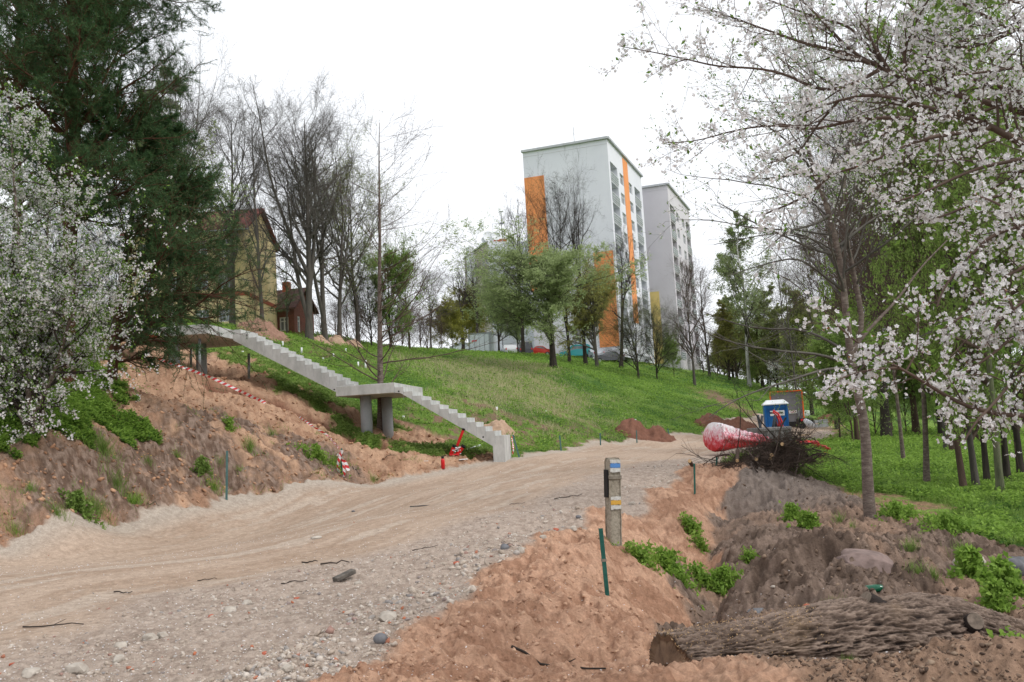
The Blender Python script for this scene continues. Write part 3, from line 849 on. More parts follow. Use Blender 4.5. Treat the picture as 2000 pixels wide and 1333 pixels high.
def tower(name, label, corner, rd, Lr, ld, Ll, ztop, zbase, wallmat, panels_left, strip, nfl=9):
    C = np.array([corner[0], corner[1], zbase])
    root = empty(name, C, label, 'apartment block', None)
    rd = np.array([rd[0], rd[1], 0.]); rd /= np.linalg.norm(rd)
    ld = np.array([ld[0], ld[1], 0.]); ld /= np.linalg.norm(ld)
    H = ztop - zbase
    ops = []; kinds = []
    for k in range(nfl):
        zt = H - 2.9 - 2.8 * k
        if zt - 2.6 < 0: break
        for (u0, u1, kd) in ((.9, 5.0, 'b'), (6.4, 8.7, 'w'), (11.9, 14.2, 'w'), (15.9, 19.9, 'b')):
            if kd == 'b': ops.append((u0, u1, zt - 2.55, zt, 1.1)); kinds.append('b')
            else: ops.append((u0, u1, zt - 1.75, zt - .25, .22)); kinds.append('w')
    wall = MB(); rec = MB()
    facade(wall, C, rd, Lr, H, ops, .2)
    # the wall outward normal for u x z must face away from the building: rd x z points (rd.y, -rd.x)
    B = C + ld * Ll; D = C + rd * Lr; E = B + rd * Lr
    for a, b in ((B, C), (E, B), (D, E)):
        wall.add([a, b, b + ZD * H, a + ZD * H], [(0, 1, 2, 3)])
    wall.add([C + ZD * H, D + ZD * H, E + ZD * H, B + ZD * H], [(0, 1, 2, 3)])
    wall.build('wall', wallmat, root)
    nrm = np.cross(rd, ZD); nl = np.cross(ld, ZD) * -1
    for o, kd in zip(ops, kinds):
        if kd == 'w':
            window(root, C, rd, o[:4], .22, 1)
        else:
            w = o[1] - o[0]
            # door and window inside the loggia
            window(root, C, rd, (o[0] + .3, o[0] + 2.6, o[2] + .9, o[3] - .25), 1.1, 1)
            m = MB(); cpos = C + rd * (o[0] + w / 2) + ZD * (o[2] + .52) + nrm * .04
            m.box(cpos, (w, .05, 1.04), ax=(rd, nrm, ZD))
            bp = m.build('balcony', M['balcony_panel'], root)
            r = MB()
            for i in range(6):
                r.box(cpos + rd * w * (i / 5 - .5) * .985 + nrm * .04, (.09, .04, 1.1), ax=(rd, nrm, ZD))
            for z in (-.5, -.16, .18, .52):
                r.box(cpos + ZD * z + nrm * .043, (w + .1, .05, .09), ax=(rd, nrm, ZD))
            rl = r.build('railing', M['rail_white'], None)
            rl.parent = bp; rl.data.transform(Matrix.Translation(-Vector(root.location)))
    for (a, b, z0, z1, mt) in panels_left:     # on the end wall, measured from the corner; z from top
        c = C + ld * (a + b) / 2 + ZD * (H - (z0 + z1) / 2) + nl * .02
        MB().box(c, (b - a, .04, z1 - z0), ax=(ld, nl, ZD)).build('painted_panel', M[mt], root)
    for (a, b, z0, z1, mt) in strip:
        c = C + rd * (a + b) / 2 + ZD * (H - (z0 + z1) / 2) + nrm * .02
        MB().box(c, (b - a, .04, z1 - z0), ax=(rd, nrm, ZD)).build('painted_panel', M[mt], root)
    # roof coping
    m = MB(); th = .35
    for a, b, n_ in ((B, C, nl), (C, D, nrm)):
        dd = (b - a) / np.linalg.norm(b - a)
        m.box((a + b) / 2 + ZD * (H + .03) + n_ * .07, (np.linalg.norm(b - a) + .3, .5, .3), ax=(dd, n_, ZD))
    m.build('roof_edge', M['metal_roof'], root)
    # thin joint line of the parapet slab
    m = MB().box((B + C) / 2 + ZD * (H - .75) + nl * .012, (Ll, .03, .05), ax=(ld, nl, ZD)); m.build('wall_joint', M['plaster_lilac'], root)
    return root, C, rd, ld, H, nl, nrm
def tower_plan(c, d, right, left):
    a = P(*c, d); z = a[2]; r_ = ray(*right) * (z / ray(*right)[2]); l_ = ray(*left) * (z / ray(*left)[2])
    rd = (r_ - a)[:2]; Lr = float(np.linalg.norm(rd)); rd = rd / Lr
    ld = np.array([-rd[1], rd[0]])
    return (a[0], a[1]), rd, Lr, ld, float(z), float(np.linalg.norm((l_ - a)[:2]))
c1_, rd1, Lr1, ld1, z1_, Ll1 = tower_plan((1185, 270), 120, (1252, 345), (1015, 292))
c2_, rd2, Lr2, ld2, z2_, Ll2 = tower_plan((1303, 360), 144, (1343, 408), (1252, 362))
t1 = tower('apartment_tower', 'tall white nine-storey apartment block with orange stripe and panels, nearest tower', c1_, rd1, max(Lr1, 20.4), ld1, Ll1, z1_, 8.6, M['plaster_white'],
           [(9.1, 11.95, 3.7, 19.5, 'paint_orange'), (-.0 + .25, 2.9, 15.2, 27.9, 'paint_orange')], [(8.75, 11.85, .35, 24.0, 'paint_orange')])
tower('apartment_tower', 'grey-lilac apartment block with yellow lower end wall, behind the orange-striped tower', c2_, rd2, max(Lr2, 20.4), ld2, 12.0, z2_, 7.6, M['plaster_lilac'],
      [(2.6, 6.2, 17.0, 28.5, 'paint_yellow')], [(9.4, 11.2, 18, 28, 'plaster_white')])
# antenna and hatch on the roof
root, C, rd, ld, H, nl, nrm = t1
a = C + ld * 5.3 + rd * 3 + ZD * (H + .1)
MB().tube([a, a + ZD * 3.2], .035, 5).tube([a, a + ZD * 1.1], .09, 6).tube([a + rd * .3 + ZD * 2.2, a - rd * .3 + ZD * 2.2], .03, 4).build('roof_antenna', M['metal_grey'], root)
MB().box(C + ld * 8.2 + rd * 2 + ZD * (H + .35), (1.4, 1.2, .5), ax=(ld, rd, ZD)).build('roof_hatch', M['metal_grey'], root)

def far_block():
    C = P(952, 472, 140); H = C[2] - 9.0; C = v3(C[0], C[1], 9.0)
    root = empty('apartment_block', C, 'white and brown panel apartment block with satellite dishes, left of the orange tower', 'apartment block')
    fd = v3(-.31, .951, 0); ed = v3(.951, .31, 0)      # facade direction (away), end wall direction
    nf = -np.cross(fd, ZD) * -1; nf = np.cross(-fd, ZD) if np.cross(-fd, ZD)[0] < 0 else np.cross(fd, ZD)
    # block parts
    A = C + fd * 14
    ops = []
    for k in range(6):
        zt = H - 2.0 - 2.8 * k
        for u0 in (.8, 3.4, 6.0, 10.4, 12.2): ops.append((u0, u0 + 1.5, zt - 1.5, zt, .2))
    m = MB()
    facade(m, A, -fd, 14, H, ops, .2)
    m.build('facade', M['plaster_brown'], root)
    for o in ops: window(root, A, -fd, o[:4], .2, 1, fw=.12)
    E = C + ed * 11
    m = MB()
    m.add([C, E, E + ZD * H, C + ZD * H], [(0, 1, 2, 3)]); m.add([E, E + fd * 14, E + fd * 14 + ZD * H, E + ZD * H], [(0, 1, 2, 3)])
    m.add([A, A + ZD * H, A + ed * 11 + ZD * H, A + ed * 11], [(0, 1, 2, 3)])
    m.add([C + ZD * H, E + ZD * H, E + fd * 14 + ZD * H, A + ZD * H], [(0, 1, 2, 3)])
    m.build('end_wall', M['plaster_white'], root)
    n = np.cross(-fd, ZD)
    MB().box(C + fd * 8.2 + ZD * (H / 2 + .4) + n * .5, (1.6, 1.0, H + .8), ax=(fd, n, ZD)).build('stair_tower', M['plaster_white'], root)
    MB().box(C + fd * 4 + ed * 3 + ZD * (H + .5), (3, 2, 1.0), ax=(fd, ed, ZD)).build('roof_hut', M['trim_red'], root)
    MB().box(C + fd * 7 + n * .1 + ZD * (H + .02), (14.2, .4, .2), ax=(fd, n, ZD)).build('roof_edge', M['metal_roof'], root)
    # satellite dishes
    for (px, py, r) in ((955, 463, .95), (969, 461, .75), (947, 470, .6)):
        p = P(px, py, 141.5)
        ang = [2 * math.pi * k / 16 for k in range(16)]
        ax = v3(.35, -1, .25); ax /= np.linalg.norm(ax); u = np.cross(ax, ZD); u /= np.linalg.norm(u); w = np.cross(u, ax)
        rings = [p - ax * .0]
        vs = [p - ax * .22 * r]; fs = []
        for j, rr in enumerate((.5, 1.0)):
            for q in ang: vs.append(p + (u * math.cos(q) + w * math.sin(q)) * rr * r - ax * .22 * r * (1 - rr * rr))
        for k in range(16):
            fs.append((0, 1 + k, 1 + (k + 1) % 16)); fs.append((1 + k, 17 + k, 17 + (k + 1) % 16, 1 + (k + 1) % 16))
        mm = MB().add(vs, fs); mm.tube([p - ax * .2 * r, v3(p[0], p[1] + .2, C[2] + H)], .05, 6); mm.tube([p - w * r, p + ax * r * .9], .02, 4)
        mm.build('satellite_dish', M['white_plastic'], root)
    b0 = P(981, 470, 141.5); b0[2] = C[2] + H; b1 = P(978.5, 414, 141.5)
    mm = MB().tube([b0, b1], .06, 6)
    c2 = b0 + (b1 - b0) * .62
    mm.box(c2, (3.0, .05, .05)); mm.box(c2 + v3(-1.4, 0, -.5), (.05, .05, 1.0)); mm.box(c2 + v3(1.4, 0, -.5), (.05, .05, 1.0)); mm.box(b1, (.7, .3, .12)); mm.box(c2, (.7, .4, .2))
    mm.build('antenna_mast', M['metal_grey'], root)
far_block()

def yellow_house():
    zb, ze, zr = 6.9, 14.8, 16.9
    C = P(477, 440, 62.0); C[2] = zb
    fd = v3(-.9998, .02, 0); gd = v3(.02, .9998, 0)
    Lf, Lg = 8.2, 7.6; H = ze - zb
    root = empty('yellow_house', C, 'pale yellow plastered house with red roof behind the pine on the crest', 'house')
    A = C + fd * Lf
    ops = []
    for u0 in (1.0, 2.6, 4.4, 6.4):
        for z0, h in ((5.95, 1.25), (3.75, 1.1), (1.5, .9)): ops.append((Lf - u0 - .95, Lf - u0, z0, z0 + h, .15))
    m = MB(); facade(m, A, -fd, Lf, H, ops, .15)
    B = C + gd * Lg; mid = C + gd * Lg / 2
    m.add([C, B, B + ZD * H, mid + ZD * (zr - zb - .1), C + ZD * H], [(0, 1, 2, 3, 4)])
    D = A + gd * Lg
    m.add([A, A + ZD * H, A + gd * Lg / 2 + ZD * (zr - zb - .1), D + ZD * H, D], [(0, 1, 2, 3, 4)])
    m.add([B, D, D + ZD * H, B + ZD * H], [(0, 1, 2, 3)])
    m.build('wall', M['house_yellow'], root)
    for o in ops: window(root, A, -fd, o[:4], .15, 1, fw=.07)
    # roof slopes
    m = MB(); ov = .3
    for s in (0, 1):
        e = (C if s == 0 else B); sd = -gd if s == 0 else gd
        slope = (zr - ze) / (Lg / 2)
        p0 = e + sd * ov + ZD * (H - ov * slope); p1 = mid + ZD * (zr - zb)
        q = [p0 - fd * ov, p1 - fd * ov, p1 + fd * (Lf + ov), p0 + fd * (Lf + ov)]
        m.prism(q, ZD * .16)
    rf = m.build('roof', M['roof_red'], root)
    MB().tube([C - gd * .5 - fd * .4 + ZD * (H - .22), C - gd * .5 + fd * (Lf + .4) + ZD * (H - .22)], .07, 8).build('gutter', M['metal_grey'], root)
    n = -gd; g2 = -fd
    m = MB().box(C + fd * Lf / 2 + n * .02 + ZD * 3.35, (Lf, .04, .28), ax=(fd, n, ZD)); m.box(C + gd * Lg / 2 + g2 * .02 + ZD * 3.35, (Lg, .04, .28), ax=(gd, g2, ZD))
    m.build('red_band', M['trim_red'], root)
yellow_house()

# brick material
def brick_mat():
    m, nt, b = new_mat('red_brick')
    tc = nt.nodes.new('ShaderNodeTexCoord'); mp = nt.nodes.new('ShaderNodeMapping'); mp.inputs['Rotation'].default_value = (math.pi / 2, 0, 0)
    nt.links.new(tc.outputs['Object'], mp.inputs[0])
    br = nt.nodes.new('ShaderNodeTexBrick'); br.inputs['Scale'].default_value = 4
    br.inputs['Color1'].default_value = (.21, .062, .045, 1); br.inputs['Color2'].default_value = (.15, .05, .038, 1); br.inputs['Mortar'].default_value = (.26, .16, .13, 1)
    br.inputs['Mortar Size'].default_value = .015
    nt.links.new(mp.outputs[0], br.inputs[0]); nt.links.new(br.outputs[0], b.inputs['Base Color']); b.inputs['Roughness'].default_value = .9
    return m
M['brick'] = brick_mat()
def brick_house():
    C = P(576, 652, 69.0); C[2] = 7.4
    ze, zr = 10.15, 11.7; H = ze - C[2]
    root = empty('brick_house', C, 'small red brick house with white windows between the yellow house and bare trees', 'house')
    fd = v3(-.97, .25, 0); fd /= np.linalg.norm(fd); gd = v3(.25, .97, 0); gd /= np.linalg.norm(gd)
    Lf, Lg = 3.6, 3.2
    A = C + fd * Lf
    ops = [(Lf - 1.25, Lf - .5, 1.0, 2.05, .15), (Lf - 2.9, Lf - 2.2, 1.0, 2.05, .15)]
    og = [(.5, .9, .9, 2.1, .12), (1.9, 2.4, .9, 2.1, .12)]
    m = MB(); facade(m, A, -fd, Lf, H, ops, .15); facade(m, C, gd, Lg, H, og, .12)
    B = C + gd * Lg; D = A + gd * Lg; mid = Lg / 2
    m.add([A, A + ZD * H, D + ZD * H, D], [(0, 1, 2, 3)]); m.add([B, D, D + ZD * H, B + ZD * H], [(0, 1, 2, 3)])
    m.add([C + ZD * H, B + ZD * H, C + gd * mid + ZD * (zr - C[2])], [(0, 1, 2)]); m.add([A + ZD * H, D + ZD * H, A + gd * mid + ZD * (zr - C[2])], [(0, 1, 2)])
    m.build('wall', M['brick'], root)
    for o in ops: window(root, A, -fd, o[:4], .15, 1, fw=.09)
    for o in og: window(root, C, gd, o[:4], .12, 0, fw=.1)
    m = MB()
    for e, sd in ((C, -gd), (B, gd)):
        p0 = e + sd * .35 + ZD * (H - .2); p1 = C + gd * mid + ZD * (zr - C[2])
        m.prism([p0 - fd * .3, p1 - fd * .3, p1 + fd * (Lf + .3), p0 + fd * (Lf + .3)], ZD * .14)
    rf = m.build('roof', M['roof_dark'], root)
    ch = MB().box(C + fd * 1.4 + gd * mid + ZD * (zr - C[2] + .25), (.5, .5, .9), ax=(fd, gd, ZD)).build('chimney', M['trim_red'], None)
    ch.parent = rf; ch.data.transform(Matrix.Translation(-Vector(root.location)))
brick_house()

def shed():
    p = P(911, 684, 119); 
    root = empty('garden_shed', p, 'low grey shed roof beside the white storage container on the crest', 'shed')
    MB().prism([p + v3(-2.0, 0, -1), p + v3(1.2, 0, -1), p + v3(1.2, 0, .55), p + v3(-.5, 0, 1.0), p + v3(-2.0, 0, .45)], (0, 3, 0)).build('shed_wall', M['container_white'], root)
    m = MB(); m.prism([p + v3(-2.2, -.15, .42), p + v3(-.5, -.15, 1.02), p + v3(1.35, -.15, .5), p + v3(1.35, -.15, .6), p + v3(-.5, -.15, 1.12), p + v3(-2.2, -.15, .52)], (0, 3.3, 0)); m.build('shed_roof', M['metal_roof'], root)
shed()

def storage_container():
    C = P(959, 692, 114.0); C[2] -= .7
    g = C[2]; H = 2.75 + .7
    fd = v3(-.97, .24, 0); fd /= np.linalg.norm(fd); sd = v3(.24, .97, 0); sd /= np.linalg.norm(sd)
    root = empty('storage_container', C, 'white steel storage container with small red sign, standing on the grassy crest', 'container')
    Lf, Ls = 2.75, 6.0
    c = C + fd * Lf / 2 + sd * Ls / 2 + ZD * H / 2
    m = MB().box(c, (Lf - .1, Ls - .1, H - .05), ax=(fd, sd, ZD))
    n2 = np.cross(sd, ZD)
    for k in range(26):   # corrugation of the long side
        m.box(C + sd * (.3 + k * .215) + n2 * -.02 + ZD * H / 2, (.1, .05, H - .3), ax=(sd, n2, ZD))
    m.build('body', M['container_white'], root)
    m = MB()
    for a in (0, Lf):
        for b_ in (0, Ls): m.box(C + fd * a + sd * b_ + ZD * H / 2, (.14, .14, H), ax=(fd, sd, ZD))
    for z in (H - .06, .08):
        m.box(C + fd * Lf / 2 + ZD * z, (Lf, .15, .13), ax=(fd, sd, ZD)); m.box(C + sd * Ls / 2 + ZD * z, (.15, Ls, .13), ax=(fd, sd, ZD)); m.box(C + fd * Lf + sd * Ls / 2 + ZD * z, (.15, Ls, .13), ax=(fd, sd, ZD))
    m.build('frame', M['metal_grey'], root)
    for k in (.27, .73):
        d_ = MB().box(C + fd * Lf * k - sd * .0 + ZD * (H / 2 + .1), (Lf * .43, .12, H - .6), ax=(fd, sd, ZD), bevel=.02).build('door', M['container_white'], root)
        MB().tube([C + fd * Lf * k - sd * .08 + ZD * .5, C + fd * Lf * k - sd * .08 + ZD * (H - .3)], .03, 6).build('lock_bar', M['metal_grey'], root)
    MB().box(C + fd * 2.05 - sd * .08 + ZD * (H - .95), (.62, .03, .16), ax=(fd, sd, ZD)).build('red_sign', M['red_steel'], root)
storage_container()

# ------------------------------------------------------------------ cars on the yard
def car(x, y, rz, L, Wd, H, paint, label, van=False, open_hatch=False):
    z = hz(x, y) - .22
    root = empty('parked_van' if van else 'parked_car', (x, y, z), label, 'van' if van else 'car', 'vehicles parked by the towers', rz)
    r = .32
    if van:
        prof = [(-L / 2, .35), (-L / 2, .9), (-L / 2 + .12, H - .15), (-L / 2 + .4, H), (L / 2 - 1.75, H), (L / 2 - 1.15, 1.15), (L / 2 - .15, .95), (L / 2, .7), (L / 2, .35)]
        glass = [(-L / 2 + .35, 1.15), (-L / 2 + .45, H - .2), (L / 2 - 1.85, H - .2), (L / 2 - 1.35, 1.15)]
    else:
        prof = [(-L / 2, .32), (-L / 2, .75), (-L / 2 + .15, .95), (-L / 2 + .75, 1.0), (-L / 2 + 1.25, H - .04), (-L / 2 + 1.6, H), (L / 2 - 1.9, H - .02), (L / 2 - 1.2, .98), (L / 2 - .25, .82), (L / 2, .6), (L / 2, .32)]
        glass = [(-L / 2 + .98, 1.0), (-L / 2 + 1.35, H - .1), (L / 2 - 1.95, H - .1), (L / 2 - 1.4, 1.0)]
    m = MB()
    # body with tapered greenhouse
    def sec(yv, tap): return [(a, yv * (1 - (tap if z_ > 1.0 else 0)), z_) for a, z_ in prof]
    n = len(prof)
    rows = [sec(-Wd / 2, .12), sec(-Wd / 2 + .12, .10), sec(Wd / 2 - .12, .10), sec(Wd / 2, .12)]
    vs = [p for rr in rows for p in rr]
    fs = [tuple(range(n)), tuple(range(3 * n, 4 * n))[::-1]]
    for j in range(3):
        for k in range(n):
            k2 = (k + 1) % n
            fs.append((j * n + k, j * n + k2, (j + 1) * n + k2, (j + 1) * n + k))
    m.add(vs, fs)
    loc = Matrix.Translation(root.location) @ root.rotation_euler.to_matrix().to_4x4()
    def fin(mb, name, mat, parent=root, sm=False):
        o = mb.build(name, mat, None, sm)
        o.parent = parent
        return o
    fin(m, 'body', paint)
    for sgn in (-1, 1):
        w = sgn * Wd / 2 * .895
        fin(MB().prism([(a, w, b_) for a, b_ in glass], (0, sgn * .03, 0)), 'side_window', M['glass'])
    if van:
        fin(MB().prism([(L / 2 - 1.70, -Wd * .4, H - .12), (L / 2 - 1.70, Wd * .4, H - .12), (L / 2 - 1.2, Wd * .42, 1.2), (L / 2 - 1.2, -Wd * .42, 1.2)], (.06, 0, .03)), 'windscreen', M['glass'])
    else:
        fin(MB().prism([(L / 2 - 1.86, -Wd * .38, H - .05), (L / 2 - 1.86, Wd * .38, H - .05), (L / 2 - 1.24, Wd * .42, 1.02), (L / 2 - 1.24, -Wd * .42, 1.02)], (.04, 0, .04)), 'windscreen', M['glass'])
    for a in (-L / 2 + .75, L / 2 - .8):
        for sgn in (-1, 1):
            wl = fin(MB().tube([(a, sgn * (Wd / 2 - .2), r), (a, sgn * (Wd / 2 + .01), r)], r, 16), 'wheel', M['rubber'])
            fin(MB().tube([(a, sgn * (Wd / 2), r), (a, sgn * (Wd / 2 + .025), r)], r * .6, 12), 'rim', M['metal_grey'], wl)
    for sgn in (-1, 1):
        fin(MB().box((L / 2 - .06, sgn * Wd * .36, .68), (.16, .3, .14), bevel=.03), 'headlight', M['white_plastic'])
        fin(MB().box((-L / 2 + .02, sgn * Wd * .4, .85), (.1, .16, .22), bevel=.02), 'tail_light', M['red_plastic'])
    return root
pt = lambda n, c: mat_noise(n, tuple(v * .93 for v in c), c, 2, 2, .25, spec=.6)
teal = pt('teal_paint', (.03, .30, .33)); wht = pt('white_paint', (.66, .68, .70)); gry = pt('grey_paint', (.10, .10, .12)); red = pt('red_paint', (.45, .03, .02)); slv = pt('silver_paint', (.42, .46, .50)); dred = pt('dark_red_paint', (.14, .02, .02))
def at(px, d): return P(px, 688, d)[0], d
for px, d, rz, L, Wd, H, mt, lab, van in [
        (1122, 122, math.radians(184), 4.2, 1.75, 1.85, teal, 'teal blue small van parked among the tree trunks below the white tower', True),
        (994, 118, math.radians(100), 4.3, 1.75, 1.5, wht, 'white car seen end-on right of the storage container', False),
        (1022, 119, math.radians(100), 4.3, 1.8, 1.9, gry, 'dark van with pale window beside the thick ivy-grown trunk', True),
        (1048, 121, math.radians(190), 4.0, 1.7, 1.45, red, 'red car half hidden behind the round green willow', False),
        (1157, 122, math.radians(110), 4.2, 1.7, 1.45, slv, 'silver-blue car nose-on between the teal van and the dark car', False),
        (1184, 119, math.radians(200), 4.4, 1.75, 1.45, gry, 'dark grey car parked below the orange base panel of the tower', False),
        (1170, 127, math.radians(195), 4.2, 1.7, 1.4, dred, 'dark red car behind the dark grey car', False),
        (1238, 128, math.radians(190), 4.4, 1.75, 1.45, wht, 'white car parked beyond the dark shrubby tree at the right tower corner', False)]:
    x, y = at(px, d)
    car(x, y, rz, L, Wd, H, mt, lab, van)

# ------------------------------------------------------------------ site things at the far right of the road
def text_mesh(name, s, size, mat, loc, ax, parent, ext=.004):
    cu = bpy.data.curves.new(name, 'FONT'); cu.body = s; cu.size = size; cu.extrude = ext; cu.align_x = 'CENTER'; cu.align_y = 'CENTER'; cu.offset = .004
    o = bpy.data.objects.new(name, cu); COL.objects.link(o)
    cu.materials.append(mat)
    R = Matrix([list(a) for a in ax]).transposed().to_4x4()
    o.matrix_world = Matrix.Translation(Vector(parent.location)).inverted() @ Matrix.Translation(Vector(loc)) @ R
    mtx = o.matrix_basis.copy()
    dg = bpy.context.evaluated_depsgraph_get()
    me = bpy.data.meshes.new_from_object(o.evaluated_get(dg))
    bpy.data.objects.remove(o)
    me.transform(mtx)
    o2 = bpy.data.objects.new(name, me); COL.objects.link(o2); o2.parent = parent
    return o2
def toilet():
    d = 46.0
    b = P(1520, 868, d); b[2] = P(1520, 868, d)[2]
    up = ZD; fx = v3(.98, -.20, 0); fx /= np.linalg.norm(fx); fy = v3(-fx[1], fx[0], 0)
    root = empty('portable_toilet', b, 'blue portable toilet cabin with white roof and lettered sign', 'portable toilet')
    w, dp, H = 1.12, 1.15, 1.95
    c = b + ZD * H / 2
    MB().box(c, (w, dp, H), ax=(fx, fy, ZD), bevel=.03).build('body', M['blue_plastic'], root)
    m = MB()
    for k in (-1, 1): m.box(c + fx * k * (w / 2 - .05) - fy * (dp / 2 + .012), (.09, .03, H - .02), ax=(fx, fy, ZD), bevel=.01)
    m.box(c - fy * (dp / 2 + .014) + ZD * (-H / 2 + .08), (w, .03, .14), ax=(fx, fy, ZD)); m.build('corner_trim', M['blue_plastic'], root)
    dr_ = MB().box(c - fy * (dp / 2 + .01) - ZD * .25, (w * .76, .03, H * .68), ax=(fx, fy, ZD), bevel=.012).build('door', M['blue_plastic'], root)
    m = MB()
    for k in (-1, 1):
        for q in range(4): m.box(c + fx * k * .26 - fy * (dp / 2 + .02) + ZD * (H / 2 - .14 - q * .05), (.42, .03, .022), ax=(fx, fy, ZD))
    m.build('vent_slats', M['blue_plastic'], root)
    # domed white roof
    r0 = b + ZD * H
    q = [r0 + fx * a * (w / 2 + .05) + fy * s * (dp / 2 + .06) for a, s in ((-1, -1), (1, -1), (1, 1), (-1, 1))]
    q1 = [r0 + ZD * .24 + fx * a * w * .36 + fy * s * dp * .3 for a, s in ((-1, -1), (1, -1), (1, 1), (-1, 1))]
    q0 = [p + ZD * .045 for p in q]
    m = MB().add(q + q0 + q1, [(0, 1, 2, 3), (8, 9, 10, 11)] + [(i, (i + 1) % 4, 4 + (i + 1) % 4, 4 + i) for i in range(4)] + [(4 + i, 4 + (i + 1) % 4, 8 + (i + 1) % 4, 8 + i) for i in range(4)])
    m.build('roof', M['white_plastic'], root)
    sc = b + ZD * 1.53 - fy * (dp / 2 + .035) + fx * .04
    sg = MB().box(sc, (.68, .02, .25), ax=(fx, fy, ZD), bevel=.006).build('sign', M['white_plastic'], root)
    text_mesh('sign_lettering', 'Toilet', .165, M['black'], sc - fy * .014 + fx * .09 + ZD * .02, (fx, ZD, -fy), root)
    m = MB()
    for a in (-.06, .06): m.tube([sc - fy * .012 + fx * (-.25 + a * .8) + ZD * .03, sc - fy * .018 + fx * (-.25 + a * .8) + ZD * .03], .05, 12)
    m.build('sign_emblem', M['black'], root)
toilet()

def trailer():
    d = 74.0
    b = P(1541, 838, d)
    fx = v3(.955, -.30, 0); fx /= np.linalg.norm(fx); fy = v3(-fx[1], fx[0], 0)
    root = empty('box_trailer', b, 'grey box trailer with orange edge frame parked behind the blue toilet', 'trailer')
    w, L, H0, H1 = 2.45, 5.2, .55, 3.0
    c = b + ZD * (H0 + H1) / 2 + fy * L / 2
    MB().box(c, (w, L, H1 - H0), ax=(fx, fy, ZD)).build('body', M['trailer_grey'], root)
    m = MB(); e = .1
    for k in (-1, 1): m.box(b + fx * k * w / 2 + ZD * (H0 + H1) / 2 - fy * .02, (e, .14, H1 - H0), ax=(fx, fy, ZD))
    m.box(b + ZD * H1 - fy * .022, (w + e, .14, e), ax=(fx, fy, ZD)); m.build('edge_frame', M['orange_frame'], root)
    dm = MB().box(b + ZD * 1.95 - fy * .025, (1.45, .04, 1.3), ax=(fx, fy, ZD), bevel=.01).build('rear_door', M['trailer_grey'], root)
    m = MB()
    for k in (-1, 1): m.tube([b + fx * k * .62 + ZD * 2.55 - fy * .06, b + fx * k * .62 + ZD * 2.55 - fy * .1], .05, 8)
    m.tube([b + fx * .85 + ZD * .75 - fy * .08, b + fx * .85 + ZD * 1.65 - fy * .08], .05, 8)
    m.build('door_fitting', M['metal_grey'], root)
    pl = b + fx * .42 + ZD * 1.33 - fy * .06
    pp = MB().box(pl, (.6, .02, .24), ax=(fx, fy, ZD)).build('number_panel', M['white_plastic'], root)
    text_mesh('number_lettering', 'OD', .27, mat_noise('maroon', (.25, .02, .03), (.3, .03, .04)), pl - fy * .014 + fx * .02, (fx, ZD, -fy), root)
    m = MB().box(b + ZD * .38 - fy * .01, (w * .96, .25, .34), ax=(fx, fy, ZD)).box(b + ZD * .35 + fy * L / 2, (w * .6, L * .9, .2), ax=(fx, fy, ZD))
    m.build('chassis', M['rubber'], root)
    for k in (-1, 1):
        for q in (2.0, 2.9):
            wl = MB().tube([b + fx * k * (w / 2 - .25) + fy * q + ZD * .33, b + fx * k * (w / 2 + .02) + fy * q + ZD * .33], .33, 18).build('wheel', M['rubber'], root)
        MB().box(b + fx * k * 1.0 + ZD * .45 - fy * .15, (.3, .06, .14), ax=(fx, fy, ZD)).build('tail_light', M['red_steel'], root)
trailer()
def bumps():
    # black machine, grey pipe and concrete blocks right of the trailer
    c = P(1573, 836, 70)
    g = hz(c[0], c[1])
    root = empty('compressor', (c[0], c[1], g), 'black wheeled compressor with red light right of the grey trailer', 'machine')
    c[2] = g
    MB().box(c + v3(0, 0, .55), (1.1, .9, .55), bevel=.08).build('housing', M['black'], root)
    for k in (-.35, .35):
        MB().tube([c + v3(k, -.5, .28), c + v3(k, -.36, .28)], .27, 16).build('wheel', M['rubber'], root)
    MB().box(c + v3(-.25, -.47, .68), (.36, .06, .16)).build('tail_light', M['red_steel'], root)
    p0 = P(1573, 822, 69); p1 = P(1585, 832, 68)
    r2 = empty('pipe_piece', p1, 'short pale grey plastic pipe lying right of the black compressor', 'pipe')
    MB().tube([p0, (p0 + p1) / 2 + v3(0, 0, .02), p1], [.16, .24, .26], 14).build('pipe_tube', M['metal_roof'], r2, True)
    for i, (px, py) in enumerate(((1596, 832), (1610, 831), (1596, 824), (1609, 823))):
        q = P(px, py, 74)
        o = MB().box(q, (.55, .5, .28), bevel=.02).build('concrete_block', M['column'])
        tag(o, ['grey concrete block, lower left of the small stack right of the trailer', 'grey concrete block, lower right of the small stack right of the trailer', 'grey concrete block, upper left of the small stack right of the trailer', 'grey concrete block, upper right of the small stack right of the trailer'][i], 'concrete block', 'grey blocks stacked right of the trailer')
    for i, (px, py, w_) in enumerate(((1572.5, 814, .25), (1577, 812, .45))):
        q = P(px, py, 90)
        o = MB().box(q, (w_, .2, 1.0), bevel=.02).build('site_board', M['white_plastic']); tag(o, ['narrow white board standing right of the trailer, left of a pair', 'wider white board standing right of the trailer, right of a pair'][i], 'board', 'white boards right of the trailer')
bumps()
def planks():
    p0, p1 = P(1559, 849, 52), P(1583, 851, 52)
    o = MB().box((p0 + p1) / 2, (np.linalg.norm(p1 - p0), .14, .05), rz=.05).build('timber_plank', M['wood_cut']); tag(o, 'pale timber plank lying on soil right of the toilet', 'plank')
planks()

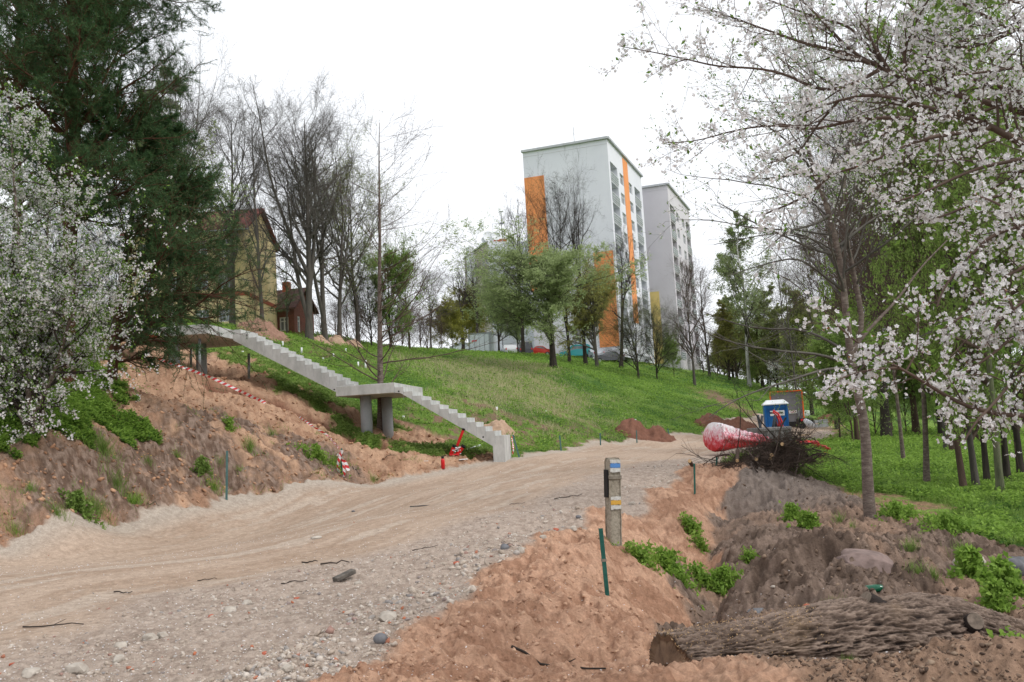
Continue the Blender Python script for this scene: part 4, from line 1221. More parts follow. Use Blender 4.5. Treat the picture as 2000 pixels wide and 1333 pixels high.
# concrete manhole-ring bin with pipes standing in it
def ring_bin():
    d = 42.5
    b = P(1504, 870, d)
    root = empty('concrete_bin', b, 'grey ribbed concrete bin before the blue toilet', 'concrete bin')
    fx = v3(.97, .24, 0); fy = v3(-.24, .97, 0)
    m = MB(); w, dp, H = 1.55, 1.0, .82
    for s in (-1, 1):
        m.box(b + fy * s * (dp / 2) + ZD * H / 2, (w, .1, H), ax=(fx, fy, ZD), bevel=.015)
        m.box(b + fx * s * (w / 2) + ZD * (H / 2 - .003), (.1, dp + .096, H), ax=(fx, fy, ZD), bevel=.015)
    m.box(b + ZD * .06, (w, dp, .1), ax=(fx, fy, ZD))
    m.build('bin_wall', M['bin_concrete'], root)
    m = MB()
    for k in range(5): m.box(b - fy * (dp / 2 + .07) + fx * (k / 4 - .5) * w * .9 + ZD * .36, (.2, .07, .66), ax=(fx, fy, ZD), bevel=.02)
    m.box(b - fy * (dp / 2 + .08) + ZD * (H - .1), (w + .12, .1, .16), ax=(fx, fy, ZD), bevel=.03)
    m.build('rib', M['bin_concrete'], root)
    def pipe(pts, r, mat, lab, grp='pipes sticking out of the concrete bin'):
        n = 10
        pts = [np.array(p) for p in pts]
        o = MB().tube(pts, r, n).build('plastic_pipe', mat, None, True); tag(o, lab, 'pipe', grp)
    z = lambda px, py, dd=0: P(px, py, d + dd)
    pipe([z(1478, 862), z(1484, 838), z(1489, 812)], .055, M['dark_pipe'], 'dark grey pipe leaning right, left crossing pair in the concrete bin')
    pipe([z(1490, 864, .15), z(1485, 835, .15), z(1480, 811, .15)], .065, M['dark_pipe'], 'dark grey pipe leaning left, left crossing pair in the concrete bin')
    pipe([z(1508, 858), z(1511, 828), z(1514, 811)], .065, M['dark_pipe'], 'dark grey pipe leaning right, in front of the toilet sign')
    pipe([z(1520, 860, .2), z(1516, 834, .2), z(1513, 812, .2)], .055, M['dark_pipe'], 'dark grey pipe leaning left, in front of the toilet sign')
    pipe([z(1530, 845), z(1527, 824), z(1520, 809), z(1510, 802)], .045, M['red_plastic'], 'upper curved red pipe arching over the toilet sign')
    pipe([z(1527, 846, .1), z(1523, 826, .1), z(1517, 812, .1), z(1509, 805, .1)], .035, M['red_plastic'], 'second curved red pipe just under the upper one')
    pipe([z(1522, 846, .2), z(1521, 828, .2), z(1521, 812, .2)], .035, M['red_plastic'], 'straight upright red pipe below the red arches')
    pipe([z(1521, 846, .3), z(1518, 830, .3), z(1513, 815, .3)], .03, M['red_plastic'], 'thin leaning red pipe left of the upright red pipe')
ring_bin()

# bundle of red ducts wrapped in clear film
def red_bundle():
    rg = random.Random(4)
    a = P(1394, 853, 37.5); e = P(1500, 863, 39.0)
    ax = e - a; L = np.linalg.norm(ax); ax /= L
    u = np.cross(ax, ZD); u /= np.linalg.norm(u); w = np.cross(u, ax)
    g = min(hz(a[0], a[1]), hz(e[0], e[1]))
    root = empty('duct_bundle', (a + e) / 2, 'bundle of red ducts wrapped in white film beside the brush pile', 'pipe bundle')
    wrapm, nt, bs = new_mat('stretch_film')
    tc = nt.nodes.new('ShaderNodeTexCoord'); sx = nt.nodes.new('ShaderNodeSeparateXYZ'); nt.links.new(tc.outputs['Object'], sx.inputs[0])
    mp = nt.nodes.new('ShaderNodeMapping'); mp.inputs['Scale'].default_value = (3, 3, 1.2); nt.links.new(tc.outputs['Object'], mp.inputs[0])
    nz = _noise(nt, 3.0, 8, .75, vec=mp.outputs[0])
    m1 = nt.nodes.new('ShaderNodeMath'); m1.operation = 'MULTIPLY_ADD'; m1.inputs[1].default_value = .42; nt.links.new(sx.outputs[2], m1.inputs[0]); nt.links.new(nz, m1.inputs[2])
    nt.links.new(_ramp(nt, m1.outputs[0], [(.40, (.50, .012, .02)), (.52, (.60, .10, .14)), (.64, (.76, .48, .54)), (.78, (.84, .80, .82))]), bs.inputs['Base Color'])
    bs.inputs['Roughness'].default_value = .22; _bump(nt, bs, nz, .6, .03)
    # tapered faceted bundle
    nr, ns = 46, 40
    vs = []; fs = []
    for i in range(nr + 1):
        t = i / nr
        R = .62 * (1 - t) + .17 * t + .03 * math.sin(t * 9)
        R *= (1 if t > .03 else .93)
        for k in range(ns):
            an = 2 * math.pi * k / ns
            rr = R * (1 + .10 * math.cos(an * 7 + 1.5 * t) + rg.uniform(-.035, .035))
            if t > .45: rr *= 1 + .12 * math.sin(t * 60 + an * 3)
            vs.append(a + ax * L * t + u * math.cos(an) * rr + w * (math.sin(an) * rr * .92))
    for i in range(nr):
        for k in range(ns):
            k2 = (k + 1) % ns
            fs.append((i * ns + k, i * ns + k2, (i + 1) * ns + k2, (i + 1) * ns + k))
    MB().add(vs, fs).build('film_wrap', wrapm, root, True)
    ecv = [a - ax * .10 + w * .12] ; ecf = []
    for rr_, off in ((.35, -.09), (.62, -.02)):
        for k in range(ns):
            an = 2 * math.pi * k / ns; ecv.append(a + ax * (off + rg.uniform(-.02, .02)) + u * math.cos(an) * rr_ + w * math.sin(an) * rr_ * .93)
    for k in range(ns):
        k2 = (k + 1) % ns; ecf.append((0, 1 + k2, 1 + k)); ecf.append((1 + k, 1 + k2, 1 + ns + k2, 1 + ns + k))
    MB().add(ecv, ecf).build('film_cap', wrapm, root, True)
    m = MB()
    for k in range(4):
        c = e + u * rg.uniform(-.1, .1) + w * rg.uniform(-.1, .1)
        m.tube([c - ax * .2, c + ax * .12], .05, 8)
    m.build('duct_ends', M['red_plastic'], root)
red_bundle()
def red_tape(name, pts, wdt, lab, mat, seed=0, cat='plastic sheet'):
    rg = random.Random(seed)
    vs = []; fs = []
    for i, p in enumerate(pts):
        for k in range(4):
            q = np.array(p) + v3(rg.uniform(-.06, .06), rg.uniform(-.1, .1), wdt * (k / 3 - .2) + rg.uniform(-.05, .05)) + v3(0, .10 * math.sin(k * 2.2), 0)
            vs.append(q)
    for i in range(len(pts) - 1):
        for k in range(3): fs.append((i * 4 + k, (i + 1) * 4 + k, (i + 1) * 4 + k + 1, i * 4 + k + 1))
    o = MB().add(vs, fs).build(name, mat, None, True)
    sm = o.modifiers.new('thick', 'SOLIDIFY'); sm.thickness = .03
    tag(o, lab, cat)
redfilm = mat_noise('red_film', (.55, .012, .02), (.75, .05, .05), 7, 6, .3, .5, .03, spec=.6)
def gp(px, py, dz=0.05, dmin=8, dmax=120):
    q = np.array(ghit(px, py, dmin, dmax)); q[2] += dz; return q
red_tape('red_sheeting', [gp(1560 + k * 5, 876 + (k > 6) * (k - 6) * 1.2, .1, 24, 80) for k in range(9)], .32, 'long strip of crumpled red plastic sheeting on grass right of the brush pile', redfilm, 1)
red_tape('red_sheeting', [gp(1600 + k * 4, 878 + k * 2.0, .08, 24, 80) for k in range(6)], .25, 'short crumpled red plastic strip at the end of the long one', redfilm, 2)
red_tape('red_sheeting', [gp(1606 + k * 2, 901 - k * 2.5, .06, 24, 80) for k in range(4)], .14, 'small red plastic scrap lying apart on the grass', redfilm, 3)

# red bottle and red post-anchor by the stairs
def bottle():
    b = gp(865.5, 915, 0, 24, 40)
    root = empty('gas_bottle', b, 'small upright red gas bottle with black cap on the sand by the road', 'gas bottle')
    MB().tube([b - v3(0, 0, .02), b + v3(0, 0, .26), b + v3(0, 0, .31), b + v3(0, 0, .33)], [.065, .065, .055, .03], 16).build('bottle_body', M['red_steel'], root, True)
    MB().tube([b + v3(0, 0, .32), b + v3(0, 0, .4)], .045, 10).box(b + v3(.06, 0, .41), (.1, .03, .025)).build('cap', M['black'], root)
bottle()
def red_tool():
    c = gp(889, 889, 0, 25, 45); d = c[1]
    root = empty('red_props', c, 'cluster of three red steel tubes tied with barrier tape below the stairs', 'steel tubes')
    def tb(a, b_, r):
        p, q = P(a[0], a[1], d), P(b_[0], b_[1], d - .1)
        dr = (q - p) / np.linalg.norm(q - p)
        MB().tube([p, q], r, 14).build('steel_tube', M['red_steel'], root)
        MB().tube([q - dr * .01, q + dr * .05], r * 1.1, 14).build('tube_end', M['black'], root)
    tb((893, 871), (905, 840), .05); tb((880, 889), (887, 873), .07); tb((893, 888), (904, 873), .075)
    MB().box(P(888, 888, d), (.34, .25, .05)).build('foot_plate', M['red_steel'], root)
    m = MB(); rg = random.Random(2)
    p = P(892, 874, d)
    for k in range(12):
        a = p + v3(rg.uniform(-.12, .12), -.12 + rg.uniform(-.05, .05), rg.uniform(-.25, .08)); m.box(a, (.09, .02, .035), rz=rg.uniform(-1, 1), bevel=.0)
    m.build('tape_wrap', M['white_plastic'], root)['kind'] = 'stuff'
red_tool()

# barrier tape
def tape_mat():
    m, nt, b = new_mat('barrier_tape')
    at = nt.nodes.new('ShaderNodeAttribute'); at.attribute_name = 'S'
    ma = nt.nodes.new('ShaderNodeMath'); ma.operation = 'FRACT'; nt.links.new(at.outputs['Fac'], ma.inputs[0])
    mb_ = nt.nodes.new('ShaderNodeMath'); mb_.operation = 'GREATER_THAN'; mb_.inputs[1].default_value = .5; nt.links.new(ma.outputs[0], mb_.inputs[0])
    nt.links.new(_ramp(nt, mb_.outputs[0], [(0.0, (.72, .70, .70)), (.9, (.62, .03, .035))]), b.inputs['Base Color'])
    b.inputs['Roughness'].default_value = .35
    return m
M['tape'] = tape_mat()
def tape(pts, w, label, parent=None, name='barrier_tape', twist=3, seed=0, per=.24):
    pts = [np.array(p, float) for p in pts]
    # resample
    segs = [np.linalg.norm(pts[i + 1] - pts[i]) for i in range(len(pts) - 1)]; Lt = sum(segs)
    n = max(12, int(Lt / .06)); cum = np.concatenate([[0], np.cumsum(segs)]); S = np.linspace(0, Lt, n)
    X = np.stack([np.interp(S, cum, [p[k] for p in pts]) for k in range(3)], 1)
    rg = random.Random(seed); ph = rg.uniform(0, 6)
    vs = []; fs = []; sv = []
    for i in range(n):
        t = X[min(i + 1, n - 1)] - X[max(i - 1, 0)]; t /= np.linalg.norm(t) + 1e-9
        a = np.cross(t, (0, -1, 0)); a /= np.linalg.norm(a) + 1e-9; b_ = np.cross(t, a)
        an = .5 * math.sin(S[i] * twist + ph) + .3 * math.sin(S[i] * twist * 2.7)
        d_ = a * math.cos(an) + b_ * math.sin(an)
        vs += [X[i] - d_ * w / 2, X[i] + d_ * w / 2]; sv += [S[i] / per, S[i] / per + .35]
        if i: k = 2 * i; fs.append((k - 2, k, k + 1, k - 1))
    mb = MB().add(vs, fs)
    o = mb.build(name, M['tape'], parent)
    at_ = o.data.attributes.new('S', 'FLOAT', 'POINT'); at_.data.foreach_set('value', np.array(sv, dtype=np.float32))
    if parent is None: tag(o, label, 'barrier tape', 'red and white barrier tapes')
    return o
def gt(px, py, d, dz=.35): return P(px, py, d)
tape([P(292, 697, 33.5), P(330, 708, 33.5), P(370, 722, 33.3), P(415, 739, 33), P(460, 760, 32.7), P(500, 779, 32.3), P(518, 787, 32)], .10, 'red and white tape hanging across the slope under the upper stair landing', seed=1)
tape([gp(586, 832, .3, 20, 40), gp(612, 848, .25, 20, 40), gp(640, 862, .2, 20, 40), P(662, 876, 28)], .06, 'thin red and white tape lying down the dirt bank to the tied stake', seed=2, twist=6)
tape([P(737, 809, 38.0), P(741, 808, 37.7), P(748, 810, 37.8)], .12, 'short red and white tape wound round the bare tree trunk behind the columns', seed=3)
tape([P(740, 833, 36.9), P(745, 829, 36.9), P(750, 829, 37)], .1, 'loose red and white tape end on the ground behind the columns', seed=4)
def tape_stake():
    root, b, t, dr = post('taped_stake', 667, 876, 925, 28, .025, M['green_post'], 'short stake in the dirt bank draped with a loop of red and white tape', 'stake', None, lean=(0, 0))
    d = b[1] - .15
    tape([P(668, 880, d), P(664, 892, d), P(660, 905, d), P(661, 930, d), P(666, 944, d), P(674, 946, d), P(684, 950, d), P(688, 951, d)], .09, '', root, 'tape_loop', 8, 5, .2)
    tape([P(668, 882, d - .02), P(663, 890, d), P(658, 888, d)], .08, '', root, 'tape_loop', 8, 6, .2)
    tape([P(667, 893, d - .03), P(671, 905, d - .02), P(673, 925, d), P(668, 940, d)], .08, '', root, 'tape_loop', 9, 7, .2)
    tape([P(667, 895, d + .02), P(675, 905, d), P(681, 920, d)], .1, '', root, 'tape_loop', 9, 8, .2)
tape_stake()
b, t, dr, root = stakes[1014]
tape([t, t + v3(-.05, -.02, -.1), P(1003, 878, 34), P(1001, 888, 34)], .05, '', root, 'tape_loop', 9, 9, .2)
for i, (px, py) in enumerate(((264, 656), (290, 661))):
    q = P(px, py, 34)
    red_tape('red_sheeting', [q + v3(k * .12, 0, 0) for k in range(5)], .12, ['small piece of red plastic at left on the slope behind the blossom bush', 'bright red plastic piece under the pine branch left of the stairs'][i], redfilm, 20 + i)
# ------------------------------------------------------------------ trees
def nrm(v): return v / (np.linalg.norm(v, axis=-1, keepdims=True) + 1e-9)
def resample(pts, n):
    pts = np.array(pts, float); seg = np.linalg.norm(np.diff(pts, axis=0), axis=1); c = np.concatenate([[0], np.cumsum(seg)])
    # smooth (catmull) by cubic-ish averaging
    t = np.linspace(0, c[-1], n)
    X = np.stack([np.interp(t, c, pts[:, k]) for k in range(3)], 1)
    for _ in range(2): X[1:-1] = .25 * X[:-2] + .5 * X[1:-1] + .25 * X[2:]
    return X
def stem(pts, r0, r1, n=14, power=1.0):
    X = resample(pts, n); t = np.linspace(0, 1, n)
    return X[None], (r0 + (r1 - r0) * t ** power)[None]
def child(rng, PX, PR, n, t0, t1, ang, sd, length, lsd=.3, shape=None, wig=.15, up=.0, Pn=5, rr=.5, tip=.25, rmin=.004, flat=0, bias=None, even=True, out=0):
    """grow n children from each parent. length: metres or ('r', ratio of parent length)"""
    B, Pp, _ = PX.shape
    plen = np.linalg.norm(np.diff(PX, axis=1), axis=2).sum(1)
    if even:
        t = (np.arange(n)[None] + rng.uniform(0, 1, (B, n))) / n * (t1 - t0) + t0
    else: t = rng.uniform(t0, t1, (B, n))
    f = t * (Pp - 1); i = np.minimum(f.astype(int), Pp - 2); fr = (f - i)[..., None]
    bi = np.arange(B)[:, None]
    pos = PX[bi, i] * (1 - fr) + PX[bi, i + 1] * fr
    tan = nrm(PX[bi, i + 1] - PX[bi, i])
    pr = PR[bi, i] * (1 - fr[..., 0]) + PR[bi, i + 1] * fr[..., 0]
    ref = nrm(rng.normal(0, 1, (B, n, 3)))
    if bias is not None: ref = nrm(ref + np.array(bias, float))
    perp = nrm(ref - tan * (ref * tan).sum(-1, keepdims=True))
    a = np.radians(rng.normal(ang, sd, (B, n)))[..., None]
    d = tan * np.cos(a) + perp * np.sin(a)
    if flat: d[..., 2] *= (1 - flat)
    d = nrm(d)
    if isinstance(length, tuple): L = plen[:, None] * length[1] * np.ones((B, n))
    else: L = np.full((B, n), float(length))
    if shape is not None: L = L * shape((t - t0) / (t1 - t0 + 1e-9))
    L = L * np.clip(rng.normal(1, lsd, (B, n)), .35, 1.9)
    L = L.ravel(); d = d.reshape(-1, 3); pos = pos.reshape(-1, 3); pr = pr.ravel()
    m = B * n
    X = np.empty((m, Pn, 3)); X[:, 0] = pos
    st = L / (Pn - 1)
    for k in range(1, Pn):
        d = d + rng.normal(0, wig, (m, 3)); d[:, 2] += up
        d = nrm(d)
        X[:, k] = X[:, k - 1] + d * st[:, None]
    r0 = np.minimum(pr * rr, .02 + L * .03)
    r0 = np.maximum(r0, rmin)
    tt = np.linspace(0, 1, Pn)[None]
    Rr = np.maximum(r0[:, None] * (1 - (1 - tip) * tt), rmin * .6)
    return X, Rr
def tubes(lst, sides):
    """list of (X,R) -> verts, quads"""
    V = []; Q = []; base = 0
    for (X, R), K in zip(lst, sides):
        B, Pn, _ = X.shape
        T = np.empty_like(X); T[:, 1:-1] = X[:, 2:] - X[:, :-2]; T[:, 0] = X[:, 1] - X[:, 0]; T[:, -1] = X[:, -1] - X[:, -2]
        T = nrm(T)
        avg = nrm(X[:, -1] - X[:, 0])
        ref = np.where(np.abs(avg[:, 2:3]) > .8, np.array([[1., 0, 0]]), np.array([[0, 0, 1.]]))
        ref = ref[:, None, :]
        U = nrm(ref - T * (ref * T).sum(-1, keepdims=True)); Wv = np.cross(T, U)
        an = np.arange(K) * 2 * np.pi / K
        v = X[:, :, None, :] + (U[:, :, None, :] * np.cos(an)[None, None, :, None] + Wv[:, :, None, :] * np.sin(an)[None, None, :, None]) * R[:, :, None, None]
        V.append(v.reshape(-1, 3))
        idx = base + np.arange(B * Pn * K).reshape(B, Pn, K)
        a = idx[:, :-1]; b = idx[:, 1:]
        q = np.stack([a, np.roll(a, -1, 2), np.roll(b, -1, 2), b], -1).reshape(-1, 4)
        Q.append(q); base += B * Pn * K
    return np.concatenate(V), np.concatenate(Q)
def along(rng, X, k, t0=0., t1=1., spread=.0):
    B, Pn, _ = X.shape
    t = rng.uniform(t0, t1, (B, k)); f = t * (Pn - 1); i = np.minimum(f.astype(int), Pn - 2); fr = (f - i)[..., None]
    bi = np.arange(B)[:, None]
    p = X[bi, i] * (1 - fr) + X[bi, i + 1] * fr
    tan = nrm(X[bi, i + 1] - X[bi, i])
    p = p + rng.normal(0, spread, p.shape) if spread else p
    return p.reshape(-1, 3), tan.reshape(-1, 3)
def leaf_mesh(rng, p, size, droop=0., aspect=.5, sdev=.25, tan=None, fold=.15):
    """folded rhombic leaves: 2 triangles each"""
    n = len(p)
    d = rng.normal(0, 1, (n, 3)); 
    if tan is not None: d = d * .7 + tan
    d[:, 2] -= droop
    d = nrm(d); r = nrm(np.cross(d, rng.normal(0, 1, (n, 3)))); nn = np.cross(d, r)
    s = (size * np.clip(rng.normal(1, sdev, n), .4, 1.8))[:, None]
    v = np.stack([p, p + d * s * .5 + r * s * aspect * .5 + nn * s * fold, p + d * s, p + d * s * .5 - r * s * aspect * .5 + nn * s * fold], 1)
    b = np.arange(n)[:, None] * 4
    tris = np.concatenate([b + np.array([[0, 1, 2]]), b + np.array([[0, 2, 3]])], 1).reshape(-1, 3)
    return v.reshape(-1, 3), tris
def flower_mesh(rng, p, size, face=None, sdev=.27):
    """five-petalled blossoms"""
    n = len(p)
    ax = rng.normal(0, 1, (n, 3))
    if face is not None: ax = ax + face
    ax = nrm(ax); u = nrm(np.cross(ax, rng.normal(0, 1, (n, 3)))); w = np.cross(ax, u)
    s = (size / 2 * np.clip(rng.normal(1, sdev, n), .5, 1.5))[:, None]
    V = []; 
    an0 = rng.uniform(0, 6.28, n)[:, None]
    cup = rng.uniform(.1, .5, n)[:, None]
    for k in range(5):
        a = an0 + k * 2 * np.pi / 5
        d = u * np.cos(a) + w * np.sin(a); e = -u * np.sin(a) + w * np.cos(a)
        V += [p, p + d * s * .62 + e * s * .40 + ax * s * cup * .5, p + d * s * 1.0 + ax * s * cup, p + d * s * .62 - e * s * .40 + ax * s * cup * .5]
    v = np.stack(V, 1).reshape(-1, 3)
    q = (np.arange(n * 5)[:, None] * 4 + np.array([[0, 1, 2, 3]]))
    return v, q
def needle_tufts(rng, X, k, size, width=.0035, forward=.6):
    """long thin needle triangles radiating round shoots"""
    p, t = along(rng, X, k, .1, 1.0)
    n = len(p)
    d = nrm(rng.normal(0, 1, (n, 3)) + t * forward * 1.6)
    r = nrm(np.cross(d, rng.normal(0, 1, (n, 3))))
    s = (size * rng.uniform(.7, 1.2, n))[:, None]
    v = np.stack([p - r * width, p + r * width, p + d * s], 1)
    return v.reshape(-1, 3), np.arange(n * 3).reshape(-1, 3)

def bark(name, c1, c2, c3=None, sc=9):
    return mat_noise(name, c1, c2, sc, 8, .95, .8, .03, c3=c3, stretch=(1, 1, .25), rgh=.75)
M['bark_grey'] = bark('bark_grey', (.05, .045, .04), (.13, .115, .10))
M['bark_dark'] = bark('bark_dark', (.022, .018, .016), (.07, .058, .048))
M['bark_brown'] = bark('bark_brown', (.045, .03, .024), (.12, .08, .06))
M['bark_plum'] = mat_noise('bark_plum', (.045, .032, .028), (.15, .115, .098), 6, 9, .9, .8, .012, c3=(.33, .29, .25), stretch=(1, 1, 3.2), rgh=.8)
M['bark_green'] = bark('bark_lichen', (.05, .055, .035), (.13, .14, .08), (.20, .19, .14))
M['bark_pine'] = bark('bark_pine', (.045, .022, .016), (.14, .065, .04))
M['bark_birch'] = bark('bark_birch', (.06, .055, .05), (.46, .45, .43), (.62, .61, .59), 5)
M['twig_grey'] = mat_noise('twig_grey', (.07, .063, .056), (.14, .125, .11), 3, 3, .9)
M['twig_red'] = mat_noise('twig_redbrown', (.065, .045, .036), (.13, .09, .072), 3, 3, .9)
M['twig_dark'] = mat_noise('twig_dark', (.025, .02, .018), (.06, .048, .04), 3, 3, .9)
M['needle'] = mat_leaf('pine_needles', (.030, .085, .034), (.095, .165, .06), .2)
M['needle_yellow'] = mat_leaf('pine_needles_olive', (.03, .05, .018), (.07, .095, .03), .12)
M['leaf_fresh'] = mat_leaf('fresh_leaf', (.17, .27, .06), (.36, .48, .14), .55)
M['leaf_willow'] = mat_leaf('willow_leaf', (.29, .37, .15), (.46, .54, .27), .55)
M['leaf_olive'] = mat_leaf('olive_leaf', (.20, .25, .07), (.36, .40, .13), .5)
M['leaf_yellow'] = mat_leaf('yellowgreen_leaf', (.20, .21, .03), (.33, .32, .06), .4)
M['leaf_pale'] = mat_leaf('pale_birch_leaf', (.20, .27, .11), (.36, .42, .20), .5)
M['leaf_dark'] = mat_leaf('dark_leaf', (.02, .06, .012), (.05, .12, .022), .3)
M['leaf_orange'] = mat_leaf('bronze_green_leaf', (.30, .30, .08), (.44, .42, .14), .5)
M['blossom'] = mat_leaf('white_blossom', (.58, .55, .56), (.90, .89, .90), .4)
M['blossom_stamen'] = mat_leaf('blossom_buds', (.35, .12, .07), (.42, .25, .14), .2)
M['plum_leaf'] = mat_leaf('young_plum_leaf', (.11, .22, .03), (.20, .33, .06), .45)
M['dry_blade'] = mat_leaf('dry_grass_blade', (.40, .35, .20), (.60, .54, .36), .3)

def assemble(name, loc, label, cat, group, pieces, scale=1, rz=0):
    """pieces: list of (part name, material, verts, quads, tris, smooth) in world or local coordinates relative to loc"""
    root = empty(name, loc, label, cat, group, rz)
    root.scale = (scale,) * 3
    for pn, mt, v, q, t, sm in pieces:
        me = fast_mesh(pn, np.asarray(v) - np.array(loc)[None] * 1.0, q, t, sm)
        link_mesh(pn, me, mt, root)
    return root
def copy_thing(src, loc, label, cat, group, scale=1, rz=0, mats=None, tilt=(0, 0)):
    r = src.copy(); COL.objects.link(r); r.location = loc; r.rotation_euler = (tilt[0], tilt[1], rz); r.scale = scale if isinstance(scale, tuple) else (scale,) * 3
    r['label'] = label; r['category'] = cat
    if group: r['group'] = group
    elif 'group' in r: del r['group']
    for ch in list(src.children):
        if mats and ch.name.split('.')[0] in mats and mats[ch.name.split('.')[0]] is None: continue
        c = ch.copy(); COL.objects.link(c); c.parent = r
        if mats and ch.name.split('.')[0] in mats:
            c.data = ch.data.copy(); c.data.materials[0] = mats[ch.name.split('.')[0]]
    return r

# ---- prototypes, 10 m high, base at the origin -------------------------------
def proto_tree(seed, H=10., r0=.16, lean=.03, nlimb=16, t0=.25, ang=42, limblen=.38, shape='round', up=.08, sub=(8, 10, 5), wig=.14, leaf=None, twig='twig_grey', brk='bark_grey', rmin=.0045, forks=0, droop=0, flat=0, name='bare_tree', lsize=.12, lcount=6, trunk_wig=.18, tipr=.015, leaf2=None):
    rg = np.random.default_rng(seed)
    n = 9
    pts = [np.array([0, 0, -.4])]
    for k in range(1, n):
        pts.append(np.array([rg.normal(0, trunk_wig) * k / n + lean * H * k / n, rg.normal(0, trunk_wig) * k / n, H * .97 * k / (n - 1)]))
    TX, TRd = stem(pts, r0, tipr, 16, .85)
    TRd[0, 0] *= 1.5; TRd[0, 1] *= 1.15
    shp = {'round': lambda t: .45 + .9 * np.sin(np.pi * np.clip(t * .85 + .12, 0, 1)) - .25 * t, 'cone': lambda t: 1.25 - 1.05 * t, 'vase': lambda t: 1.15 - .55 * t, 'col': lambda t: .9 - .5 * t ** 2}[shape]
    stems = [(TX, TRd)]
    if forks:
        FX, FR = child(rg, TX, TRd, forks, .12, .4, 16, 5, H * .68, .1, None, .05, .09, 12, .75, .12, rmin, 0)
        stems.append((FX, FR))
    L1 = []
    for (SX, SR) in stems:
        k = nlimb if SX is TX else max(6, nlimb // 2)
        L1.append(child(rg, SX, SR, k, t0 if SX is TX else .2, .97, ang, 9, H * limblen * (1 if SX is TX else .6), .22, shp, wig * .8, up, 9, .6, .15, rmin, flat))
    X1 = np.concatenate([a for a, b in L1]); R1 = np.concatenate([b for a, b in L1])
    X2, R2 = child(rg, X1, R1, sub[0], .18, 1.0, 38, 12, ('r', .42), .3, lambda t: 1.2 - .6 * t, wig, up * .4 - droop * .3, 6, .6, .2, rmin, flat * .5)
    X3, R3 = child(rg, X2, R2, sub[1], .12, 1.0, 36, 14, ('r', .42), .35, lambda t: 1.2 - .5 * t, wig * 1.2, up * .15 - droop, 5, .6, .3, rmin * .8)
    lv = [(X1, R1), (X2, R2), (X3, R3)]; sides = [5, 3, 3]
    last = X3
    if sub[2]:
        X4, R4 = child(rg, X3, R3, sub[2], .15, 1.0, 36, 14, ('r', .55), .35, None, wig * 1.2, up * .1 - droop * 1.3, 4, .6, .4, rmin * .65)
        lv.append((X4, R4)); sides.append(3); last = X4
    pieces = []
    v, q = tubes(stems, [14] + ([9] if forks else [])); pieces.append(('trunk', M[brk], v, q, None, True))
    v, q = tubes(lv, sides); pieces.append(('branches', M[twig], v, q, None, True))
    if leaf:
        p, t = along(rg, last, lcount, .2, 1.05, .03 * H / 10)
        v, t_ = leaf_mesh(rg, p, lsize, droop * 3 + .1, .5, .3); pieces.append(('foliage', M[leaf], v, None, t_, False))
    return assemble(name, (0, 0, 0), 'x', 'tree', None, pieces)
protos = {}; ztop_ = {}
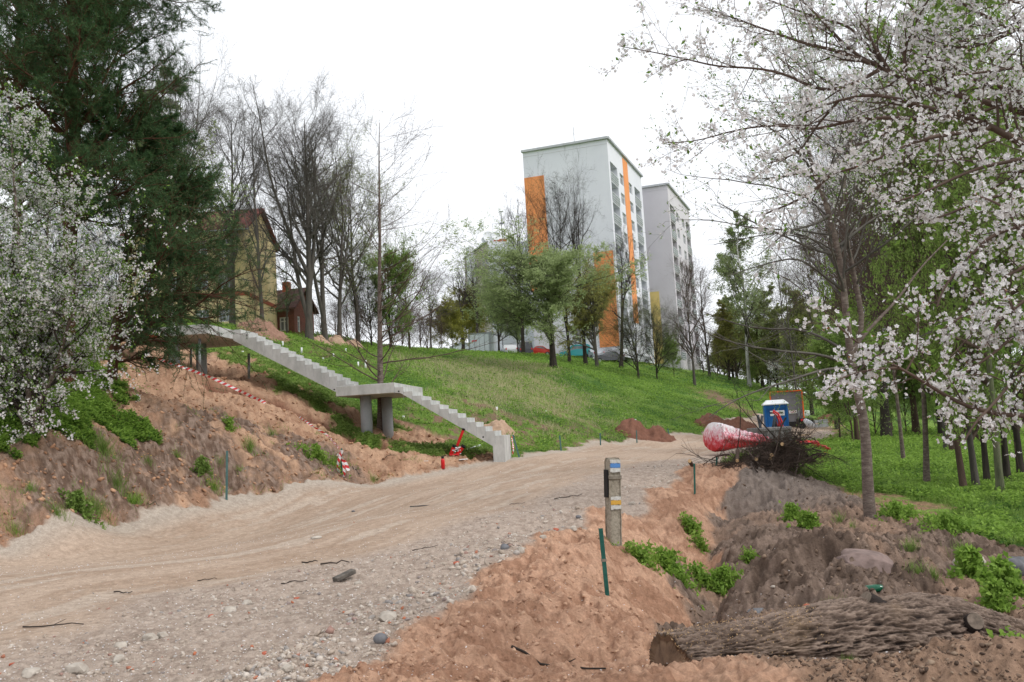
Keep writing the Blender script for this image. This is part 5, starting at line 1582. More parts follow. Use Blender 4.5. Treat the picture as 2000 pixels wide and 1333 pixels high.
def get(kind):
    if kind in protos: return protos[kind][0]
    K = {
        'bareA': dict(seed=1, forks=3, nlimb=20, sub=(9, 9, 4), ang=42, up=.085, shape='vase', limblen=.33, r0=.19),
        'bareB': dict(seed=2, forks=0, nlimb=24, sub=(10, 9, 4), ang=40, up=.10, shape='round', limblen=.32, t0=.22),
        'bareC': dict(seed=3, forks=2, nlimb=20, sub=(9, 9, 4), ang=46, up=.05, wig=.2, shape='round', limblen=.38, t0=.35),
        'gnarl': dict(seed=4, forks=1, nlimb=11, sub=(7, 8, 4), ang=52, up=.07, wig=.26, shape='round', limblen=.34, t0=.38, r0=.26, twig='twig_dark', brk='bark_dark', trunk_wig=.35),
        'slim': dict(seed=5, nlimb=24, sub=(7, 7, 3), ang=32, up=.09, shape='col', limblen=.26, t0=.2, r0=.12),
        'hazyA': dict(seed=6, forks=1, nlimb=20, sub=(9, 9, 3), ang=44, up=.05, shape='round', limblen=.38, t0=.25, leaf='leaf_olive', lsize=.06, lcount=2),
        'willow': dict(seed=7, forks=3, nlimb=18, sub=(10, 10, 4), ang=55, up=.06, shape='round', limblen=.50, t0=.20, r0=.24, leaf='leaf_willow', lsize=.12, lcount=5, brk='bark_dark', lean=0, tipr=.03),
        'leafy': dict(seed=8, forks=2, nlimb=18, sub=(9, 9, 4), ang=55, up=.04, shape='round', limblen=.42, t0=.15, leaf='leaf_fresh', lsize=.11, lcount=7, brk='bark_dark', twig='twig_dark'),
        'birch': dict(seed=9, nlimb=26, sub=(7, 8, 4), ang=40, up=.05, shape='cone', limblen=.24, t0=.25, r0=.12, leaf='leaf_pale', lsize=.085, lcount=4, brk='bark_birch', twig='twig_grey', droop=.16),
        'olive': dict(seed=10, forks=2, nlimb=20, sub=(9, 9, 4), ang=42, up=.06, shape='col', limblen=.33, t0=.12, leaf='leaf_olive', lsize=.11, lcount=3, brk='bark_dark', twig='twig_red'),
        'thicket': dict(seed=12, forks=4, nlimb=14, sub=(9, 9, 3), ang=38, up=.08, shape='vase', limblen=.45, t0=.05, r0=.09, twig='twig_red', brk='bark_brown', wig=.2),
        'shrub': dict(seed=13, forks=5, nlimb=14, sub=(9, 9, 4), ang=50, up=.05, shape='round', limblen=.5, t0=.06, r0=.09, leaf='leaf_fresh', lsize=.15, lcount=5, brk='bark_brown', twig='twig_grey', wig=.2),
        'dense': dict(seed=14, forks=3, nlimb=22, sub=(10, 10, 4), ang=52, up=.05, shape='round', limblen=.46, t0=.12, r0=.15, leaf='leaf_olive', lsize=.05, lcount=1, brk='bark_dark', twig='twig_dark', lean=0),
        'wood': dict(seed=15, forks=1, nlimb=24, sub=(10, 9, 4), ang=50, up=.05, wig=.2, shape='round', limblen=.36, t0=.28, r0=.13, twig='twig_red', brk='bark_brown'),
        'woodgreen': dict(seed=16, forks=0, nlimb=22, sub=(8, 9, 4), ang=58, up=.02, wig=.18, shape='col', limblen=.30, t0=.12, r0=.12, leaf='leaf_fresh', lsize=.078, lcount=5, twig='twig_red', brk='bark_dark', droop=.04),
    }[kind]
    nm = {'willow': 'willow_tree', 'birch': 'birch_tree', 'leafy': 'leafy_tree', 'olive': 'leafy_tree', 'thicket': 'twiggy_shrub', 'shrub': 'leafy_shrub', 'dense': 'twiggy_tree', 'woodgreen': 'leafy_tree', 'hazyA': 'budding_tree'}.get(kind, 'bare_tree')
    protos[kind] = [proto_tree(name=nm, **K), False]
    return protos[kind][0]
def plant(kind, px, py, d, topy, label, cat='tree', group=None, widen=1.0, rz=None, mats=None, lean=0, snap=True, crest=False):
    """a tree whose foot stands at the photo pixel (px,py) and whose top reaches topy"""
    if crest:      # foot hidden behind the crest: stand on the ground at distance d
        x = P(px, py, d)[0]; b = np.array([x, d, hz(x, d) - .1])
    else:
        b = np.array(ghit(px, py, d * .75, d * 1.3)); 
        if not (d * .76 < b[1] < d * 1.28): b = P(px, py, d)
    t = P(px, topy, b[1])
    src = get(kind)
    if kind not in ztop_: ztop_[kind] = max(float(np.percentile(np.array([v.co[2] for v in ch.data.vertices]), 99.7)) for ch in src.children)
    s = (t[2] - b[2]) / ztop_[kind]
    rz = rz if rz is not None else R_.uniform(0, 6.28)
    # the first use moves nothing: prototypes are removed at the end, all placed trees are copies
    return copy_thing(src, tuple(b), label, cat, group, (s * widen, s * widen, s), rz, mats, (0, lean))
GB = 'bare and budding trees on the crest left of the towers'
plant('bareB', 452, 600, 60, 176, 'tall bare tree with upright limbs before the yellow house front', group=GB, crest=True, widen=.95, rz=1)
plant('slim', 512, 620, 57, 200, 'slim bare tree rising from the earth heap at the yellow house corner', group=GB, crest=True, widen=.8, rz=2.2, lean=.03)
plant('bareA', 603, 650, 59, 160, 'tallest bare tree, three stout grey stems right of the brick house', group=GB, crest=True, widen=.95, rz=.3)
plant('bareC', 636, 650, 62, 190, 'dark bare tree crowding the right side of the tallest tree', group=GB, crest=True, widen=.95, rz=4.1)
plant('hazyA', 662, 655, 64, 225, 'bare tree leaning right with sparse green buds high up', group=GB, crest=True, widen=.95, rz=.8, lean=.05)
plant('hazyA', 700, 660, 68, 270, 'grey-trunked tree with fine budding crown, left of the near bare tree', group=GB, crest=True, widen=.95, rz=2.9)
plant('leafy', 762, 668, 72, 440, 'green-leaved tree directly behind the near bare tree trunk', group=GB, crest=True, widen=.8, rz=1.1)
plant('dense', 725, 664, 70, 520, 'dark low evergreen-looking tree behind the two earth heaps', group=GB, crest=True, widen=.9, mats={'foliage': M['leaf_dark']})
plant('slim', 560, 640, 66, 470, 'small bare sapling over the brick house roof', group=GB, crest=True, widen=1.0)
plant('bareB', 800, 672, 82, 500, 'bare brownish tree right of the near bare tree', group=GB, crest=True, widen=1.0, rz=3, mats={'branches': M['twig_red']})
plant('bareC', 842, 674, 92, 510, 'wide bare tree midway between the near bare tree and the storage container', group=GB, crest=True, widen=.9, rz=5)
for i, (px, d, ty, w, lab) in enumerate([(655, 66, 560, 1.1, 'reddish twiggy shrub at the foot of the dark bare trees'), (700, 68, 575, 1.2, 'reddish twiggy shrub behind the right-hand earth heap'), (765, 74, 565, 1.3, 'reddish twiggy shrub just right of the near bare trunk'),
                                     (800, 78, 590, 1.4, 'low reddish twiggy shrub, second right of the near bare trunk'), (835, 84, 600, 1.4, 'low reddish twiggy shrub, third right of the near bare trunk'), (862, 90, 608, 1.3, 'low brown twiggy shrub left of the yellow-green bush')]):
    plant('thicket', px, 660, d, ty, lab, 'shrub', 'reddish twiggy shrubs along the crest', widen=w, crest=True, rz=i)
plant('shrub', 885, 680, 98, 585, 'yellow-green leafy bush left of the storage container', 'shrub', widen=1.1, crest=True, mats={'foliage': M['leaf_yellow']})
plant('shrub', 905, 684, 125, 560, 'larger yellow-green bush behind the storage container', 'shrub', widen=1.0, crest=True, mats={'foliage': M['leaf_yellow']})
plant('gnarl', 905, 684, 112, 500, 'dark spreading bare tree just left of the storage container', group=GB, crest=True, widen=.95, rz=1.2, mats={'branches': M['twig_dark']})
plant('gnarl', 935, 686, 122, 478, 'dark bare tree behind the storage container', group=GB, crest=True, widen=.8, rz=3.3)
GT = 'trees standing on the bank before the towers'
plant('gnarl', 1022, 690, 110, 352, 'pollarded tree with ivy-green trunk at the left edge of the white tower', group=GT, crest=True, widen=.55, rz=.2)
plant('willow', 975, 690, 113, 520, 'low pale-green drooping willow right of the storage container', group=GT, crest=True, widen=.8, rz=2)
plant('willow', 1012, 690, 112, 560, 'loose pale-green tree round the foot of the pollarded tree', group=GT, crest=True, widen=.75, rz=.9)
plant('willow', 1081, 718, 76, 432, 'round grey-green willow in full young leaf, foot low on the grass', group=GT, widen=1.4, rz=.4)
plant('bareC', 1112, 700, 104, 312, 'tall bare tree centred on the blank white tower wall', group=GT, crest=True, widen=.62, rz=2.0, mats={'branches': M['twig_dark'], 'trunk': M['bark_dark']})
plant('gnarl', 1143, 702, 106, 335, 'tall bare tree left of the lower orange panel', group=GT, crest=True, widen=.5, rz=4.4)
plant('willow', 1165, 702, 104, 490, 'bronze-green leafy tree before the lower orange panel', group=GT, crest=True, widen=.95, rz=5.2, mats={'foliage': M['leaf_orange'], 'trunk': M['bark_grey']})
plant('gnarl', 1212, 705, 112, 408, 'dark bare tree leaning right across the tower balconies', group=GT, crest=True, widen=.62, rz=1.0, lean=.2)
plant('dense', 1247, 740, 90, 570, 'dark finely twigged round tree below the gap between the towers', group=GT, widen=1.05, rz=.7)
plant('dense', 1282, 720, 104, 590, 'grey-green finely twigged shrub tree beside the yellow wall', group=GT, crest=True, widen=.9, rz=3.7, mats={'foliage': M['leaf_willow']})
plant('shrub', 1317, 737, 104, 650, 'small leafy green tree with short dark stem right of the yellow wall', group=GT, widen=.7)
plant('bareB', 1357, 755, 103, 492, 'bare tree with ascending grey limbs before the lilac tower', group=GT, widen=.8, rz=1.9, mats={'branches': M['twig_red']})
plant('slim', 1386, 735, 116, 520, 'thin brown tree right of the bare tree before the lilac tower', group=GT, widen=1.1, mats={'branches': M['twig_red']})
plant('olive', 1425, 742, 128, 590, 'rusty-olive budding tree left of the birch', group=GT, widen=1.1, rz=.5, mats={'foliage': M['leaf_orange']})
plant('birch', 1464, 755, 112, 412, 'tall birch with white trunk and pale young leaves on the bank', group=GT, widen=.95, rz=.3)
plant('olive', 1490, 756, 118, 560, 'olive-green leafy tree just right of the birch', group=GT, widen=1.2, rz=2.3)
plant('olive', 1440, 745, 140, 575, 'olive-green leafy tree behind the birch', group=GT, widen=1.3, rz=4.3, crest=True)
plant('olive', 1520, 770, 132, 600, 'olive-green leafy tree above the grey trailer', group=GT, widen=1.2, rz=1.3)
for i_, (px_, d_, ty_, k_, lab_) in enumerate([(1402, 150, 640, 'thicket', 'brown twiggy thicket behind the thin brown tree at the lilac tower'), (1432, 155, 630, 'olive', 'green thicket behind the rusty-olive tree'), (1460, 160, 640, 'shrub', 'green thicket low behind the birch foot'), (1500, 165, 650, 'olive', 'green thicket at the end of the grass bank'),
        (1375, 150, 650, 'thicket', 'brown twiggy thicket left of the birch, close to the lilac tower'), (1530, 150, 650, 'shrub', 'green thicket above the trailer top'), (1580, 140, 660, 'shrub', 'green thicket right of the trailer top'), (1415, 175, 650, 'olive', 'farthest green thicket between the thin brown tree and the birch'), (1480, 180, 655, 'olive', 'farthest green thicket just right of the birch'), (1350, 172, 660, 'thicket', 'farthest brown thicket at the foot of the lilac tower')]):
    plant(k_, px_, 740, d_, ty_, lab_, 'shrub', 'far thickets closing the view', widen=1.8, crest=True, rz=i_, mats={'foliage': M['leaf_olive']} if k_ == 'shrub' else None)
for i_, (px_, d_, ty_, lab_) in enumerate([(742, 84, 560, 'brown thicket directly behind the near bare trunk'), (785, 92, 575, 'brown thicket behind the second twiggy shrub'), (822, 98, 585, 'brown thicket behind the third twiggy shrub'), (680, 78, 560, 'brown thicket behind the dark bare trees'), (630, 74, 570, 'brown thicket behind the tall grey stems')]):
    plant('thicket', px_, 664, d_, ty_, lab_, 'shrub', 'far thickets along the crest', widen=1.6, crest=True, rz=i_ + .5)
plant('slim', 1538, 775, 96, 500, 'slender bare tree above the grey trailer, left one of two', group=GT, widen=.8)
plant('slim', 1556, 778, 90, 520, 'slender bare tree above the grey trailer, right one of two', group=GT, widen=.8, rz=2)
plant('shrub', 1552, 775, 118, 640, 'white flowering shrub in the distance above the grey trailer', 'shrub', widen=.9, mats={'foliage': M['blossom']})
# beyond: a row on the slope foot further along
for i, (px, py, d, ty, k, lab) in enumerate([(1585, 800, 100, 560, 'olive', 'distant olive-green tree just right of the trailer top'), (1625, 810, 110, 540, 'hazyA', 'distant budding tree seen behind the leaning plum trunk'), (1506, 762, 150, 640, 'leafy', 'dark green tree at the far end of the grass bank'),
                                        (1660, 815, 120, 540, 'olive', 'distant olive tree right of the plum trunk'), (1720, 815, 120, 500, 'hazyA', 'distant budding tree among the right-hand trunks'), (1790, 812, 130, 520, 'olive', 'distant olive tree between the right-hand trunks'),
                                        (1870, 808, 120, 560, 'leafy', 'distant green tree between the right-hand trunks'), (1940, 805, 120, 600, 'olive', 'distant olive tree by the right frame edge')]):
    plant(k, px, py, d, ty, lab, group='distant trees beyond the meadow', crest=True, widen=1.2, rz=i * 1.1)

# right-hand wood
GW = 'trees of the wood on the right'
def woodtree(px, py, d, topy, kind, lab, widen=.5, lean=0, mats=None, rz=None):
    return plant(kind, px, py, d, topy, lab, group=GW, widen=widen, lean=lean, mats=mats, rz=rz)
bg_, bd_, bp_ = M['bark_grey'], M['bark_dark'], M['bark_pine']
woodtree(1765, 905, 31, 200, 'wood', 'slender pale double-stemmed tree, first trunk right of the plum trunk', .5, -.05, {'trunk': M['bark_plum']}, 1)
woodtree(1810, 950, 23.5, 40, 'wood', 'slender leaning pale trunk, second right of the plum trunk', .6, -.1, {'trunk': M['bark_plum']}, 2)
woodtree(1850, 885, 36, 100, 'wood', 'dark straight trunk standing left of a close pair in the wood', .7, -.06, {'trunk': bg_}, 3)
woodtree(1862, 890, 35, 150, 'wood', 'dark trunk standing right of a close pair in the wood', .7, -.02, None, 4)
woodtree(1883, 962, 21.3, -60, 'woodgreen', 'brown rough trunk with red-brown soil at its foot', .55, -.08, {'trunk': M['bark_brown']}, 5)
woodtree(1907, 955, 24, -20, 'woodgreen', 'grey-brown trunk left of the mottled lichen trunk', .6, -.04, {'trunk': bg_}, 6)
woodtree(1929, 948, 27, 60, 'woodgreen', 'thin shaded trunk close behind the lichen trunk', .6, -.03, {'trunk': bd_}, 2.5)
woodtree(1955, 968, 20.5, -100, 'woodgreen', 'thickest mottled lichen-grey trunk near the fallen log', .6, -.08, {'trunk': M['bark_green']}, 1.5)
woodtree(1968, 940, 26, 0, 'woodgreen', 'slim dark trunk between the lichen trunk and the frame edge', .6, -.03, None, 3.5)
woodtree(1995, 935, 24, -60, 'woodgreen', 'very dark thick trunk at the right frame edge', .6, -.02, {'trunk': bd_}, 5.5)
woodtree(1732, 860, 48, 300, 'gnarl', 'dark spreading old tree with low horizontal limbs behind the plum', .85, 0, {'trunk': bd_}, .3)
woodtree(1675, 868, 46, 330, 'wood', 'dark bare tree right behind the plum trunk', .8, 0, None, 1.3)
woodtree(1740, 850, 58, 180, 'wood', 'tall bare brown tree rising above the green understory', .65, 0, None, 4)
woodtree(1635, 838, 72, 360, 'hazyA', 'tall budding tree left of the plum crown', .6, 0, None, 2)
woodtree(1690, 842, 66, 240, 'wood', 'tall bare tree with dense brown twigs behind the plum', .62, 0, None, 0.5)
woodtree(1790, 850, 52, 120, 'wood', 'tall bare brown tree deep in the wood', .8, 0, None, 1.9)
woodtree(1840, 845, 56, 150, 'woodgreen', 'tall green-leaved tree deep in the wood', .8, 0, None, 2.9)
woodtree(1930, 850, 50, 60, 'woodgreen', 'tall green-leaved tree in the wood near the frame edge', .8, 0, None, 3.9)
woodtree(1985, 850, 46, 100, 'leafy', 'bushy green tree in the wood at the frame edge', .7, 0, None, 4.9)
for i, (px, py, d, ty, lab) in enumerate([(1640, 850, 48, 650, 'bright green leafy shrub left of the plum trunk'), (1665, 856, 45, 610, 'bright green leafy shrub right behind the plum trunk'), (1712, 856, 46, 640, 'bright green leafy shrub among dark stems right of the plum'),
                                     (1636, 838, 66, 730, 'low green shrub beside the sandy ground right of the trailer'), (1770, 850, 52, 680, 'green undergrowth shrub between slender trunks'), (1835, 846, 60, 690, 'green undergrowth shrub deep in the wood')]):
    plant('shrub', px, py, d, ty, lab, 'shrub', 'green shrubs under the wood edge', widen=.95, rz=i * 1.7)

# ---- near bare tree behind the lower stair landing
def near_bare():
    rg = np.random.default_rng(21)
    d = 38.0
    b = np.array(ghit(744, 838, 34, 40)); d = b[1]
    pts = [b - v3(0, 0, .4)] + [P(px, py, d) for px, py in ((744, 838), (743, 760), (742, 650), (741, 560), (742, 470), (741, 380), (740, 300), (741, 240))]
    TX, TR_ = stem(pts, .15, .012, 26, .9)
    TR_[0, :2] *= 1.25
    X1, R1 = child(rg, TX, TR_, 50, .13, .98, 76, 9, 3.9, .25, lambda t: 1.1 - .15 * t - .5 * t ** 2, .07, .026, 14, .27, .14, .007, bias=(.5, 0, 0))
    X2, R2 = child(rg, X1, R1, 7, .2, 1, 34, 10, ('r', .36), .3, lambda t: 1.1 - .4 * t, .12, .05, 7, .5, .2, .005)
    X3, R3 = child(rg, X2, R2, 4, .2, 1, 36, 10, ('r', .42), .3, None, .15, .03, 5, .6, .3, .004)
    v, q = tubes([(TX, TR_)], [12]); v2, q2 = tubes([(X1, R1), (X2, R2), (X3, R3)], [6, 4, 3])
    assemble('bare_tree', tuple(b), 'bare near tree with long upcurved side branches right behind the lower stair landing', 'tree', None,
             [('trunk', M['bark_plum'], v, q, None, True), ('branches', M['twig_red'], v2, q2, None, True)])
near_bare()

# ---- pines on the left
def pine(b, pts, r0, r1, label, seed, nl, t0, llen, bias, shape, nsub=9, nshoot=8, needles=26, nsize=.085, wid=.0035, up=.02, drop=0.0, lper=(60, 12)):
    rg = np.random.default_rng(seed)
    TX, TR_ = stem(pts, r0, r1, 22, .8)
    X1, R1 = child(rg, TX, TR_, nl, t0, .99, lper[0], lper[1], llen, .25, shape, .12, up - drop, 11, .42, .15, .012, bias=bias)
    X2, R2 = child(rg, X1, R1, nsub, .18, 1, 48, 12, ('r', .36), .3, lambda t: 1.25 - .7 * t, .16, .03 - drop * .3, 7, .5, .2, .008)
    X3, R3 = child(rg, X2, R2, nshoot, .15, 1, 42, 14, ('r', .34), .35, None, .2, .05, 4, .55, .4, .006)
    v, q = tubes([(TX, TR_)], [16]); v2, q2 = tubes([(X1, R1), (X2, R2), (X3, R3)], [7, 5, 3])
    nv, nt_ = needle_tufts(rg, X3, needles, nsize, wid)
    assemble('pine_tree', tuple(b), label, 'tree', None, [('trunk', M['bark_pine'], v, q, None, True), ('branches', M['bark_pine'], v2, q2, None, True), ('needles', M['needle'], nv, None, nt_, False)])
d = 25.0
b = P(130, 800, d)
pine(b, [b, P(130, 600, d), P(140, 400, d), P(150, 250, d), P(140, 100, d), P(150, -80, d), P(165, -260, d)], 
     .26, .06, 'big dark pine filling the upper left corner behind the white blossom', 31, 80, .30, 3.05, (.05, 0, .05),
     lambda t: .95 + .25 * np.sin(3.1 * t) - .3 * t, 15, 11, 34, .13, .0055)
d = 27.0
b = P(215, 790, d)
pine(b, [b, P(225, 650, d), P(245, 500, d), P(262, 400, d), P(275, 320, d), P(290, 250, d)], .17, .04, 'lower pine with drooping boughs hanging over the upper staircase', 33, 58, .14, 3.5, (1.1, -.1, -.25),
     lambda t: np.where(t < .12, .8, 1.22 - .95 * t), 14, 9, 32, .12, .0050, up=.0, drop=.03)
d = 31.0
b = P(30, 790, d)
pine(b, [b, P(30, 600, d), P(36, 400, d), P(30, 200, d), P(40, 0, d), P(50, -200, d)], .24, .05, 'second tall pine standing further back at the left frame edge', 35, 60, .35, 3.6, (0, 0, .05),
     lambda t: 1.05 - .3 * t, 13, 10, 30, .15, .007)
plant('dense', 120, 690, 34, 400, 'dark leafy tree hidden behind the white blossom bush', crest=True, widen=1.1, rz=1, mats={'foliage': M['leaf_dark']})
plant('dense', 215, 690, 36, 430, 'dark leafy tree between the blossom bush and the lower pine', crest=True, widen=1.0, rz=2, mats={'foliage': M['leaf_dark']})
# birch behind the pine
plant('birch', 335, 660, 46, 130, 'pale-leaved birch half hidden behind the big pine', crest=True, widen=1.0, rz=1.4)
plant('bareC', 350, 660, 42, 30, 'bare tree with thin arching twigs behind the big pine top', crest=True, widen=.62, rz=1.4)
plant('thicket', 425, 640, 56, 470, 'thin bare saplings at the yellow house front', 'shrub', crest=True, widen=.8)
plant('thicket', 500, 640, 56, 500, 'thin bare saplings at the yellow house corner', 'shrub', crest=True, widen=.6)

# ---- white blossom bush on the left bank
def blossom_pieces(rg, lv, sides, trunkX, trunkS, shoots, nfl, fsz, nleaf, lsz, spread, face=None, brk='bark_plum', twg='twig_grey', clus=1):
    v, q = tubes(trunkX, trunkS); v2, q2 = tubes(lv, sides)
    p, t = along(rg, shoots, nfl, .05, 1.0, spread)
    if clus > 1:
        p = p[rg.permutation(len(p))[:len(p) * 2 // (clus + 1)]]
        p = np.repeat(p, clus, 0) + rg.normal(0, fsz * .75, (len(p) * clus, 3))
    fv, fq = flower_mesh(rg, p, fsz, face)
    p2, t2 = along(rg, shoots, nleaf, .1, 1.05, spread * .7)
    lv_, lt = leaf_mesh(rg, p2, lsz, 0, .45, .3, t2)
    k = rg.permutation(len(p))[:len(p) // 3]
    sv, st_ = leaf_mesh(rg, p[k], fsz * .45, 0, .5)
    return [('trunk', M[brk], v, q, None, True), ('branches', M[twg], v2, q2, None, True), ('blossom', M['blossom'], fv, fq, None, False), ('leaves', M['plum_leaf'], lv_, None, lt, False), ('buds', M['blossom_stamen'], sv, None, st_, False)]
def left_bush():
    rg = np.random.default_rng(41)
    d = 20.5
    S = []
    b = np.array(ghit(70, 850, 17, 24)); d = b[1]
    for tops in (((40, 700), (0, 500), (-20, 330)), ((80, 700), (90, 520), (95, 400)), ((110, 720), (140, 610), (165, 520)), ((50, 640), (30, 400), (20, 230)), ((20, 760), (-60, 620), (-110, 480))):
        dd = d + rg.uniform(-1.2, 1.2)
        S.append(stem([b - v3(0, 0, .3), b + rg.normal(0, .15, 3) * v3(1, 1, 0)] + [P(x, y, d + (dd - d) * (k + 1) / 3) for k, (x, y) in enumerate(tops)], .075, .02, 14, .8))
    TX = np.concatenate([a for a, _ in S]); TR_ = np.concatenate([r for _, r in S])
    X1, R1 = child(rg, TX, TR_, 27, .12, 1, 58, 15, 1.6, .28, lambda t: 1.05 - .25 * t, .16, .02, 9, .55, .15, .006, bias=(.15, -.2, 0))
    X2, R2 = child(rg, X1, R1, 9, .15, 1, 45, 15, ('r', .42), .3, None, .18, .03, 6, .6, .2, .004)
    X3, R3 = child(rg, X2, R2, 5, .1, 1, 48, 16, ('r', .42), .35, None, .2, .02, 4, .6, .4, .0026)
    pc = blossom_pieces(rg, [(X1, R1), (X2, R2), (X3, R3)], [5, 3, 3], [(TX, TR_)], [8], X3, 4, .046, 9, .05, .02, face=v3(0, -.6, .2), clus=4, twg='twig_dark')
    # thin the blossom towards the foot: plain leaves there
    assemble('blossom_bush', tuple(b), 'big white blossoming bush covering the left bank edge', 'bush', None, pc)
left_bush()

# ---- plum in the middle distance: the trunk seen right of the brush pile
def mid_plum():
    rg = np.random.default_rng(51)
    b = np.array(ghit(1699, 1008, 14, 19)); d = b[1]
    A = stem([b - v3(0, 0, .3), b] + [P(x, y, d) for x, y in ((1694, 940), (1692, 860), (1683, 790), (1668, 745), (1662, 700), (1655, 640), (1648, 560), (1636, 480), (1615, 400), (1590, 340), (1572, 270), (1566, 190))], .112, .022, 30, .75)
    B_ = stem([P(x, y, d + .1) for x, y in ((1663, 700), (1690, 640), (1672, 560), (1655, 470), (1640, 400), (1660, 300), (1668, 200), (1690, 110))], .055, .015, 22, .8)
    C_ = stem([P(x, y, d + z) for x, y, z in ((1660, 690, 0), (1700, 640, .2), (1750, 590, .5), (1800, 520, .8), (1850, 470, 1.0))], .04, .012, 16, .8)
    limbs = []
    for L in (((1660, 712, 0), (1600, 690, -.2), (1530, 688, -.4), (1450, 675, -.5), (1380, 655, -.6), (1340, 622, -.7)),
              ((1658, 690, 0), (1600, 655, .2), (1560, 640, .3), (1500, 645, .4), (1440, 635, .5), (1375, 610, .5)),
              ((1664, 720, 0), (1610, 720, -.6), (1540, 745, -1.0), (1470, 765, -1.3), (1400, 800, -1.5), (1385, 815, -1.5)),
              ((1650, 570, 0), (1610, 540, -.3), (1560, 500, -.5), (1480, 520, -.6), (1420, 540, -.7)),
              ((1648, 545, 0), (1600, 470, .3), (1540, 450, .5), (1460, 465, .6), (1395, 478, .8)),
              ((1640, 500, 0), (1590, 490, .0), (1530, 460, .1), (1480, 440, .2), (1400, 395, .3)),
              ((1620, 420, 0), (1590, 440, -.3), (1540, 450, -.4), (1480, 500, -.4)),
              ((1600, 350, 0), (1560, 300, -.4), (1520, 260, -.6), (1470, 230, -.8)),
              ((1640, 480, 0), (1700, 430, .3), (1760, 400, .6), (1830, 395, .8)),
              ((1600, 360, 0), (1640, 300, .4), (1700, 250, .6), (1740, 200, .6)),
              ((1668, 740, 0), (1700, 700, -.5), (1760, 680, -.9), (1830, 640, -1.2)),
              ((1585, 330, 0), (1560, 340, -.3), (1500, 350, -.6), (1440, 345, -.8))):
        limbs.append(stem([P(x, y, d + z) for x, y, z in L], .03, .006, 14, .8))
    LX = np.concatenate([a for a, _ in limbs]); LR = np.concatenate([r for _, r in limbs])
    X1, R1 = child(rg, A[0], A[1], 20, .50, 1, 50, 12, 2.2, .3, lambda t: 1.1 - .5 * t, .1, .03, 10, .45, .15, .005)
    X1b, R1b = child(rg, B_[0], B_[1], 14, .2, 1, 48, 12, 1.8, .3, None, .1, .03, 10, .45, .15, .005)
    LX2, LR2 = child(rg, LX, LR, 6, .15, .95, 34, 10, ('r', .32), .3, None, .09, .02, 14, .55, .15, .004)
    X1 = np.concatenate([X1, X1b]); R1 = np.concatenate([R1, R1b])
    X2, R2 = child(rg, X1, R1, 8, .15, 1, 42, 12, ('r', .36), .3, None, .12, .03, 6, .55, .2, .0035)
    X2b, R2b = child(rg, np.concatenate([LX2, LX]), np.concatenate([LR2, LR]), 6, .15, 1, 38, 12, ('r', .14), .3, None, .12, .02, 6, .55, .2, .0028)
    X3, R3 = child(rg, X2, R2, 5, .1, 1, 45, 15, ('r', .4), .3, None, .15, .03, 4, .6, .4, .003)
    lv = [(LX, LR), (LX2, LR2), (X1, R1), (X2, R2), (X2b, R2b), (X3, R3)]
    hi = X3[X3[:, 0, 2] > P(1600, 470, d)[2]]
    pc = blossom_pieces(rg, lv, [7, 5, 6, 4, 3, 3], [(A[0], A[1])], [14], hi, 5, .034, 4, .045, .03)
    v, q = tubes([B_, C_], [10, 8]); pc.insert(1, ('side_stem', M['bark_plum'], v, q, None, True))
    assemble('plum_tree', tuple(b), 'plum tree with slim pale knotted trunk standing on the soil mound', 'tree', None, pc)
mid_plum()

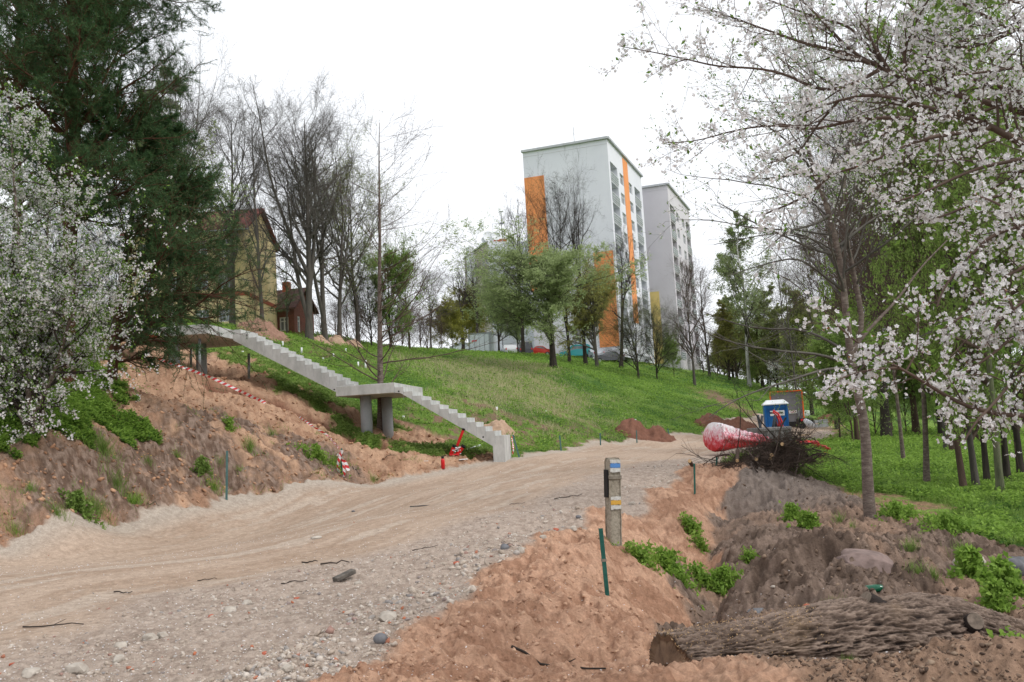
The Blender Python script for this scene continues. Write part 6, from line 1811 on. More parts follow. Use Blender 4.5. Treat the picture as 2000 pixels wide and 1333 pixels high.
# ---- blossoming plum rooted just right of the frame, its boughs reaching in
def near_plum():
    rg = np.random.default_rng(61)
    base = v3(4.9, 5.6, -1.7)
    T = stem([base, base + v3(0, 0, 1), v3(4.75, 5.7, .8), v3(4.6, 5.7, 2.2), v3(4.4, 5.8, 3.6)], .12, .05, 18)
    L = []
    def lb(pp, r0=.028, r1=.005, n=16): L.append(stem([P(*a) for a in pp], r0, r1, n, .8))
    lb([(2110, 360, 5.7), (1996, 276, 5.7), (1932, 248, 5.7), (1888, 220, 5.7), (1840, 224, 5.7), (1776, 200, 5.7), (1700, 175, 5.8), (1640, 195, 5.9), (1560, 225, 6.0)], .034)
    lb([(1932, 250, 5.7), (1890, 258, 5.6), (1800, 270, 5.4), (1740, 300, 5.3), (1680, 325, 5.2), (1620, 345, 5.2), (1560, 345, 5.2)], .018)
    lb([(1900, 228, 5.7), (1820, 232, 5.9), (1690, 230, 6.2), (1640, 240, 6.3), (1590, 258, 6.4), (1550, 246, 6.5), (1490, 245, 6.6), (1420, 258, 6.8), (1360, 278, 6.9), (1300, 279, 7.0)], .018, .003, 24)
    lb([(2120, 260, 6.2), (1990, 215, 6.3), (1880, 190, 6.4), (1776, 160, 6.5), (1740, 142, 6.5), (1700, 125, 6.5), (1655, 105, 6.6), (1625, 60, 6.6), (1590, 20, 6.7), (1540, -20, 6.8)], .032)
    lb([(1770, 165, 6.5), (1765, 100, 6.4), (1790, 40, 6.3), (1830, -30, 6.2)], .018)
    lb([(1700, 125, 6.5), (1640, 100, 6.6), (1580, 88, 6.7), (1500, 60, 6.9), (1430, 35, 7.0), (1360, 8, 7.1)], .016, .004, 20)
    lb([(1720, 135, 6.5), (1660, 170, 6.6), (1600, 180, 6.7), (1540, 146, 6.8), (1480, 133, 6.9), (1400, 131, 7.0), (1350, 118, 7.1), (1280, 103, 7.2), (1212, 91, 7.3)], .016, .003, 26)
    lb([(2110, 60, 6.0), (1980, 60, 6.0), (1900, 20, 6.0), (1820, -30, 6.0)], .026)
    lb([(1980, 60, 6.0), (1920, 90, 6.0), (1850, 95, 6.1), (1780, 70, 6.2)], .016)
    lb([(2100, 140, 5.6), (2000, 130, 5.6), (1930, 140, 5.5), (1860, 150, 5.5)], .02)
    # lower boughs
    lb([(2120, 820, 4.6), (2000, 813, 4.6), (1929, 806, 4.55), (1879, 791, 4.5), (1816, 755, 4.5), (1791, 737, 4.5), (1757, 719, 4.5), (1700, 690, 4.45), (1650, 650, 4.4), (1620, 620, 4.4), (1595, 590, 4.4)], .017, .003, 26)
    lb([(1807, 748, 4.5), (1850, 705, 4.55), (1893, 658, 4.6), (1938, 613, 4.6)], .005, .002)
    lb([(1757, 719, 4.5), (1700, 722, 4.4), (1650, 735, 4.35), (1625, 752, 4.3), (1612, 765, 4.3)], .008, .003)
    lb([(1700, 700, 4.5), (1670, 720, 4.4), (1685, 760, 4.4)], .005, .002)
    lb([(1770, 725, 4.5), (1790, 690, 4.5), (1795, 620, 4.5), (1790, 590, 4.5)], .005, .002)
    lb([(2110, 600, 4.7), (2000, 640, 4.7), (1930, 700, 4.6), (1880, 730, 4.6), (1850, 760, 4.6)], .012)
    lb([(2110, 420, 4.9), (2000, 440, 4.9), (1930, 460, 4.8), (1880, 520, 4.8), (1840, 560, 4.7), (1830, 600, 4.7)], .016)
    lb([(2110, 480, 4.9), (2000, 520, 4.9), (1930, 560, 4.8), (1880, 620, 4.8), (1830, 650, 4.7)], .014)
    lb([(2080, 700, 4.6), (1990, 730, 4.6), (1940, 790, 4.5), (1900, 830, 4.4), (1880, 870, 4.4)], .01)
    lb([(2110, 330, 5.2), (2000, 370, 5.2), (1920, 390, 5.2), (1850, 420, 5.2), (1790, 440, 5.2)], .016)
    lb([(2100, -20, 5.8), (2000, 10, 5.8), (1900, -20, 5.9)], .02)
    lb([(2110, 200, 5.9), (2000, 180, 5.9), (1920, 170, 6.0), (1850, 120, 6.1), (1800, 110, 6.2)], .02)
    lb([(1880, 190, 6.4), (1850, 130, 6.5), (1810, 60, 6.6), (1770, 0, 6.6)], .016)
    lb([(1740, 142, 6.5), (1700, 80, 6.5), (1690, 20, 6.6), (1700, -30, 6.6)], .014)
    lb([(2110, 300, 5.3), (2000, 310, 5.2), (1900, 330, 5.2), (1800, 380, 5.2), (1730, 400, 5.2)], .016)
    lb([(2110, 500, 4.8), (2010, 480, 4.8), (1960, 400, 4.8), (1900, 380, 4.9)], .013)
    lb([(2110, 560, 4.6), (2010, 580, 4.6), (1960, 620, 4.6), (1930, 660, 4.6)], .013)
    lb([(2110, 780, 4.6), (2020, 700, 4.6), (1980, 610, 4.6), (1960, 560, 4.6)], .012)
    lb([(1640, 195, 5.9), (1600, 240, 6.0), (1560, 300, 6.0), (1500, 320, 6.1)], .01)
    lb([(1740, 142, 6.5), (1660, 50, 6.6), (1580, 30, 6.7), (1500, 0, 6.8)], .014)
    lb([(1620, 345, 5.2), (1580, 380, 5.2), (1540, 400, 5.2), (1490, 420, 5.2)], .008)
    LX = [a for a, _ in L]
    lv = []
    ends = []
    for a, r in L:
        n = max(5, int(np.linalg.norm(np.diff(a[0], axis=0), axis=1).sum() / .075))
        X, R = child(rg, a, r, n, .05, 1, 48, 14, (.042 if a[0, :, 1].mean() < 5 else .062) * a[0, :, 1].mean(), .35, lambda t: 1.15 - .75 * t ** 2, .12, .03, 6, .5, .2, .0022)
        lv.append((X, R)); ends.append((X, R)); ends.append((None, a))
    X1 = np.concatenate([x for x, _ in lv]); R1 = np.concatenate([r for _, r in lv])
    X2, R2 = child(rg, X1, R1, 5, .1, 1, 45, 14, ('r', .42), .35, None, .16, .02, 5, .6, .3, .0016)
    low = X2[:, 0, 2] < P(1800, 560, 4.6)[2] + .0
    sh = np.concatenate([X2, X1[:, :5]])
    pcs = blossom_pieces(rg, [(x, r) for x, r in L] + [(X1, R1), (X2, R2)], [8] * len(L) + [4, 3], [T], [14], X2, 3, .024, 1, .036, .010, face=v3(-.1, -.5, .2), twg='twig_red', clus=4)
    # more flowers in tight clusters on spurs of the upper boughs
    up = X1[X1[:, 0, 2] > P(1800, 480, 5)[2]]
    p, t = along(rg, up, 7, .0, 1, .0)
    p = np.repeat(p, 2, 0) + rg.normal(0, .022, (len(p) * 2, 3))
    fv, fq = flower_mesh(rg, p, .026, v3(0, -.4, .2))
    pcs.append(('upper_blossom', M['blossom'], fv, fq, None, False))
    assemble('plum_tree', tuple(base), 'white blossoming plum rooted beyond the right edge, boughs reaching across the upper right', 'tree', None, pcs)
near_plum()
for k, (o, _) in protos.items():
    for ch in list(o.children): bpy.data.objects.remove(ch)
    bpy.data.objects.remove(o)
# ------------------------------------------------------------------ things lying on the ground
def ico():
    t = (1 + 5 ** .5) / 2
    v = np.array([(-1, t, 0), (1, t, 0), (-1, -t, 0), (1, -t, 0), (0, -1, t), (0, 1, t), (0, -1, -t), (0, 1, -t), (t, 0, -1), (t, 0, 1), (-t, 0, -1), (-t, 0, 1)], float)
    f = np.array([(0, 11, 5), (0, 5, 1), (0, 1, 7), (0, 7, 10), (0, 10, 11), (1, 5, 9), (5, 11, 4), (11, 10, 2), (10, 7, 6), (7, 1, 8), (3, 9, 4), (3, 4, 2), (3, 2, 6), (3, 6, 8), (3, 8, 9), (4, 9, 5), (2, 4, 11), (6, 2, 10), (8, 6, 7), (9, 8, 1)])
    return v / np.linalg.norm(v[0]), f
def stones_mesh(rng, p, s, flat=.7, rough=.22):
    v0, f0 = ico(); n = len(p)
    v = v0[None] * (1 + rng.normal(0, rough, (n, 12, 1)))
    v = v * np.stack([rng.uniform(.7, 1.3, n), rng.uniform(.6, 1.0, n), rng.uniform(.45, .9, n) * flat / .7], 1)[:, None]
    a = rng.uniform(0, 6.28, n); c, s_ = np.cos(a)[:, None], np.sin(a)[:, None]
    x = v[..., 0] * c - v[..., 1] * s_; y = v[..., 0] * s_ + v[..., 1] * c
    tl = rng.normal(0, .35, n)[:, None]; z = v[..., 2] + x * tl
    v = np.stack([x, y, z], -1) * s[:, None, None] + p[:, None]
    return v.reshape(-1, 3), (f0[None] + (np.arange(n) * 12)[:, None, None]).reshape(-1, 3)
def sample(rng, n, rmin, rmax, azr=(-36, 36), power=1.0):
    """ground points spread so that near ground gets more; returns x,y"""
    az = np.radians(rng.uniform(*azr, n))
    u = rng.uniform(0, 1, n)
    if power == 1.0: r = 1 / (1 / rmin + u * (1 / rmax - 1 / rmin))
    else: r = rmin * (rmax / rmin) ** u
    return np.sin(az) * r, np.cos(az) * r
def scatter_stones(name, rng, n, rmin, rmax, keep, smin, smax, mat, pw=2.2, sink=.25, power=1.0, flat=.7):
    x, y = sample(rng, n, rmin, rmax, power=power)
    m = masks(x, y); k = keep(x, y, m)
    x, y = x[k], y[k]
    m = {a: b[k] for a, b in m.items()}
    z = height(x, y, m)
    s = smin + (smax - smin) * rng.uniform(0, 1, len(x)) ** pw
    s = s * (1 + np.hypot(x, y) * .012) * np.clip(np.hypot(x, y) / 9, .4, 1)
    p = np.stack([x, y, z + s * (.5 - sink - .2)], 1)
    v, t = stones_mesh(rng, p, s, flat)
    me = fast_mesh(name, v, None, t, False)
    return tag(link_mesh(name, me, mat), kind='stuff')
def leaf_ramp_mat(name, stops, rough=.95):
    m, nt, b = new_mat(name)
    g = nt.nodes.new('ShaderNodeNewGeometry')
    c = _ramp(nt, g.outputs['Random Per Island'], stops)
    n = _noise(nt, 30, 6, .75)
    mx = nt.nodes.new('ShaderNodeMix'); mx.data_type = 'RGBA'; mx.blend_type = 'MULTIPLY'; mx.inputs[0].default_value = 1
    nt.links.new(c, mx.inputs[6]); nt.links.new(_ramp(nt, n, [(.3, (.65, .65, .65)), (.7, (1.2, 1.2, 1.2))]), mx.inputs[7])
    nt.links.new(mx.outputs[2], b.inputs['Base Color']); b.inputs['Roughness'].default_value = rough; b.inputs['Specular IOR Level'].default_value = .15
    _bump(nt, b, n, .5, .01)
    return m
M['gravel'] = leaf_ramp_mat('gravel_stones', [(0, (.36, .295, .24)), (.5, (.46, .385, .32)), (.8, (.56, .50, .44)), (.93, (.26, .24, .23)), (1, (.46, .16, .08))])
M['clod_sand'] = leaf_ramp_mat('sand_clods', [(0, (.33, .19, .125)), (1, (.54, .35, .24))])
M['clod_soil'] = leaf_ramp_mat('soil_clods', [(0, (.08, .055, .042)), (.7, (.19, .13, .095)), (1, (.34, .25, .18))])
M['clod_exc'] = leaf_ramp_mat('slope_clods', [(0, (.16, .09, .06)), (.6, (.40, .22, .13)), (1, (.50, .30, .19))])
rg = np.random.default_rng(71)
scatter_stones('gravel', rg, 130000, 5, 34, lambda x, y, m: (m['road'] > .6) & (m['track'] < rg.uniform(0, 1, len(x)) ** 2.5) & (gnoise(x * 1.1, y * 1.1) + rg.normal(0, .35, len(x)) > -.15), .0025, .026, M['gravel'], 8)
scatter_stones('pebbles', rg, 14000, 6, 40, lambda x, y, m: (m['track'] > .6), .002, .012, M['gravel'], 4)
scatter_stones('sand_clods', rg, 60000, 5, 30, lambda x, y, m: (m['sand'] > .7) & (gnoise(x * 1.3, y * 1.3) + rg.normal(0, .25, len(x)) > -.1), .003, .030, M['clod_sand'], 6)
scatter_stones('soil_clods', rg, 110000, 4.2, 26, lambda x, y, m: (m['mound'] > .7) & (gnoise(x * 1.1, y * 1.1) + rg.normal(0, .3, len(x)) > -.15), .003, .032, M['clod_soil'], 6)
scatter_stones('slope_clods', rg, 60000, 15, 42, lambda x, y, m: (m['exc'] > .7), .006, .055, M['clod_exc'], 6, power=0)
# rubble at the lip between gravel verge and sand
dlip = lambda x, y: seg_dist(x, y, ROAD_R)[0]
scatter_stones('rubble_gravel', rg, 160000, 5, 30, lambda x, y, m: (dlip(x, y) < .75) & (m['road'] > .5) & (rg.uniform(0, 1, len(x)) < .45 * (.4 + smooth(-.2, .3, gnoise(x * .8, y * .8)))), .005, .045, M['gravel'], 5)

def ball(name, c, size, mat, label, cat, group=None, seed=0, rz=0, subdiv=2, rough=.12, tilt=0, sharp=False):
    """an irregular rock of real volume, part buried"""
    import bmesh
    bm = bmesh.new(); bmesh.ops.create_icosphere(bm, subdivisions=subdiv, radius=.5)
    r = random.Random(seed); off = np.array([r.uniform(-50, 50) for _ in range(3)])
    for v in bm.verts:
        p = np.array(v.co)
        n = float(gnoise(np.array([p[0] * 2.1 + off[0]]), np.array([p[1] * 2.1 + p[2] * 1.7 + off[1]]))[0]) + .5 * float(gnoise(np.array([p[0] * 5 + off[1]]), np.array([p[2] * 5 + p[1] * 3 + off[0]]))[0])
        f = 1 + rough * 3.2 * n
        v.co = Vector(p * f)
    if sharp:
        for v in bm.verts:
            p = np.array(v.co)
            for nx_, lim in (((1, 0, 0), .42), ((-1, 0, .2), .40), ((0, 1, .1), .40), ((0, -1, .3), .36), ((.2, .1, 1), .36), ((0, 0, -1), .4), ((.7, -.5, .5), .40), ((-.6, -.5, .6), .40), ((.3, -.7, .7), .39)):
                q_ = nrm(np.array(nx_, float)); e_ = p @ q_ - lim
                if e_ > 0: p = p - q_ * e_
            v.co = Vector(p)
    me = bpy.data.meshes.new(name)
    bmesh.ops.scale(bm, vec=size, verts=bm.verts)
    bm.to_mesh(me); bm.free()
    o = link_mesh(name, me, mat); o.location = c; o.rotation_euler = (tilt, tilt * .5, rz)
    if not sharp: me.polygons.foreach_set('use_smooth', np.ones(len(me.polygons), bool))
    return tag(o, label, cat, group)
def rock(px, py, w_px, h_ratio, mat, label, d=None, cat='stone', group=None, seed=0, rz=0, sharp=False, depth=.8, dz=.25, tilt=0, name='stone'):
    c = np.array(ghit(px, py, 4, 90) if d is None else P(px, py, d))
    w = w_px / F_PX * c[1]; c[2] += w * h_ratio * dz
    return ball(name, c, (w, w * depth, w * h_ratio), mat, label, cat, group, seed, rz, 4 if w_px > 90 else (3 if w_px > 40 else 2), .14, tilt, sharp)
rock(1690, 1096, 125, .40, M['stone_pink'], 'large pinkish boulder half buried on the brown soil mound', seed=3, rz=.2, dz=-.05, tilt=.15, sharp=True)
rock(788, 866, 17, 1.05, M['stone_tan'], 'upright tan stone block right of the stair columns, left of a pair', seed=5, group=None, sharp=True)
rock(811, 870, 13, 1.1, M['stone_tan'], 'smaller upright tan stone block, right of a pair by the stair columns', seed=6, sharp=True)
rock(985, 1073, 20, .7, M['stone_dark'], 'dark blue-grey stone in the gravel verge', seed=7)
rock(1018, 1080, 16, 1.2, M['stone_pale'], 'pale upright stone right of the dark blue-grey stone', seed=8, sharp=True)
rock(742, 1254, 30, .7, M['stone_dark'], 'rounded blue-grey stone at the lower lip of the gravel', seed=9)
rock(758, 1210, 40, .6, M['stone_pale'], 'pale angular rubble stone above the blue-grey stone', seed=10, sharp=True)
rock(1895, 1105, 60, .5, M['stone_pale'], 'weathered grey-brown stone half grown over at the right foot of the mound', seed=11)
rock(1990, 1125, 55, .95, M['stone_dark'], 'dark brown stump-like stone at the right frame edge among green leaves', seed=12)
rock(1440, 1220, 26, .45, M['roof_red'], 'reddish brick lump in soil above the felled log', seed=13, sharp=True)
rock(1577, 1186, 16, .6, M['trim_red'], 'small pink-red brick piece left of the log stub', seed=14, sharp=True)
rock(1480, 1198, 44, .34, M['stone_dark'], 'flat grey slab end poking from the soil beside the reddish brick lump', seed=15, sharp=True, rz=.6)
rock(618, 1052, 22, .3, M['stone_pale'], 'flat pale stone lying on the road track', seed=16)
rock(1130, 1012, 12, .6, M['stone_dark'], 'dark stone on the verge left of the trail post', seed=17)
rock(690, 1000, 8, .5, M['stone_dark'], 'small dark stone on the track', seed=18)
rock(1510, 1148, 10, .6, M['stone_pale'], 'small pale stone on the far side of the ditch', seed=19)
pr = random.Random(9)
for i, (px, py, w_, lab) in enumerate([(292, 1250, 34, 'pale angular stone near the lower left corner of the gravel, top of a small group'), (318, 1244, 26, 'pale stone touching the top stone of the small group at lower left'), (236, 1265, 30, 'rounded grey-white stone left of the small group at lower left'),
        (232, 1292, 32, 'pale stone just below the rounded grey-white one at lower left'), (60, 1320, 40, 'pale stone by the bottom edge in the left corner'), (150, 1312, 46, 'broad flat pale stone by the bottom edge, right of the corner stone'), (482, 1182, 26, 'pale stone on the crest of the verge left of the timber offcut'),
        (448, 1196, 30, 'larger pale stone on the verge crest, left of the smaller one'), (700, 1142, 18, 'pale stone just right of the timber offcut'), (1060, 1052, 18, 'pale stone on the stony lip, midway to the trail post'), (905, 1100, 16, 'pale stone on the verge below the thin bent twig'),
        (1120, 1035, 16, 'pale stone on the stony lip just before the trail post'), (560, 1310, 30, 'pale stone low in the middle of the gravel verge'), (1235, 985, 14, 'pale stone on the stony lip beyond the trail post')]):
    c = np.array(ghit(px, py)); w = w_ / F_PX * c[1]; c[2] += w * .12
    ball('rubble_stone', c, (w, w * .8, w * .6), M['stone_pale'], lab, 'stone', 'pale rubble stones in the gravel verge', i, pr.uniform(0, 6), 3, .16, 0, True)
for i, (px, py, lab) in enumerate([(412, 1204, 'orange-red brick chip on the verge crest left of the pale crest stones'), (580, 1170, 'orange-red brick chip on the verge crest below the timber offcut'), (517, 1276, 'orange-red brick chip low in the gravel verge'), (892, 1100, 'orange-red brick chip on the verge right half'),
        (25, 1298, 'orange-red brick chip in the lower left corner'), (1085, 1035, 'orange-red brick chip near the dark blue-grey stone')]):
    c = np.array(ghit(px, py)); w = 14 / F_PX * c[1]
    ball('brick_fragment', c, (w * 1.2, w * .8, w * .6), M['trim_red'], lab, 'brick fragment', 'brick fragments in the gravel verge', i + 50, pr.uniform(0, 6), 2, .1, 0, True)

# planks and litter
def board(px, py, L, w, h, ang, mat, name, label, cat, tilt=.0):
    c = np.array(ghit(px, py)); c[2] += h * .5 + .01 + abs(tilt) * L * .3
    ca, sa = math.cos(ang), math.sin(ang)
    a1 = v3(ca, sa, tilt); a1 /= np.linalg.norm(a1); a2 = v3(-sa, ca, 0); a3 = np.cross(a1, a2)
    m = MB(); m.box(c, (L, w, h), ax=(a1, a2, a3), bevel=min(w, h) * .15)
    return tag(m.build(name, mat), label, cat)
M['old_wood'] = mat_noise('weathered_wood', (.045, .04, .035), (.17, .15, .13), 12, 8, .9, .6, .01, stretch=(1, 1, 1))
board(673, 1134, .26, .10, .05, .75, M['old_wood'], 'wood_piece', 'weathered grey timber offcut on the gravel verge', 'wood piece', .25)
board(820, 990, .42, .12, .012, .1, M['black'], 'rubber_scrap', 'flat black scrap lying on the road track', 'scrap')
board(905, 899, .3, .08, .03, .2, M['white_plastic'], 'plastic_scrap', 'small white scrap on sand left of the stair foot', 'scrap')
board(1195, 1000, .16, .09, .03, .1, M['roof_red'], 'rusty_scrap', 'rusty brown scrap by the foot of the trail post', 'scrap')
board(830, 902, .25, .02, .02, -.4, M['white_plastic'], 'white_stick', 'thin white stick on sand left of the red bottle', 'stick')
def spoon():
    q = [gp(912, 882, .06, 25, 45), gp(925, 878, .09, 25, 45), gp(938, 876, .1, 25, 45)]
    m = MB().tube(q, [.015, .018, .05], 8)
    tag(m.build('white_cable', M['white_plastic']), 'white bent cable end in the grass left of the stair foot', 'cable')
spoon()
def green_bottle():
    c = np.array(ghit(1711, 1157)); c[2] += .03
    g, nt, b = new_mat('green_glass'); b.inputs['Base Color'].default_value = (.01, .16, .08, 1); b.inputs['Roughness'].default_value = .08; b.inputs['Transmission Weight'].default_value = .4
    a = v3(.9, -.3, .1); a /= np.linalg.norm(a)
    m = MB().tube([c - a * .16, c + a * .0, c + a * .06, c + a * .075], [.04, .042, .035, .01], 14)
    m.tube([c - a * .16, c - a * .22, c - a * .30], [.04, .018, .015], 12)
    tag(m.build('glass_bottle', g, None, True), 'green glass bottle lying on the soil mound above the log', 'bottle')
green_bottle()

# twigs on the ground
def twig(px, py, L, ang, r, label, mat=None, seed=0):
    rg_ = random.Random(seed); c = np.array(ghit(px, py)); pts = []
    n = 7
    for k in range(n):
        t = k / (n - 1) - .5
        x = c[0] + math.cos(ang) * L * t + rg_.uniform(-.03, .03) * L; y = c[1] + math.sin(ang) * L * t + rg_.uniform(-.05, .05) * L
        pts.append((x, y, hz(x, y) + r * .8 + rg_.uniform(0, .02)))
    m = MB().tube(pts, [r * (1 - .5 * k / n) for k in range(n)], 6)
    if L > .4: m.tube([pts[3], np.array(pts[3]) + v3(.18 * math.cos(ang + .6) * L, .3 * math.sin(ang + .6) * L, .06 * L)], [r * .5, r * .3], 5)
    tag(m.build('fallen_twig', mat or M['twig_dark'], None, True), label, 'twig', 'twigs lying on the road and sand')
for i, (px, py, L, a, r, lab) in enumerate([(100, 1226, .55, .05, .008, 'long thin brown twig at lower left of the track'), (605, 1100, .2, .1, .01, 'reddish stick on the track, left of a pair of sticks'), (657, 1103, .42, .15, .011, 'reddish stick on the track, right of a pair of sticks'),
        (575, 1138, .3, -.1, .007, 'thin dark twig just above the timber offcut'), (405, 1134, .22, .5, .006, 'small forked dark twig on the middle of the track'), (240, 1160, .2, .3, .008, 'short black twig left of the forked one'),
        (830, 1072, .35, .3, .006, 'thin bent twig on the track edge before the gravel'), (1090, 1300, .8, -.5, .012, 'dark crooked root lying on the orange sand in front'), (1000, 1065, .35, -.8, .006, 'thin twig across the gravel verge by the dark stone'),
        (1110, 970, .6, .3, .008, 'branched dry twig on the verge left of the trail post'), (1010, 985, .3, .0, .006, 'thin straight twig on the track, right half'), (700, 925, .7, -.9, .012, 'dark bent twig on the sand right of the taped stake'),
        (760, 890, .5, .4, .010, 'dark root piece on the sand below the columns'), (300, 985, .25, .2, .007, 'small twig at the left road edge')]):
    twig(px, py, L, a, r, lab, seed=i)

# earth heaps
M['heap_brown'] = mat_noise('heap_earth', (.20, .11, .08), (.36, .22, .16), 3.5, 9, .97, .7, .06, rgh=.75)
M['heap_sand'] = mat_noise('heap_sand', (.34, .22, .15), (.50, .36, .26), 3.5, 9, .97, .6, .05, rgh=.75)
M['heap_red'] = mat_noise('heap_red_earth', (.12, .055, .038), (.26, .125, .085), 3.5, 9, .97, .7, .06, rgh=.75)
def heap(x0, x1, ytop, ybase, d, mat, label, peaks=1, seed=0, group='heaps of dug earth on the slope', crest=True):
    cx = (x0 + x1) / 2
    c = P(cx, ybase, d); R = (x1 - x0) / 2 / F_PX * d * 1.15
    top = P(cx, ytop, d)[2]
    n = 44; g = np.linspace(-1.25, 1.25, n)
    X, Y = np.meshgrid(g, g, indexing='ij')
    wx, wy = c[0] + X * R, c[1] + Y * R * .8
    gnd = height(wx.ravel(), wy.ravel()).reshape(n, n)
    c = np.array(ghit(cx, ybase - 3, d * .75, d * 1.3)); R = (x1 - x0) / 2 / F_PX * c[1] * 1.15; top = P(cx, ytop, c[1])[2]
    wx, wy = c[0] + X * R, c[1] + (Y + .5) * R * .8; gnd = height(wx.ravel(), wy.ravel()).reshape(n, n)
    g0 = hz(c[0], c[1]); Hh = min(max(top - g0, .25), .55 * R)
    rr = np.hypot(X, Y) + .18 * fbm(X * 1.5, Y * 1.5, 1, 3, .5, seed)
    pr_ = np.clip(1 - rr, -.35, 1) ** 1
    if peaks == 2: pr_ = np.maximum(np.clip(1 - np.hypot((X + .45) * 1.5, Y * 1.2) + .1 * gnoise(X * 3, Y * 3), -.35, 1), .85 * np.clip(1 - np.hypot((X - .4) * 1.5, Y * 1.2), -.35, 1))
    pr_ = np.where(pr_ > .75, .75 + (pr_ - .75) * .4, pr_) / .85
    z = np.maximum(gnd, np.minimum(g0, gnd) * 1) + pr_ * Hh + fbm(wx, wy, 2.2, 4, .65, seed) * .30 * Hh + (clods(wx, wy, 3, seed) - .6) * .08 * np.clip(pr_ + .2, 0, 1)
    z = np.where(rr > 1.15, gnd - .3, z)
    v = np.stack([wx, wy, z], -1).reshape(-1, 3)
    i = np.arange(n * n).reshape(n, n)
    q = np.stack([i[:-1, :-1], i[1:, :-1], i[1:, 1:], i[:-1, 1:]], -1).reshape(-1, 4)
    o = link_mesh('earth_heap', fast_mesh('earth_heap', v, q, None, True), mat)
    tag(o, label, 'earth heap', group)
heap(462, 556, 626, 654, 53, M['heap_brown'], 'brown earth heap beside the stair top before the yellow house', 1, 1)
heap(600, 648, 652, 676, 57, M['heap_sand'], 'smaller sandy earth heap right of the tall grey stems, left of a pair', 1, 2)
heap(640, 706, 651, 680, 56, M['heap_sand'], 'wider sandy earth heap, right of a pair below the twiggy shrubs', 2, 3)
heap(940, 1012, 817, 852, 38, M['heap_sand'], 'pale sand heap behind the foot of the lower stair flight', 1, 4)
heap(1218, 1312, 824, 862, 55, M['heap_red'], 'red-brown earth heap on the left road edge below the grass slope', 2, 5)
heap(1375, 1480, 815, 842, 68, M['heap_red'], 'red-brown earth heap behind the wrapped red duct bundle', 2, 6)
heap(1575, 1600, 806, 832, 86, M['heap_sand'], 'small sand heap between the trailer and the white boards', 1, 7)
heap(1600, 1650, 800, 830, 92, M['heap_red'], 'reddish sand heap far right of the trailer', 1, 8)

